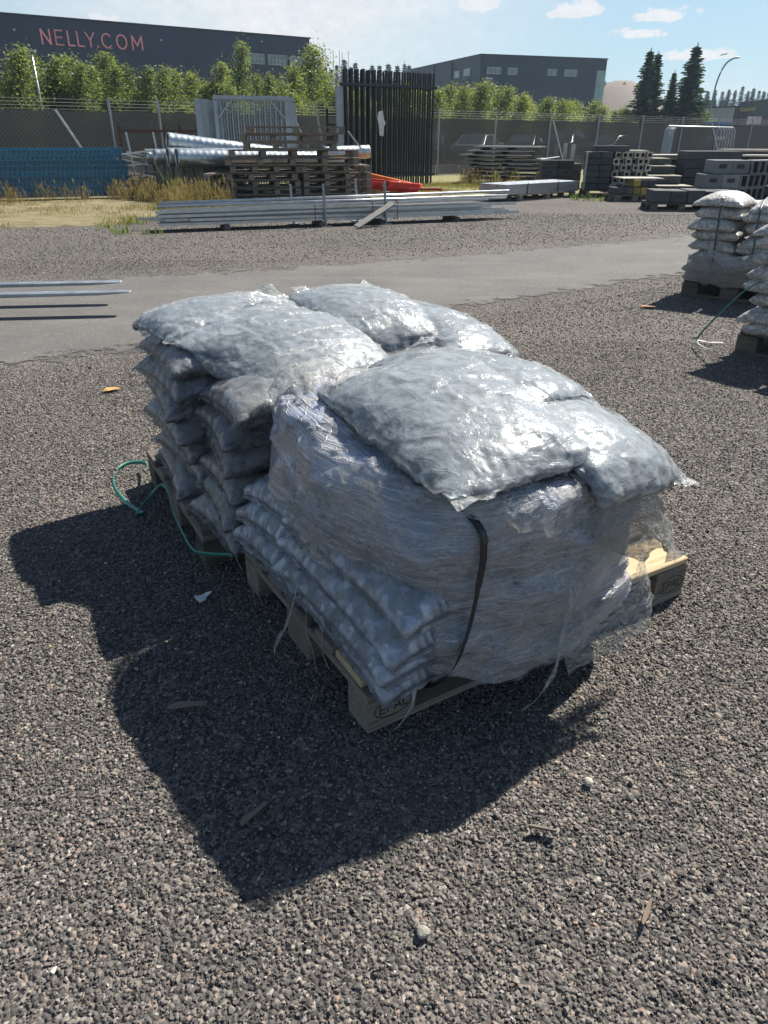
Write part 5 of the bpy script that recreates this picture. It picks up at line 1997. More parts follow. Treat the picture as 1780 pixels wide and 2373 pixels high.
H0 = Height(heap0)
laid_bag('gravel_bag', 'glossy clear bag hanging over the front right corner of the wrapped stack', C0, T0, H0, .650, .130, math.pi / 2 + .20, .64, .44, TOPV * .080, 301, BAGT, group=G0, seam_w=.03)
laid_bag('gravel_bag', 'clear bag behind on the wrapped stack, pale printed flap at its end', C0, T0, H0, .640, .420, math.pi / 2 + .16, .62, .42, TOPV * .070, 302, BAGT, group=G0, seam=(1,))
laid_bag('gravel_bag', 'large clear bag topping the wrapped stack, its near corner above the black strap', C0, T0, H0, .372, .240, math.pi / 2 - .03, .70, .44, TOPV * .090, 303, BAGT, group=G0, seam_w=.032, fold=.004)


# ------------------------------------------------------------------ loose film, straps and strings on the front stack
sheet('film_bunch', [[(.10, .79, .655), (.20, .82, .700), (.30, .82, .715)], [(.085, .71, .685), (.19, .73, .745), (.31, .73, .750)],
                     [(.065, .62, .675), (.16, .63, .745), (.29, .63, .755)], [(.050, .53, .63), (.13, .53, .705), (.25, .54, .725)]], M['film_dense'], wrap, .013, 2, 9, .03, 26)
sheet('film_bunch', [[(.15, .82, .70), (.24, .84, .73)], [(.15, .79, .765), (.27, .80, .785)], [(.19, .74, .775), (.30, .76, .780)]], M['film'], wrap, .010, 8, 9, .02, 30)
sheet('torn_flap', [[(.50, -.135, .53), (.62, -.14, .585), (.72, -.11, .585), (.81, -.05, .57)], [(.54, -.165, .47), (.67, -.175, .52), (.77, -.15, .52), (.85, -.08, .49)],
                    [(.63, -.180, .42), (.74, -.195, .445), (.82, -.17, .43), (.88, -.11, .385)], [(.70, -.185, .385), (.78, -.205, .405), (.84, -.18, .37), (.89, -.12, .325)]],
      M['film_dirty'], wrap, .010, 4, 9, .06, 24)
sheet('hanging_sheet', [[(.46, -.165, .23), (.60, -.170, .28), (.72, -.150, .33), (.80, -.10, .36)], [(.47, -.180, .17), (.64, -.190, .19), (.75, -.175, .235), (.82, -.13, .27)],
                        [(.49, -.180, .118), (.67, -.198, .130), (.775, -.190, .155), (.835, -.15, .185)]], M['film'], wrap, .008, 6, 9, .03, 26)

def on_wrap(a, z, out=.019):
    """front face of the wrapped stack at (a, z), found by looking in from outside"""
    ok, p, n, i = wrap.ray_cast(Vector((a, -1.0, z)), Vector((0, 1, 0)))
    return Vector((a, (p.y if ok else -.13) - out, z))


def local_thing(name, me, mat, C, T, label, cat, group=None):
    o = put(name, me, mat, None, (C[0], C[1], 0), (0, 0, T))
    return tag(o, label, cat, group)


bs = [on_wrap(a, z) for a, z in ((.205, .655), (.212, .60), (.214, .54), (.212, .47), (.206, .40), (.196, .33), (.182, .27))]
for _k in range(60):                                   # taut: never dips into the hollows
    for i in range(1, len(bs) - 1):
        bs[i].y = min(bs[i].y, (bs[i - 1].y + bs[i + 1].y) / 2)
bs += [Vector((.166, bs[-1].y + .012, .215)), Vector((.153, bs[-1].y + .045, .160)), Vector((.147, -.035, .118))]
local_thing('strap', MB().ribbon(spline(bs, 4), [.021] * 33 + [.016] * 8, [(1, .1, 0)] * 14 + [(1, .35, .25)] * 27, .0014).mesh('strap', True), M['black_strap'], C0, T0,
            'black plastic strap running down the front of the stretch-wrapped stack', 'strap')
tail = spline([on_wrap(.462, .40), on_wrap(.455, .33), Vector((.445, -.185, .26)), Vector((.415, -.205, .18)), Vector((.375, -.205, .115)), Vector((.335, -.19, .070))], 5)
put('film_tail', MB().ribbon(tail, [.006 + .016 * abs(math.sin(i * .5)) for i in range(len(tail))], [(1, .3 * math.sin(i), .3) for i in range(len(tail))], .0008).mesh('film_tail', True), M['film_dense'], wrap)
tail = spline([(-.06, .235, .36), (-.085, .225, .29), (-.10, .25, .21), (-.11, .285, .15), (-.115, .30, .105)], 5)
put('film_tail', MB().ribbon(tail, [.010 + .022 * i / len(tail) for i in range(len(tail))], [(.3, 1, .3 * math.sin(i)) for i in range(len(tail))], .0008).mesh('film_tail', True), M['film_dense'], wrap)
tail = spline([(.07, -.10, .20), (.055, -.115, .165), (.035, -.11, .125), (.02, -.095, .088)], 5)
put('film_tail', MB().ribbon(tail, [.012 + .006 * math.sin(i) for i in range(len(tail))], [(1, .2, .4 * math.sin(i)) for i in range(len(tail))], .0008).mesh('film_tail', True), M['film_dense'], wrap)
for pts in ([(-.075, .52, .36), (-.10, .49, .28), (-.10, .46, .20), (-.095, .47, .14)], [(-.06, .17, .33), (-.085, .15, .27), (-.08, .13, .22), (-.085, .10, .165)],
            [(-.055, .10, .31), (-.075, .085, .25), (-.07, .06, .20)], [(-.07, .66, .33), (-.09, .62, .25), (-.085, .58, .20)]):
    put('film_string', MB().tube(spline([(x, y, z + .05 * (i == 0)) for i, (x, y, z) in enumerate(pts)], 4), .0011, 5).mesh('film_string', True), M['film_dirty'], wrap)
# pale flaps that stand off the top bags
G = bpy.data.objects
top_bag = [o for o in G if o.get('label', '').startswith('large clear bag topping')][0]
back_bag = [o for o in G if o.get('label', '').startswith('clear bag behind on')][0]
big_bag = [o for o in G if o.get('label', '').startswith('biggest flat')][0]
high_bag = [o for o in G if o.get('label', '').startswith('highest clear')][0]


def flap(bag_o, C, T, rows, mat, amp=.006, seed=0, rag=.0):
    """rows of (a, s, height above the bag): film standing off the bag's own surface"""
    Mi = Matrix.Translation(Vector((C[0], C[1], 0))) @ Matrix.Rotation(T, 4, 'Z')
    B = (Matrix.Translation(bag_o.location) @ Euler(bag_o.rotation_euler).to_matrix().to_4x4()).inverted() @ Mi
    out = []
    for r in rows:
        q = []
        for a, s, dz in r:
            p = B @ Vector((a, s, 1.5))
            ok, hit, n, i = bag_o.ray_cast(p, Vector((0, 0, -1)))
            if not ok:
                ok, hit, n, i = bag_o.closest_point_on_mesh(B @ Vector((a, s, .72)))
            q.append(tuple(hit + Vector((0, 0, dz))))
        out.append(q)
    return sheet('film_flap', out, mat, bag_o, amp, seed, 8, rag, 24)


flap(top_bag, C0, T0, [[(.20, .48, .004), (.28, .52, .004), (.38, .55, .004)], [(.16, .49, .022), (.26, .545, .022), (.38, .585, .02)], [(.12, .46, .010), (.22, .53, .012), (.36, .60, .012)]], M['film_dense'], .006, 3, .02)
flap(top_bag, C0, T0, [[(.42, .50, .003), (.50, .52, .003)], [(.43, .51, .035), (.51, .53, .038)], [(.45, .47, .05), (.52, .49, .055)]], M['film'], .008, 9, .02)
fl3 = flap(back_bag, C0, T0, [[(.68, .16, .004), (.74, .17, .004), (.80, .18, .006)], [(.69, .11, .012), (.765, .115, .012), (.825, .12, .014)], [(.70, .07, .016), (.77, .07, .018), (.83, .075, .02)]], M['film_dense'], .004, 5)
nv3 = 17
mid3 = len(fl3.data.vertices) // 2
sheet('blue_print', [[tuple(fl3.data.vertices[mid3 + k + j * nv3].co + Vector((0, 0, .004))) for k in range(0, 4)] for j in (-1, 0, 1, 2)], M['bluepanel'], fl3, .0005, 2, 2)
flap(big_bag, C1, T1, [[(.38, .42, .003), (.46, .45, .003), (.54, .45, .003)], [(.38, .45, .03), (.47, .485, .035), (.56, .48, .03)], [(.39, .47, .045), (.49, .50, .055), (.58, .50, .04)]], M['film'], .009, 21, .03)
flap(high_bag, C1, T1, [[(.93, .60, .003), (1.00, .57, .003)], [(.95, .63, .03), (1.03, .60, .03)], [(.97, .65, .05), (1.05, .62, .04)]], M['film_dense'], .006, 22, .02)
flap(high_bag, C1, T1, [[(.66, .62, .004), (.74, .66, .004)], [(.63, .63, .03), (.72, .68, .03)], [(.62, .66, .04), (.71, .71, .045)]], M['film'], .008, 23, .02)

# green strapping at the rear pallet
loop = spline([to_world(C1, T1, -.012, .79) + (.055,), (-1.062, 2.89, .045), (-1.125, 2.885, .050), (-1.160, 2.83, .045), (-1.162, 2.755, .030), (-1.115, 2.665, .014), (-1.035, 2.565, .010), (-.968, 2.495, .012), (-.950, 2.475, .014)], 5)
side = [(0, .25, 1)] * 16 + [(.55, .25, .7)] * 12 + [(.8, .3, .4)] * 20
put('strap', MB().ribbon(loop, .017, side[:len(loop)], .0012).mesh('strap', True), M['green_strap'])
tag(G[-1] if False else [o for o in G if o.name.startswith('strap')][-1], 'green strap lying in a loop on sunlit gravel left of the rear pallet', 'strap')
w = lambda a, s, z: to_world(C1, T1, a, s) + (z,)
run = spline([(-.945, 2.47, .016), w(-.14, .42, .05), w(-.075, .45, .10), w(-.035, .43, .145), w(-.022, .38, .150), w(-.022, .33, .115), w(-.030, .26, .095), w(-.038, .14, .092), w(-.040, .0, .088), to_world(C0, T0, -.10, .90) + (.098,), to_world(C0, T0, -.02, .80) + (.118,)], 5)
o = put('strap', MB().ribbon(run, .017, [(.2, .5, .8)] * 14 + [(.35, -.25, .9)] * 60, .0012).mesh('strap', True), M['green_strap'])
tag(o, 'green strap trailing along the edge of the rear pallet in shade', 'strap')

# ------------------------------------------------------------------ litter on the gravel
rl = random.Random(9)


def litter(name, pts_, mat, loc, rz, label, cat, th=.002):
    mb = MB()
    n = len(pts_)
    zs = [rl.uniform(0, .012) for _ in pts_]
    for k in (0, 1):
        mb.v += [(x, y, z + k * th) for (x, y), z in zip(pts_, zs)]
    mb.f = [tuple(reversed(range(n))), tuple(range(n, 2 * n))] + [(i, (i + 1) % n, n + (i + 1) % n, n + i) for i in range(n)]
    o = mb.build(name, mat, None, (loc[0], loc[1], .010), (0, 0, rz))
    return tag(o, label, cat)


litter('plastic_scrap', [(-.03, -.012), (-.008, -.02), (.012, -.008), (.034, -.012), (.028, .012), (.004, .008), (-.015, .022)], M['paper'], (-.585, 1.90), 1.1, 'white scrap of plastic lying in the shadow of the wrapped stack', 'litter')
litter('dry_leaf', [(-.05, -.01), (-.02, -.035), (.03, -.02), (.055, .01), (.02, .03), (-.03, .028)], M['leafdry'], (-1.60, 4.02), .4, 'curled ochre leaf on the gravel left of the rear stack', 'leaf')
litter('cardboard_scrap', [(-.06, -.03), (.06, -.025), (.055, .035), (.0, .028), (-.055, .035)], M['orange_bit'], (2.31, 6.36), -.3, 'orange brown scrap at the tip of the far sack stack shadow', 'litter', .006)
litter('wood_chip', [(-.05, -.006), (.05, -.009), (.055, .004), (-.03, .010)], M['stick'], (-.513, 1.404), .15, 'pale wood splinter in the middle of the big shadow', 'wood chip', .006)
litter('wood_chip', [(-.036, -.006), (.04, -.008), (.038, .005), (-.03, .008)], M['stick'], (-.287, 1.07), .9, 'pale wood splinter near the tip of the shadow', 'wood chip', .005)
litter('wood_chip', [(-.030, -.002), (-.01, -.006), (.032, -.003), (.036, .002), (.0, .004), (-.022, .003)], M['stick'], (.505, .846), 1.0, 'brown bark splinter on the gravel at lower right', 'wood chip', .007)
litter('wood_chip', [(-.02, -.002), (.018, -.004), (.02, .002)], M['stick'], (.56, .875), .5, 'short brown splinter beside the bark splinter at lower right', 'wood chip', .006)
litter('wood_chip', [(-.032, -.006), (.026, -.008), (.03, .003), (-.02, .005)], M['pallet_dark'], (.345, 1.035), -.2, 'dark flat splinter on the sunlit gravel right of the shadow', 'wood chip', .006)
litter('plastic_scrap', [(-.09, -.006), (.02, -.012), (.10, -.002), (.09, .008), (.0, .004), (-.08, .010)], M['paper'], (2.36, 5.16), -.5, 'white plastic sliver on the gravel beside the near sack stack', 'litter')
rock = bmesh.new()
for i, (x, y, r, lab, mt) in enumerate(((.075, .812, .013, 'cream pebble, the largest at the bottom of the picture', 'concrete_pale'), (.475, 1.165, .012, 'pale rounded pebble on the gravel right of the shadow', 'concrete_pale'))):
    bm = bmesh.new()
    bmesh.ops.create_icosphere(bm, subdivisions=2, radius=r)
    for v in bm.verts:
        v.co *= 1 + .22 * math.sin(v.co.x * 190 + i) * math.cos(v.co.y * 160)
        v.co.z *= .7
    me = bpy.data.meshes.new('pebble')
    bm.to_mesh(me)
    bm.free()
    tag(put('pebble', me, M[mt], None, (x, y, .012)), lab, 'pebble')
rock.free()


# ------------------------------------------------------------------ sacks on the right
Gs1, Gs2 = 'white sacks on the far pallet at the right', 'white sacks on the near pallet at the right'
sacks = []
for sd in (401, 402, 403, 404):
    r = np.random.RandomState(sd)
    k = r.uniform(-1, 1, 4)
    P = sim_bag(.60, .42, .60 * .42 * .082, sd, 2, floor=lambda x, y, k=k: .008 * np.sin(x * 9 + 3 * k[0]), ceil=lambda x, y, k=k: .108 + .010 * np.sin(x * 8 + 3 * k[1]) * k[2],
                grav=.2, xf=lambda P: P + np.array([0, 0, .055]), loose=.05)
    P = stone_relief(P, .006, 30, sd, .002)
    sacks.append(bag_mesh('sack', P, M['sack']))
free = sim_bag(.62, .44, .62 * .44 * .088, 409, 2, floor=lambda x, y: 0 * x, grav=.5, loose=.05)
sacks.append(bag_mesh('sack', stone_relief(free, .006, 30, 9, .002), M['sack']))


def sack_stack(C, T, nlay, grp, where, pitch, lab):
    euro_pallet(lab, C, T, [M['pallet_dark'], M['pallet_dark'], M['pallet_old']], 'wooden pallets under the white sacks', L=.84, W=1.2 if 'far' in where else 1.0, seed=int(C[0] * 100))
    for lv in range(nlay):
        for ci, a in enumerate((.20, .625)):
            last = lv == nlay - 1
            me = sacks[4] if last else sacks[_rr.randrange(4)]
            x, y = to_world(C, T, a + _rr.uniform(-.025, .025), .245 + _rr.uniform(-.025, .02))
            o = put('sack', me, None, None, (x, y, .144 + pitch * lv + (.0 if ci == 0 else -.022)), (_rr.uniform(-.05, .05), _rr.uniform(-.05, .05) + (.06 if ci else 0), T + math.pi / 2 + _rr.uniform(-.10, .10) + (math.pi if _rr.random() < .5 else 0)))
            tag(o, 'white mottled sack, %s layer of the %s stack, %s column' % (ORD[lv], where, ('left', 'right')[ci]), 'sack', grp)
        if lv < nlay - 1 and lv % 2 == 0 or lv == nlay - 2:
            x, y = to_world(C, T, .42, .78)
            o = put('sack', sacks[_rr.randrange(4)], None, None, (x, y, .144 + pitch * lv), (0, 0, T + _rr.uniform(-.1, .1)))
            tag(o, 'white mottled sack, %s layer of the %s stack, behind' % (ORD[lv], where), 'sack', grp)


S1, ST1 = (2.815, 6.965), R(-36.2)
S2, ST2 = (2.455, 4.952), R(-51.5)
sack_stack(S1, ST1, 8, Gs1, 'far', .0905, 'dark wooden pallet under the far stack of white sacks')
sack_stack(S2, ST2, 8, Gs2, 'near', .0905, 'dark wooden pallet under the near stack of white sacks at right edge')


def lw(C, T, pts):
    return [to_world(C, T, a, s) + (z,) for a, s, z in pts]


def strap(pts, mat, label, w=.016, side=(.8, -.6, 0), grp=None):
    o = put('strap', MB().ribbon(spline(pts, 4), w, side, .0014).mesh('strap', True), mat)
    return tag(o, label, 'strap', grp)


zt = .144 + .0905 * 7 + .085
for a, lab in ((.24, 'left of the two dark green straps down the far sack stack'), (.56, 'right of the two dark green straps down the far sack stack')):
    strap(lw(S1, ST1, [(a - .04, .30, zt + .005), (a - .03, .12, zt - .005), (a - .03, .0, zt - .045), (a - .02, -.075, zt - .10), (a - .01, -.088, .62), (a, -.090, .45), (a + .005, -.088, .28), (a + .01, -.060, .15), (a + .012, -.012, .10)]),
          M['dark_green_strap'], lab, .018)
strap(lw(S2, ST2, [(.10, -.07, .50), (.02, -.085, .43), (-.06, -.09, .33), (-.15, -.10, .20), (-.215, -.10, .10), (-.235, -.105, .05)]), M['green_strap'], 'loose green strap leaning off the near sack stack to the ground', .014)
strap(lw(S2, ST2, [(-.235, -.108, .052), (-.20, -.125, .03), (-.12, -.14, .02), (-.045, -.13, .016)]), M['paper'], 'white plastic strip on the gravel at the near sack stack', .010)
# torn film hanging on the front of the far sack stack
fo = sheet('torn_film', [[(.18, -.085, .46), (.36, -.10, .38), (.56, -.095, .42), (.74, -.085, .50)], [(.20, -.10, .40), (.36, -.125, .30), (.56, -.12, .34), (.74, -.10, .44)], [(.26, -.095, .34), (.38, -.115, .25), (.55, -.11, .28), (.72, -.10, .38)]],
           M['film_dense'], None, .008, 31, 8, .04, 20)
fo.location, fo.rotation_euler = (S1[0], S1[1], 0), (0, 0, ST1)
tag(fo, 'torn clear film sagging across the front of the far sack stack', 'film')
fo = sheet('torn_film', [[(.02, -.06, .38), (.22, -.085, .36), (.45, -.09, .34), (.70, -.085, .38)], [(.02, -.075, .26), (.22, -.098, .24), (.45, -.10, .24), (.72, -.095, .26)], [(.02, -.07, .16), (.22, -.095, .145), (.45, -.10, .13), (.72, -.09, .15)]],
           M['film_dirty'], None, .006, 33, 8, .03, 22)
fo.location, fo.rotation_euler = (S1[0], S1[1], 0), (0, 0, ST1)
tag(fo, 'dusty stretch film round the foot of the far sack stack', 'film')

# ------------------------------------------------------------------ forklift tines reaching in from the left
ft = thing('forklift_forks', 'pair of grey steel forklift tines reaching over the road from the left', 'forklift forks', (-4.6, 6.2, 0), 0)
for (tip, root) in (((-2.108, 6.068), (-4.75, 5.74)), ((-2.329, 6.51), (-4.95, 6.18))):
    d = Vector((root[0] - tip[0], root[1] - tip[1], 0))
    L = d.length
    d.normalize()
    n = Vector((-d.y, d.x, 0))
    mb = MB()
    secs = [(0, .040, .008), (.06, .052, .012), (.25, .058, .022), (L, .058, .042)]
    for (s, w, h) in secs:
        c = Vector((tip[0], tip[1], .19)) + d * s - Vector((-4.6, 6.2, 0))
        for i, j in ((-1, -1), (1, -1), (1, 0), (-1, 0)):
            mb.v.append(tuple(c + n * (i * w) + Vector((0, 0, j * h))))
    for k in range(3):
        q = k * 4
        for a in range(4):
            mb.f.append((q + a, q + 4 + a, q + 4 + (a + 1) % 4, q + (a + 1) % 4))
    mb.f += [(0, 1, 2, 3), (15, 14, 13, 12)]
    mb.build('tine', M['zinc_dull'], ft, bevel=.003)
    MB().beam(tuple(Vector((root[0] + 4.6, root[1] - 6.2, .15))), tuple(Vector((root[0] + 4.6, root[1] - 6.2, .75))), .05, .12, tuple(d)).build('shank', M['black'], ft)
MB().beam((-.15, -.85, .35), (-.45, .35, .35), .06, .40).build('carriage', M['black'], ft)
MB().beam((-.20, -.85, .06), (-.50, .35, .06), .12, .12).build('axle', M['black'], ft)


# ------------------------------------------------------------------ fence with shade cloth
FP, FD = Vector((1.85, 30.2, 0)), Vector((.785, .62, 0)).normalized()
fence = thing('perimeter_fence', 'mesh perimeter fence with dark shade cloth and barbed wire on top', 'fence', tuple(FP), math.atan2(FD.y, FD.x))
ft0, ft1 = -22.0, 48.0
posts = [-19.7, -16.4, -12.13, -10.71, -6.08, -2.95, .18, 3.22, 6.52, 9.79, 13.13, 16.53, 19.95, 23.42, 26.9, 30.4, 34.0, 37.6, 41.2, 44.8]
pm = MB().tube([(0, 0, 0), (0, 0, 2.22)], .038, 8).mesh('post')
pm.materials.append(M['zinc_dull'])
for t in posts:
    put('post', pm, None, fence, (t, 0, 0))
nm = [MB().quad((posts[i] + .02, .05, .02), (posts[i + 1] - .02, .05, .02), (posts[i + 1] - .02, .05, 1.90), (posts[i] + .02, .05, 1.90)).mesh('shade_cloth') for i in range(len(posts) - 1)]
for me in nm:
    put('shade_cloth', me, M['net'], fence)
for z in (1.93, 2.01, 2.09, 2.17):
    MB().tube([(posts[0], -.03, z)] + [(t, -.03, z + .004 * math.sin(t)) for t in posts[1:]], .0042, 4).build('barbed_wire', M['rust_grey'], fence)
for t, dx in ((-13.6, .9), (6.62, .55), (19.2, .75), (-6.2, .75)):
    MB().beam((t, -.06, 1.92), (t + dx, -.55, .02), .05, .05).build('brace', M['zinc'], fence)
# chain-link wire in front of the cloth, as a crossed net of thin wires (near end only, where it shows)
mb = MB()
for i in range(int((-2.9 + 19.5) / .11)):
    t = -19.5 + i * .11
    for s in (1, -1):
        a0, a1 = (t, t + 1.86) if s > 0 else (t + 1.86, t)
        mb.beam((a0, -.02, .04), (a1, -.02, 1.90), .0032, .0032)
ch = mb.build('chain_link', M['zinc_dull'], fence)
ch['kind'] = 'stuff'

# ------------------------------------------------------------------ cars behind the fence
def car_proto(paint, label, suv=False):
    h = .22 if suv else 0.0
    t = thing('parked_car', label, 'car', (0, 0, 0), 0, 'cars parked behind the shade cloth')
    prof = [(-2.2, .32), (-2.25, .62), (-2.12, .86 + h * .5), (-1.2, .95 + h * .6), (-.55, 1.40 + h), (.75, 1.43 + h), (1.65, 1.02 + h * .7), (2.15, .95 + h * .6), (2.22, .60), (2.15, .30)]
    bm = bmesh.new()
    secs = [(-.88, .94), (-.80, 1.0), (-.40, 1.015), (.40, 1.015), (.80, 1.0), (.88, .94)]
    rings = []
    for y, s in secs:
        ring = []
        for x, z in prof:
            tum = max(0, (z - .95)) * .28
            yy = y * (1 - tum / .9 * 1.0)
            ring.append(bm.verts.new((x * (1 - (1 - s) * .8), yy, z * (1 - (1 - s) * .5) if z > .5 else z)))
        rings.append(ring)
    n = len(prof)
    for a, b in zip(rings[:-1], rings[1:]):
        for i in range(n):
            bm.faces.new((a[i], b[i], b[(i + 1) % n], a[(i + 1) % n]))
    bm.faces.new(list(reversed(rings[0])))
    bm.faces.new(rings[-1])
    bmesh.ops.recalc_face_normals(bm, faces=bm.faces[:])
    me = bpy.data.meshes.new('body')
    bm.to_mesh(me)
    bm.free()
    smooth_by_angle(me, 35)
    put('body', me, paint, t)
    for s in (-1, 1):
        MB().quad((-1.05, s * .79, 1.0 + h * .6), (1.45, s * .80, 1.03 + h * .7), (.72, s * .735, 1.38 + h), (-.5, s * .735, 1.36 + h)).build('side_window', M['glass'], t)
        for x in (-1.38, 1.35):
            wh = MB().tube([(0, -.10, 0), (0, .10, 0)], .32, 16).build('wheel', M['tyre'], t, (x, s * .80, .32))
            MB().tube([(0, s * .07, 0), (0, s * .108, 0)], .19, 12).build('rim', M['zinc'], wh)
        MB().box((-2.17, s * .62, .72 + h * .3), (.16, .34, .12)).build('headlight', M['white'], t, bevel=.03)
        MB().box((-.95, s * .95, 1.0 + h * .6), (.12, .16, .11)).build('mirror', paint, t, bevel=.03)
    MB().quad((-1.19, -.68, .985 + h * .6), (-1.19, .68, .985 + h * .6), (-.60, .60, 1.385 + h), (-.60, -.60, 1.385 + h)).build('windscreen', M['glass'], t)
    MB().box((-2.20, 0, .55), (.12, 1.0, .16)).build('grille', M['black'], t)
    return t


c0 = car_proto(M['car_silver'], 'silver car seen through the shade cloth beside the black railings')
c0.location, c0.rotation_euler = (5.2, 45.5, 0), (0, 0, R(62))
for (x, y, a, paint, lab, suv) in ((2.5, 44.0, 80, 'car_dark', 'dark car half hidden by the black railings behind the cloth', True), (8.3, 47.5, 62, 'car_dark', 'dark car right of the silver one behind the cloth', False),
                                   (10.9, 48.5, 58, 'car_red', 'dark car behind the pile of dark sheets and the cloth', True), (14.2, 50.0, 40, 'car_dark', 'rightmost dark car behind the cloth near the leaning fence brace', False),
                                   (22.0, 53.0, 60, 'car_red', 'car behind the cloth beside the tubular frames', True)):
    c = car_proto(M[paint], lab, suv)
    c.location, c.rotation_euler = (x, y, 0), (0, 0, R(a))


# ------------------------------------------------------------------ yard stock along the fence
rg = random.Random(21)


def along(A, B):
    A, B = Vector((A[0], A[1], 0)), Vector((B[0], B[1], 0))
    return A, (B - A).normalized(), (B - A).length


# blue racking uprights lying in a stack
bt = (-6.05, 18.70)
ang = R(22)
prof = [(0, 0), (.085, 0), (.085, .018), (.10, .018), (.10, .098), (.085, .098), (.085, .112), (0, .112)]


def rack_beam(lv, L, off, lab):
    t = thing('racking_upright', lab, 'racking upright', (bt[0] + off * math.cos(ang), bt[1] + off * math.sin(ang), .04 + .110 * lv), ang, 'blue racking uprights in the stack')
    MB().box((-L / 2, .055, .055), (L, .09, .080)).build('web', M['blue'], t)
    for z in (.008, .103):
        MB().box((-L / 2, .045, z), (L, .11, .014)).build('flange', M['blue'], t)
    mb = MB()
    n = int(L / .10)
    for i in range(n):
        for z in (.037, .072):
            mb.box((-L + .06 + i * .10, .0085, z), (.045, .004, .016), 0)
    s = mb.build('slots', M['black'], t)
    s['kind'] = 'stuff'
    MB().box((-L / 2 - 1.4, .006, .055), (.06, .012, .11)).build('clip', M['blue'], t)
    return t


for lv in range(9):
    rack_beam(lv, 5.2 + rg.uniform(-.1, .1), rg.uniform(-.35, .02) if lv in (7, 8) else rg.uniform(-.10, .08), 'blue slotted racking upright, %s layer of the blue stack' % ORD[lv])
for k in range(2):
    t = thing('timber_bearer', 'timber bearer under the blue racking stack', 'timber', (bt[0] - 1.0 - 2.4 * k, bt[1] - .40 * (1 + 2.4 * k), 0), ang, 'bearers under the blue racking')
    MB().box((0, .3, .035), (.10, 1.0, .07)).build('timber', M['pallet_far'], t)
# second rank behind, for depth
for lv in (7,):
    t = thing('racking_upright', 'blue racking upright in the back rank of the blue stack', 'racking upright', (bt[0] - .1 - math.sin(ang) * .16, bt[1] + math.cos(ang) * .16, .07 + .112 * lv), ang, 'blue racking uprights in the back rank')
    MB().box((-2.5, .06, .11), (5.0, .11, .205)).build('web', M['blue'], t)
# pale profile ends sticking out at the right end of the stack
for i in range(11):
    z = .10 + .085 * i
    L = rg.uniform(.30, .75)
    o = MB().box((L / 2 - .2, 0, 0), (L, .05, .035)).build('steel_profile', M['zinc' if i % 3 else 'paleboard'], None, (bt[0] + .02, bt[1] + .12 + rg.uniform(-.05, .10), z), (0, rg.uniform(-.12, .25), ang + rg.uniform(-.25, .2)))
    tag(o, 'pale steel profile end jutting from the right end of the blue stack', 'steel profile', 'pale profile ends beside the blue stack')
for dx, dz in ((0, 0), (.05, .05)):
    o = MB().beam((0, 0, .93 + dz), (1.0, .5, .70 + dz), .07, .03).build('steel_profile', M['zinc'], None, (bt[0] - .15 + dx, bt[1] + .2 + dx, 0))
    tag(o, 'bright %s strip sloping from the blue stack to the grey crates' % ('upper' if dz else 'lower'), 'steel profile')
# rusty steel frames behind it
for (x, y, w, lab) in ((-6.9, 20.9, 1.55, 'front rusty steel frame with pale rods, standing behind the blue stack'), (-6.0, 21.9, 1.75, 'rear rusty steel frame against the shade cloth')):
    t = thing('rack_frame', lab, 'steel frame', (x, y, 0), R(24))
    for dx in (0, w):
        MB().box((dx, 0, .78), (.06, .06, 1.56)).build('upright', M['rust'], t)
    MB().box((w / 2, 0, 1.42), (w, .05, .07)).build('rail', M['rust'], t)
    MB().box((w / 2, 0, .35), (w, .05, .07)).build('rail', M['rust'], t)
    if x < -6.5:
        for dx in (.18, .86, 1.45):
            MB().beam((dx - .02, -.05, 1.40), (dx + .10, -.06, .02), .05, .05).build('rod', M['zinc'], t)

# grey board crates
A, d, L = along((-6.35, 21.0), (-4.15, 18.25))
n_in = Vector((-d.y, d.x, 0))
for k in range(3):
    p = A + d * (k * 1.17)
    t = thing('board_crate', ('grey board crate behind the blue stack, under the duct ends', 'grey board crate, middle of the three under the ducts', 'grey board crate against the left of the pallet pile')[k], 'crate', tuple(p), math.atan2(d.y, d.x), 'grey board crates under the ducts')
    hh = .66
    for j in range(4):
        piece('plank', t, hh, .262, .03, M['crate'], (.15 + j * .283, .0, hh / 2), (0, -math.pi / 2, math.pi / 2))
        piece('plank', t, hh, .262, .03, M['crate'], (.15 + j * .283, 1.0, hh / 2), (0, -math.pi / 2, math.pi / 2))
    for j in range(4):
        for xx in (.0, 1.14):
            piece('plank', t, hh, .24, .03, M['crate'], (xx, .14 + j * .24, hh / 2), (0, -math.pi / 2, 0))
    for xx in (.02, .57, 1.12):
        piece('batten', t, hh + .03, .06, .05, M['crate'], (xx, -.035, hh / 2), (0, -math.pi / 2, math.pi / 2))
    piece('rail', t, 1.16, .05, .05, M['crate'], (.57, .0, hh + .025))
t = thing('board_crate', 'grey board crate behind the pallet pile carrying the right ends of the ducts', 'crate', (-1.9, 19.6, 0), .1, 'grey board crates under the ducts')
for j in range(4):
    piece('plank', t, .55, .29, .03, M['crate'], (.15 + j * .30, 0, .275), (0, -math.pi / 2, math.pi / 2))
    piece('plank', t, .55, .29, .03, M['crate'], (.15 + j * .30, 1.1, .275), (0, -math.pi / 2, math.pi / 2))
piece('rail', t, 1.2, .06, .05, M['crate'], (.6, 0, .57))


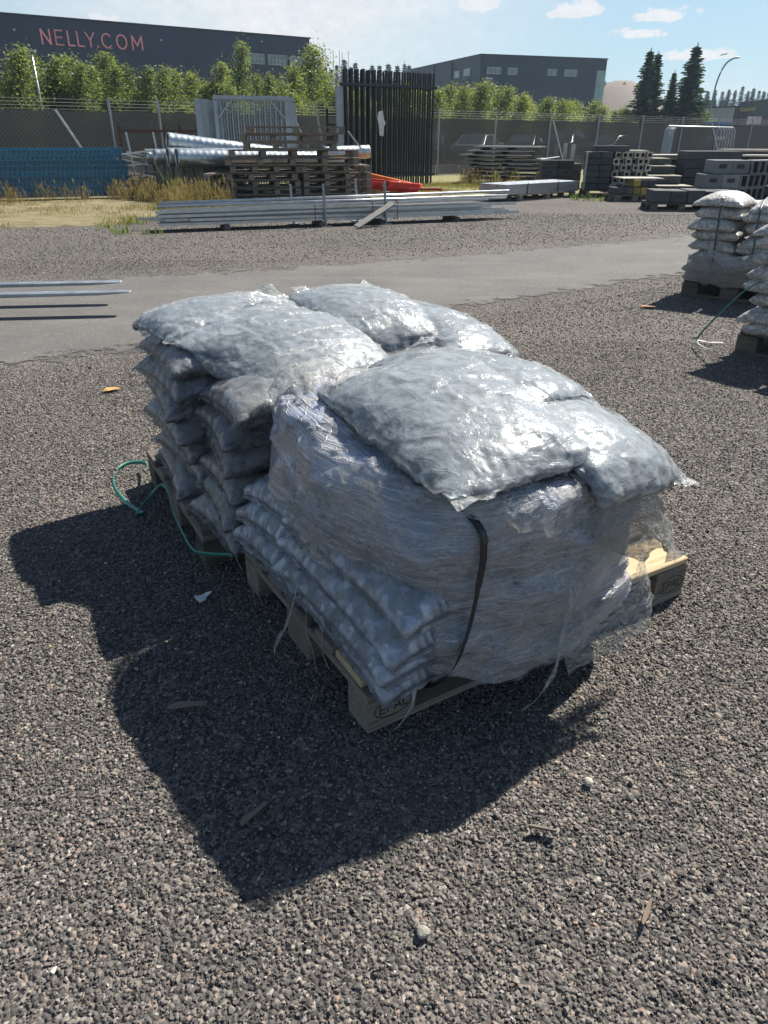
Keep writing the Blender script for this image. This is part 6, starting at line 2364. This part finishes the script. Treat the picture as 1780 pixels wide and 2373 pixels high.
# spiral ducts
def duct(a, b, r, lab):
    a, b = Vector(a), Vector(b)
    d = (b - a)
    L = d.length
    t = thing('spiral_duct', lab, 'duct', tuple(a), 0, 'bright spiral ducts on the crates')
    t.rotation_euler = d.to_track_quat('X', 'Z').to_euler()
    n, seg = 24, int(L / .035)
    V, F = [], []
    for side, rr in ((0, r), (1, r - .004)):
        b0 = len(V)
        for i in range(seg + 1):
            x = L * i / seg
            for k in range(n):
                th = 2 * math.pi * k / n
                ph = (x / .14 - k / n) % 1.0
                rib = .006 if ph < .22 else 0
                V.append((x, (rr + (rib if side == 0 else 0)) * math.cos(th), (rr + (rib if side == 0 else 0)) * math.sin(th)))
        for i in range(seg):
            for k in range(n):
                q = b0 + i * n
                f = (q + k, q + (k + 1) % n, q + n + (k + 1) % n, q + n + k)
                F.append(f if side else f[::-1])
        if side:
            m_ = (seg + 1) * n
            for k in range(n):
                F.append((k, (k + 1) % n, m_ + (k + 1) % n, m_ + k))
                e = seg * n
                F.append((e + k, m_ + e + k, m_ + e + (k + 1) % n, e + (k + 1) % n))
    put('tube', np_mesh('tube', V, F, True, M['duct']), None, t)
    return t


duct((-4.72, 17.95, .87), (-1.10, 19.75, .78), .195, 'front spiral duct, its open left end nearest the camera')
duct((-5.00, 18.25, .88), (-1.20, 20.1, .84), .195, 'spiral duct just behind the front one')
duct((-5.05, 18.55, 1.20), (-2.1, 20.0, .82), .19, 'upper spiral duct sloping down to the right over the others')
duct((-5.45, 18.75, .87), (-1.5, 20.5, .86), .165, 'rear spiral duct whose dark open end shows left of the others')
duct((-5.75, 19.05, .87), (-1.7, 20.9, .86), .165, 'farthest left spiral duct end above the grey crates')
duct((-1.5, 19.2, .95), (-.42, 19.75, .98), .15, 'short spiral duct end poking out right of the pallet pile')


# wooden pallets piled beside the ducts
def stock_pallet(loc, yaw, L, W, lab, nb=3, grp='old pallets in the tall pile', mat='pallet_far', thick=.022):
    t = thing('wooden_pallet', lab, 'pallet', loc, yaw, grp)
    nbd = 5
    for j in range(nbd):
        piece('top_board', t, L, .11 + .02 * (j % 2), thick, M[mat], (L / 2, (j + .5) * W / nbd, .131), (rg.uniform(-.01, .01), 0, rg.uniform(-.012, .012)))
    xs = [.07 + (L - .14) * i / (nb - 1) for i in range(nb)]
    for x in xs:
        piece('stringer_board', t, W, .12, thick, M[mat], (x, W / 2, .108), (0, 0, math.pi / 2))
        for y in (.06, W / 2, W - .06):
            piece('block', t, .12, .11, .075, M[mat], (x, y, .0605), (0, 0, rg.uniform(-.04, .04)))
    for y in (.06, W / 2, W - .06):
        piece('bottom_board', t, L, .10, thick, M[mat], (L / 2, y, .0112))
    return t


pp, pyaw = Vector((-3.42, 17.15, 0)), R(13)
pd = Vector((math.cos(pyaw), math.sin(pyaw), 0))
for lv in range(5):
    for k in range(2):
        p = pp + pd * (k * 1.60 + rg.uniform(-.05, .05))
        stock_pallet((p.x, p.y + rg.uniform(-.04, .04), .151 * lv), pyaw + rg.uniform(-.03, .03), 1.56, 1.15, 'grey brown pallet, %s layer of the tall pile, %s half' % (ORD[lv], ('left', 'right')[k]), 4)
for lv in range(4):
    p = pp + Vector((-.62 + rg.uniform(-.04, .04), .12, 0))
    stock_pallet((p.x, p.y, .146 * lv), pyaw - R(14), .62, 1.1, 'short pallet end, %s layer, left of the tall pile' % ORD[lv], 2)
for lv, (x0, L, dy) in enumerate(((-.06, 2.95, .0), (.04, 2.85, .05))):
    p = pp + pd * x0
    stock_pallet((p.x, p.y + dy, .151 * (5 + lv)), pyaw + R(-3 + 2 * lv), L, 1.1, 'long pallet, %s layer of the tall pile, spanning both halves' % ORD[5 + lv], 5)
for lv, (x0, L, dy) in enumerate(((.34, 2.05, .1), (.28, 2.15, .12), (.42, 2.15, .05))):
    p = pp + pd * x0
    stock_pallet((p.x, p.y + dy, .151 * (7 + lv)), pyaw + R((-6, -4, -9)[lv]), L, .9, ('pallet third from the top of the tall pile', 'pale pallet second from the top of the tall pile', 'topmost pallet of the tall pile')[lv], 4 if lv < 2 else 3, mat='pallet_far' if lv != 1 else 'pallet_old', thick=.03)
for (a, b, lab) in (((-1.35, 19.4, .0), (-1.65, 19.2, 2.05), 'pale lath leaning behind the top of the pallet pile'), ((-.55, 18.6, 1.05), (-.85, 18.5, 1.42), 'short white lath leaning on the upper right of the pallet pile')):
    tag(MB().beam(a, b, .05, .03).build('lath', M['paleboard']), lab, 'lath')

# galvanised gate frames
for k in range(4):
    x0, y0 = -4.30 + .04 * k - .02, 20.75 + .16 * k
    t = thing('gate_frame', ('front galvanised gate frame with corner braces, behind the pallet pile', 'galvanised gate frame second from the front', 'galvanised gate frame third from the front', 'rearmost galvanised gate frame')[k], 'gate frame', (x0, y0, 0), R(18), 'galvanised gate frames leaning behind the pallets')
    W_, H_ = 1.82, 2.22
    MB().box((W_ / 2, 0, H_ - .04), (W_ + .08, .07, .09)).build('top_rail', M['zinc_dull'], t)
    MB().box((W_ / 2, 0, .05), (W_, .07, .08)).build('bottom_rail', M['zinc_dull'], t)
    for x in (0, W_):
        MB().box((x, 0, H_ / 2 - .05), (.08, .07, H_ - .1)).build('stile', M['zinc_dull'], t)
    for j in range(1, 13):
        piece('bar', t, H_ - .18, .045, .03, M['zinc_dull'], (j * W_ / 13, .01, H_ / 2 - .01), (0, -math.pi / 2, 0))
    if k == 0:
        MB().beam((.05, -.02, H_ - .5), (.42, -.02, H_ - .09), .05, .04).build('corner_brace', M['zinc_dull'], t)
        MB().beam((W_ - .05, -.02, H_ - .5), (W_ - .42, -.02, H_ - .09), .05, .04).build('corner_brace', M['zinc_dull'], t)
t = thing('panel_stack', 'pale grey steel sheets standing on edge left of the gate frames', 'steel panel', (-4.78, 20.85, 0), R(18))
for j in range(3):
    MB().box((.0 + .17 * j, .1 * j, 1.08), (.155, .05, 2.16 - .03 * j)).build('panel', M['zinc_dull'], t)

# black railings standing on end
A, d, L = along((-1.05, 22.15), (1.40, 23.95))
for k in range(4):
    off = Vector((-d.y, d.x, 0)) * (.11 * k)
    t = thing('railing_panel', ('front black railing panel standing upright with spiked bars', 'second black railing panel behind the front one', 'third black railing panel of the upright stack', 'rearmost black railing panel of the upright stack')[k], 'railing', tuple(A + off + d * (.035 * k)), math.atan2(d.y, d.x), 'black railing panels standing on end')
    Lp = L
    piece('rail', t, Lp + .22, .04, .07, M['black'], (Lp / 2, -.015, 2.56))
    piece('rail', t, Lp + .22, .04, .07, M['black'], (Lp / 2, -.015, .30))
    nb_ = 17
    for j in range(nb_):
        x = (j + .3 * (k % 2)) * Lp / (nb_ - 1)
        piece('bar', t, 2.86 + .05 * (k % 2), .055 if k == 0 else .045, .035, M['black'], (x, .02, 1.47), (0, -math.pi / 2, 0))
o = MB().box((0, 0, 1.25), (.22, .06, 2.5)).build('steel_sheet', M['zinc_dull'], None, (-1.24, 22.12, 0), (0, 0, R(36)))
tag(o, 'grey steel panel on edge at the left end of the black railings', 'steel panel')
mb = MB()
pts = [(-.10, .30), (.06, .34), (.10, .12), (.16, .02), (.08, -.06), (.06, -.30), (-.06, -.28), (-.08, .0), (-.12, .14)]
mb.v = [(x, -.012 + .02 * math.sin(i), z) for i, (x, z) in enumerate(pts)] + [(x, .0 + .02 * math.sin(i), z) for i, (x, z) in enumerate(pts)]
n_ = len(pts)
mb.f = [tuple(range(n_)), tuple(reversed(range(n_, 2 * n_)))] + [(i, n_ + i, n_ + (i + 1) % n_, (i + 1) % n_) for i in range(n_)]
tag(mb.build('plastic_scrap', M['paper'], None, (-.12, 22.72, 1.62), (0, 0, R(36))), 'white plastic scrap caught on the black railings', 'litter')
# ladder-like black grating left of the railings
t = thing('ladder', 'black ladder standing between the pallet pile and the railings', 'ladder', (-1.62, 22.6, 0), R(25))
for x in (0, .30):
    piece('rail', t, 2.0, .05, .05, M['black'], (x, 0, 1.0), (0, -math.pi / 2, 0))
for j in range(7):
    piece('rung', t, .30, .04, .04, M['black'], (.15, 0, .3 + j * .26))
# red and orange steel
for (a, b, w, h, m, lab) in (((-.95, 20.3, .34), (.35, 18.9, .30), .10, .12, 'red', 'upper red steel beam sloping to the right'), ((-1.0, 20.2, .22), (.75, 18.4, .16), .10, .10, 'red', 'lower red steel beam on the grass'), ((-.40, 20.6, .42), (.60, 18.75, .30), .09, .09, 'orange', 'orange steel beam lying across the red ones'),
                             ((-1.1, 19.5, .30), (.2, 19.2, .29), .08, .08, 'red', 'left red steel bar beside the pallet pile'), ((.1, 18.75, .30), (.85, 18.5, .26), .16, .14, 'red', 'short thick red steel beam end')):
    tag(MB().beam(a, b, w, h).build('steel_beam', M[m], bevel=.008), lab, 'steel beam', 'red and orange steel by the railings')
t = thing('rack_frame', 'open red steel frame lying at the right end of the red beams', 'steel frame', (.55, 18.3, .02), R(6))
for z in (.03, .20):
    piece('rail', t, .78, .06, .05, M['red'], (.39, 0, z))
for x in (.02, .76):
    piece('stile', t, .20, .05, .05, M['red'], (x, 0, .115), (0, -math.pi / 2, 0))
for k in range(2):
    tag(MB().box((0, 0, .07), (.12, .9, .14)).build('timber', M['pallet_far'], None, (-.4 + .75 * k, 19.6 - .7 * k, 0), (0, 0, R(-48))), '%s timber bearer under the red steel' % ('left', 'right')[k], 'timber')

# bundle of galvanised profiles on stakes
bd = R(20.7)
B0 = Vector((-3.45, 11.75, 0))
bx, by = Vector((math.cos(bd), math.sin(bd), 0)), Vector((-math.sin(bd), math.cos(bd), 0))
prof_c = [(-.03, -.02), (.03, -.02), (.03, .02), (.022, .02), (.022, -.012), (-.022, -.012), (-.022, .02), (-.03, .02)]
lays = []
for z in range(4):
    for y in range(6 if z < 3 else 4):
        lays.append((z, y))
for i, (z, y) in enumerate(lays):
    off = rg.uniform(-.12, .10) + (.55 if (z + y) % 4 == 1 and z < 3 else 0) - (.38 if (i in (5, 11)) else 0)
    L = 5.8 + rg.uniform(-.25, .1) - (2.3 if i in (20,) else 0)
    p = B0 + bx * off + by * (y * .075) + Vector((0, 0, .105 + z * .060))
    me = MB().prism(prof_c, 0, L, Matrix(((0, 1, 0, 0), (1, 0, 0, 0), (0, 0, 1, 0), (0, 0, 0, 1)))).mesh('steel_channel')
    o = put('steel_channel', me, M['zinc'], None, tuple(p), (0, -rg.uniform(-.004, .006) - (.012 if z == 3 else 0), bd + rg.uniform(-.008, .008)))
    tag(o, 'galvanised steel channel lying in the long bundle on stakes', 'steel channel', 'galvanised channels in the long bundle')
for i, (dz, ry) in enumerate(((.365, -.004), (.40, -.010), (.36, .004))):
    p = B0 + bx * (-.02 + .05 * i) + by * (.05 + .13 * i) + Vector((0, 0, dz))
    o = MB().tube([(0, 0, 0), (6.1, 0, 0)], .022, 8).build('steel_tube', M['zinc'], None, tuple(p), (0, ry, bd + (.010, -.006, .002)[i]), smooth=True)
    tag(o, 'loose round steel tube on top of the long bundle', 'steel tube', 'round tubes on the long bundle')
for (s, h, y, lab) in ((2.62, .64, -.07, 'left front stake holding the long bundle'), (3.68, .66, -.07, 'right front stake holding the long bundle'), (2.2, .62, .42, 'left rear stake of the long bundle'), (3.35, .68, .46, 'right rear stake of the long bundle')):
    p = B0 + bx * s + by * y
    t = thing('stake', lab, 'stake', tuple(p), bd, 'stakes holding the long bundle')
    MB().beam((0, 0, .02), (-.03, 0, h), .05, .03).build('post', M['zinc_dull'], t)
    MB().box((0, 0, .010), (.16, .16, .016)).build('foot', M['zinc_dull'], t)
for s in (1.0, 2.55, 3.6, 5.0):
    p = B0 + bx * s + by * .15
    t = thing('timber_bearer', 'timber bearer under the long bundle, %s from the left' % ('first', 'second', 'third', 'fourth')[int((s - .5) // 1.3)], 'timber', tuple(p), bd)
    MB().box((0, 0, .04), (.08, .55, .08)).build('timber', M['pallet_dark'], t)
for s in (2.45, 3.45, 3.9):
    p = B0 + bx * s
    pts = [p + by * y + Vector((0, 0, z)) for y, z in ((-.045, .08), (-.05, .34), (.1, .37), (.46, .35), (.46, .08), (.15, .07), (-.045, .08))]
    o = MB().tube([tuple(q) for q in pts], .006, 5).build('wire_tie', M['black'])
    tag(o, 'thin wire tied round the long bundle, %s from the left' % {2.45: 'first', 3.45: 'second', 3.9: 'third'}[s], 'wire')
pl = B0 + bx * 3.0 + by * -.52
o = MB().beam(tuple(pl + Vector((0, 0, .03))), tuple(pl + bx * .78 + by * .38 + Vector((0, 0, .34))), .11, .022, (0, -.5, 1)).build('plank', M['crate'])
tag(o, 'grey plank leaning from the gravel onto the long bundle', 'plank')

# galvanised sheets on a pallet
yaw = R(40.9)
P0 = Vector((2.74, 17.62, 0))
t = stock_pallet((P0.x + .35, P0.y + .22, 0), yaw, 2.15, .8, 'low pallet under the pack of galvanised sheets', 3, 'pallets by the stock row', 'pallet_old')
for k in range(9):
    z = .150 + k * .024
    o = thing('steel_sheet', 'long galvanised sheet, %s in the pack on the low pallet' % ORD[k], 'steel sheet', (P0.x + rg.uniform(-.01, .01), P0.y, z), yaw + rg.uniform(-.004, .004), 'galvanised sheets in the pack')
    for j in range(3):
        MB().box((1.36, .14 + .28 * j, .010), (2.72, .262, .020)).build('sheet_pan', M['zinc'], o)
for s in (.75, 1.9):
    q = P0 + Vector((math.cos(yaw), math.sin(yaw), 0)) * s + Vector((math.sin(yaw), -math.cos(yaw), 0)) * .005
    tag(MB().box((0, 0, .26), (.02, .006, .25)).build('strap', M['black_strap'], None, tuple(q), (0, 0, yaw)), '%s dark band on the pack of galvanised sheets' % ('left' if s < 1 else 'right'), 'strap')

# dark panels with bearers, ragged stack
for k in range(9):
    yaw = R(-22 + rg.uniform(-4, 4) + (6 if k > 6 else 0))
    x, y = 2.45 + rg.uniform(-.18, .18) + (.25 if k > 6 else 0), 24.75 + rg.uniform(-.1, .1)
    t = thing('roof_panel', 'dark panel with painted sunlit edge, %s in the ragged stack by the fence' % ORD[k], 'panel', (x, y, .06 + k * .112), yaw, 'dark panels in the ragged stack')
    Lp = 2.35 + rg.uniform(-.15, .15) - (.35 if k > 6 else 0)
    piece('sheet', t, Lp, 1.5, .030, M['sheet'], (Lp / 2, .75, .085))
    piece('lit_edge_strip', t, Lp, .03, .030, M['paleboard'], (Lp / 2, -.016, .088))  # sunlit top edge put into the colour as a pale strip
    for xx in (.2, Lp / 2, Lp - .2):
        piece('bearer', t, .07, 1.4, .065, M['pallet_far'], (xx, .74, .035))
    piece('lit_top_skin', t, Lp - .1, 1.3, .004, M['crate'], (Lp / 2, .75, .1025))  # lighter skin: sunlight on the panel top put into its colour


# ------------------------------------------------------------------ concrete blocks in the stock row
def hollow_block(name, loc, rz, size, mat, edge, lab, grp, cat='concrete block', open_end=True):
    l, w, h = size                                     # opening faces -y
    t = thing(name, lab, cat, loc, rz, grp)
    th = .03
    me_k = ('hb', size, mat, edge)
    if me_k not in _boxes:
        mb = MB()
        mb.box((l / 2, w / 2 + .03, th / 2), (l, w - .06, th))
        mb.box((l / 2, w / 2 + .03, h - th / 2), (l, w - .06, th))
        mb.box((th / 2, w / 2 + .03, h / 2), (th, w - .06, h - 2 * th))
        mb.box((l - th / 2, w / 2 + .03, h / 2), (th, w - .06, h - 2 * th))
        mb.box((l / 2, w - .03, h / 2), (l - 2 * th, .02, h - 2 * th))
        a = mb.mesh('shell')
        a.materials.append(M[mat])
        mb = MB()
        for c, s in (((l / 2, .015, th / 2), (l, .03, th)), ((l / 2, .015, h - th / 2), (l, .03, th)), ((th / 2, .015, h / 2), (th, .03, h - 2 * th)), ((l - th / 2, .015, h / 2), (th, .03, h - 2 * th))):
            mb.box(c, s)
        b = mb.mesh('rim')
        b.materials.append(M[edge])
        _boxes[me_k] = (a, b)
    a, b = _boxes[me_k]
    put('shell', a, None, t)
    put('rim', b, None, t)
    return t


def solid_block(loc, rz, size, mat, lab, grp, slot=False, cat='concrete block'):
    t = thing('concrete_block', lab, cat, loc, rz, grp)
    l, w, h = size
    piece('body', t, l - .006, w, h - .006, M[mat], (l / 2, w / 2, h / 2), bevel=.008)
    if slot:
        piece('handle_recess', t, l * .42, .012, h * .30, M['black'], (l / 2, -.001, h * .55))
    return t


# tall stack: closed faces to the left, open ends to the right
gT = 'concrete blocks in the tall stack with open ends'
yaw = R(-6)
X0, Y0 = 5.02, 19.55
ex, ey = Vector((math.cos(yaw), math.sin(yaw), 0)), Vector((-math.sin(yaw), math.cos(yaw), 0))
t = stock_pallet((X0 - .02, Y0, 0), yaw, 1.6, 1.0, 'pallet under the tall stack of concrete blocks', 3, 'pallets by the stock row', 'pallet_dark')
for lv in range(6):
    z = .150 + lv * .142
    for k in range(2):
        p = Vector((X0, Y0, z)) + ex * (k * .29 + rg.uniform(-.01, .01)) + ey * .04
        solid_block(tuple(p), yaw + rg.uniform(-.02, .02), (.285, .8, .138), 'concrete_dark', 'dark concrete block, %s layer on the left face of the tall stack' % ORD[lv], gT)
    piece_p = Vector((X0, Y0, z)) - ex * .05 + ey * .06
    o = piece('lit_slip', None, .05, .05, .135, M['concrete_pale'], tuple(piece_p + Vector((0, 0, .069))), (0, 0, yaw))  # pale slip added for the lit edge of the dark blocks
    tag(o, 'pale strip for the lit block edge, left corner of the tall stack, %s layer' % ORD[lv], 'concrete block', 'pale strips for lit edges at the tall stack corner')
    for k in range(6 if lv != 1 else 3):
        p = Vector((X0, Y0, z)) + ex * (.60 + k * .158 + .05 * (lv % 2)) + ey * (.05 + .10 * ((k + lv) % 2) + .05 * k)
        hollow_block('concrete_block', tuple(p), yaw + R(14), (.152, .40, .138), 'concrete_dark', 'concrete_pale', 'hollow block with pale rim in the tall stack, %s layer' % ORD[lv], gT)
for k in range(2):
    p = Vector((X0 + .15 + .42 * k, Y0 + .1, 1.006))
    solid_block(tuple(p), yaw, (.42, .5, .13), 'concrete_dark', '%s loose block lying on top of the tall stack' % ('left', 'right')[k], gT)
# dark slotted boxes left of it
for lv in range(4):
    for k in range(2):
        p = Vector((4.15 + k * .42, 20.9, .02 + lv * .19))
        solid_block(tuple(p), R(-4), (.41, .6, .186), 'concrete_dark', 'dark slotted block, %s layer, %s column, left of the tall stack' % (ORD[lv], ('left', 'right')[k]), 'dark slotted blocks behind the sheet pack', True)
for k in range(3):
    p = Vector((4.95 - .02 * k, 21.6 + .05 * k, .02))
    for lv in range(3):
        solid_block((p.x + .02, p.y + .3 * k, .02 + lv * .22), R(-4), (.40, .28, .216), 'concrete_dark', 'plain dark block, %s layer behind the slotted blocks' % ORD[lv], 'plain dark blocks behind the slotted ones')
tag(MB().beam((4.10, 20.85, .80), (4.55, 20.8, .86), .25, .012).build('plastic_scrap', M['paper'], None), 'crumpled white sheet on the slotted dark blocks', 'litter')
for k, (x, h) in enumerate(((4.55, .34), (4.78, .38), (4.98, .36))):
    tag(MB().box((0, 0, h / 2), (.09, .06, h)).build('board', M['paleboard' if k else 'crate'], None, (x, 21.2, .79), (0, R(rg.uniform(-4, 4)), 0)), '%s of the three short boards standing on the dark blocks' % ('left', 'middle', 'right')[k], 'board')
# corrugated pale sheet on top at the back
# low packs on pallets to the right
stock_pallet((5.30, 17.90, 0), R(2), .95, .8, 'low pallet under the ochre-ended blocks', 3, 'pallets by the stock row', 'pallet_old')
gY = 'ochre-ended blocks on the low pallet'
for lv, (x, n) in enumerate(((5.55, 3), (5.72, 3))):
    for k in range(n):
        o = solid_block((x + k * .17 - .42 * (lv == 0) * 0, 17.95 + .05 * lv, .148 + lv * .16), R(2), (.165, .5, .15), 'yellow' if k > 0 and lv == 0 or k == 0 and lv == 1 else 'concrete_dark', '%s block, %s layer on the low pallet' % ('ochre' if (k > 0 and lv == 0 or k == 0 and lv == 1) else 'dark', ORD[lv]), gY)
solid_block((5.28, 17.95, .148), R(2), (.27, .5, .15), 'concrete_dark', 'long dark block at the left of the ochre-ended blocks', gY)
tag(MB().box((0, 0, 0), (.95, .75, .02)).build('board', M['paleboard'], None, (5.95, 18.45, .475), (0, 0, R(2))), 'pale board covering the ochre-ended blocks', 'board')
# dark low pallet with kerb stones in front
stock_pallet((5.38, 15.60, 0), R(-4), 1.75, .9, 'dark low pallet in front of the stock row, left of the sacks', 4, 'pallets by the stock row', 'pallet_dark')
for k in range(5):
    solid_block((5.42 + k * .335, 15.66 + rg.uniform(-.03, .03) - k * .022, .148), R(-4), (.32, .7, .235 + rg.uniform(-.015, .01)), 'concrete_dark', '%s dark kerb stone on the dark low pallet' % ('first', 'second', 'third', 'fourth', 'fifth')[k], 'dark kerb stones on the low pallet', k in (1, 3))
# dark block wall behind
gD = 'dark concrete blocks in the square stack'
for lv in range(5):
    for k in range(3):
        solid_block((7.62 + k * .47, 20.1 + k * .02, .02 + lv * .20), R(-5), (.465, .9, .196), 'concrete_dark', 'dark block, %s layer, %s column of the square stack' % (ORD[lv], ('left', 'middle', 'right')[k]), gD, lv == 0)
# pale grey hollow blocks on the right
gG = 'pale grey hollow blocks at the right'
for lv, (x, n) in enumerate(((7.22, 2), (7.22, 2), (7.42, 2))):
    for k in range(n):
        solid_block((x + k * .40, 17.75 + .1 * (lv == 2), .02 + lv * .285), R(-5), (.395, .7, .28), 'concrete', 'pale grey block face, %s layer, %s, of the right-hand stack' % (ORD[lv], ('left', 'right')[k]), gG, lv > 0)
    for k in range(4):
        hollow_block('concrete_block', (x + .82 + k * .19, 17.75 + .12 * k, .02 + lv * .285), R(-5), (.185, .5, .28), 'concrete', 'concrete', 'pale grey hollow block, %s layer, beside the right-hand block faces' % ORD[lv], gG)
# mixed stock between: pale crates with boards, long dark stacks with sunlit tops painted pale
gM = 'stacked slabs with painted sunlit tops'
for k, (x, y, w, z, h) in enumerate(((6.55, 20.4, .75, .70, .12), (6.6, 20.0, .72, .50, .16), (6.55, 19.5, .78, .30, .16), (6.62, 18.9, .8, .14, .12), (6.5, 21.6, .6, .78, .2), (9.3, 20.4, 1.3, .72, .16), (9.2, 19.8, 1.2, .50, .14), (8.95, 18.7, 1.3, .34, .2), (9.0, 18.0, 1.4, .10, .2))):
    t = thing('slab_stack', 'dark slab with painted sunlit top, %s among the mixed stock' % ('wide upper', 'narrow middle', 'lower narrow', 'low front', 'rear upper', 'rear right', 'right middle', 'right lower', 'right lowest')[k], 'slab', (x, y, 0), R(-3), gM)
    piece('slab', t, w, .8, h, M['concrete_dark'], (w / 2, .4, z + h / 2), bevel=.006)
    piece('lit_top_edge', t, w + .03, .84, .022, M['concrete_pale'], (w / 2, .4, z + h + .012))  # pale lid stands for sunlight on the dark slab top
    piece('base', t, w * .8, .6, z - .002, M['concrete_dark'], (w / 2, .42, z / 2))
t = thing('pale_crate', 'pale grey slatted crate with two dark openings under a white board', 'crate', (7.15, 21.3, 0), R(-3))
piece('body', t, .88, .8, .50, M['concrete_pale'], (.44, .4, .62))
for x in (.36, .58):
    piece('opening', t, .12, .012, .26, M['black'], (x, -.004, .66))
piece('base', t, .84, .7, .36, M['concrete_dark'], (.44, .42, .185))
piece('top_board', t, 1.5, .95, .03, M['paleboard'], (.25, .42, .89))
# tubular frames standing behind
tm = 'tubular steel frames at the back right'
for k in range(6):
    x0, y0 = 8.85 + .11 * k, 25.6 + .16 * k
    t = thing('barrier_frame', 'tubular steel barrier frame, %s of the group at the back' % ('first', 'second', 'third', 'fourth', 'fifth', 'last')[k], 'steel frame', (x0, y0, 0), R(2), tm)
    MB().tube([(0, 0, .0), (.03, 0, 1.52), (.12, 0, 1.63), (1.72 + .05 * k, 0, 1.60), (1.82 + .05 * k, 0, 1.50), (1.88 + .05 * k, 0, 0)], .026, 6).build('tube', M['zinc_dull'], t, smooth=True)
    if k in (2, 4):
        MB().box((1.72, -.03, 1.30), (.12, .02, .09)).build('tag', M['paper'], t)
tag(MB().beam((9.15, 20.3, .925), (10.1, 20.2, .925), .5, .02).build('board', M['paleboard'], None), 'white board lying on the slabs right of the square dark stack', 'board')
tag(MB().box((0, 0, 0), (1.5, .7, .05)).build('board', M['paleboard'], None, (9.75, 21.4, 1.02), (0, 0, R(-3))), 'white board topping the stock at the right edge', 'board')
tag(MB().box((0, 0, .5), (1.4, .6, .98)).build('block_stack', M['concrete_dark'], None, (9.75, 21.4, 0), (0, 0, R(-3)), bevel=.01), 'dark block stack under the white board at the right edge', 'concrete block')


# ------------------------------------------------------------------ summer haze
hm = bpy.data.materials.new('haze')
hm.use_nodes = True
hn = NT(hm.node_tree)
hn.n.remove(hn.n['Principled BSDF'])
pv = hn.new('ShaderNodeVolumePrincipled')
pv.inputs['Color'].default_value = (0.62, 0.80, 1.0, 1)
pv.inputs['Density'].default_value = 0.00042
pv.inputs['Anisotropy'].default_value = 0.35
hn.t.links.new(pv.outputs[0], hn.n['Material Output'].inputs['Volume'])
hz = MB().box((0, 225, 8.5), (820, 570, 19.0)).build('haze', hm)
tag(hz, kind='stuff')
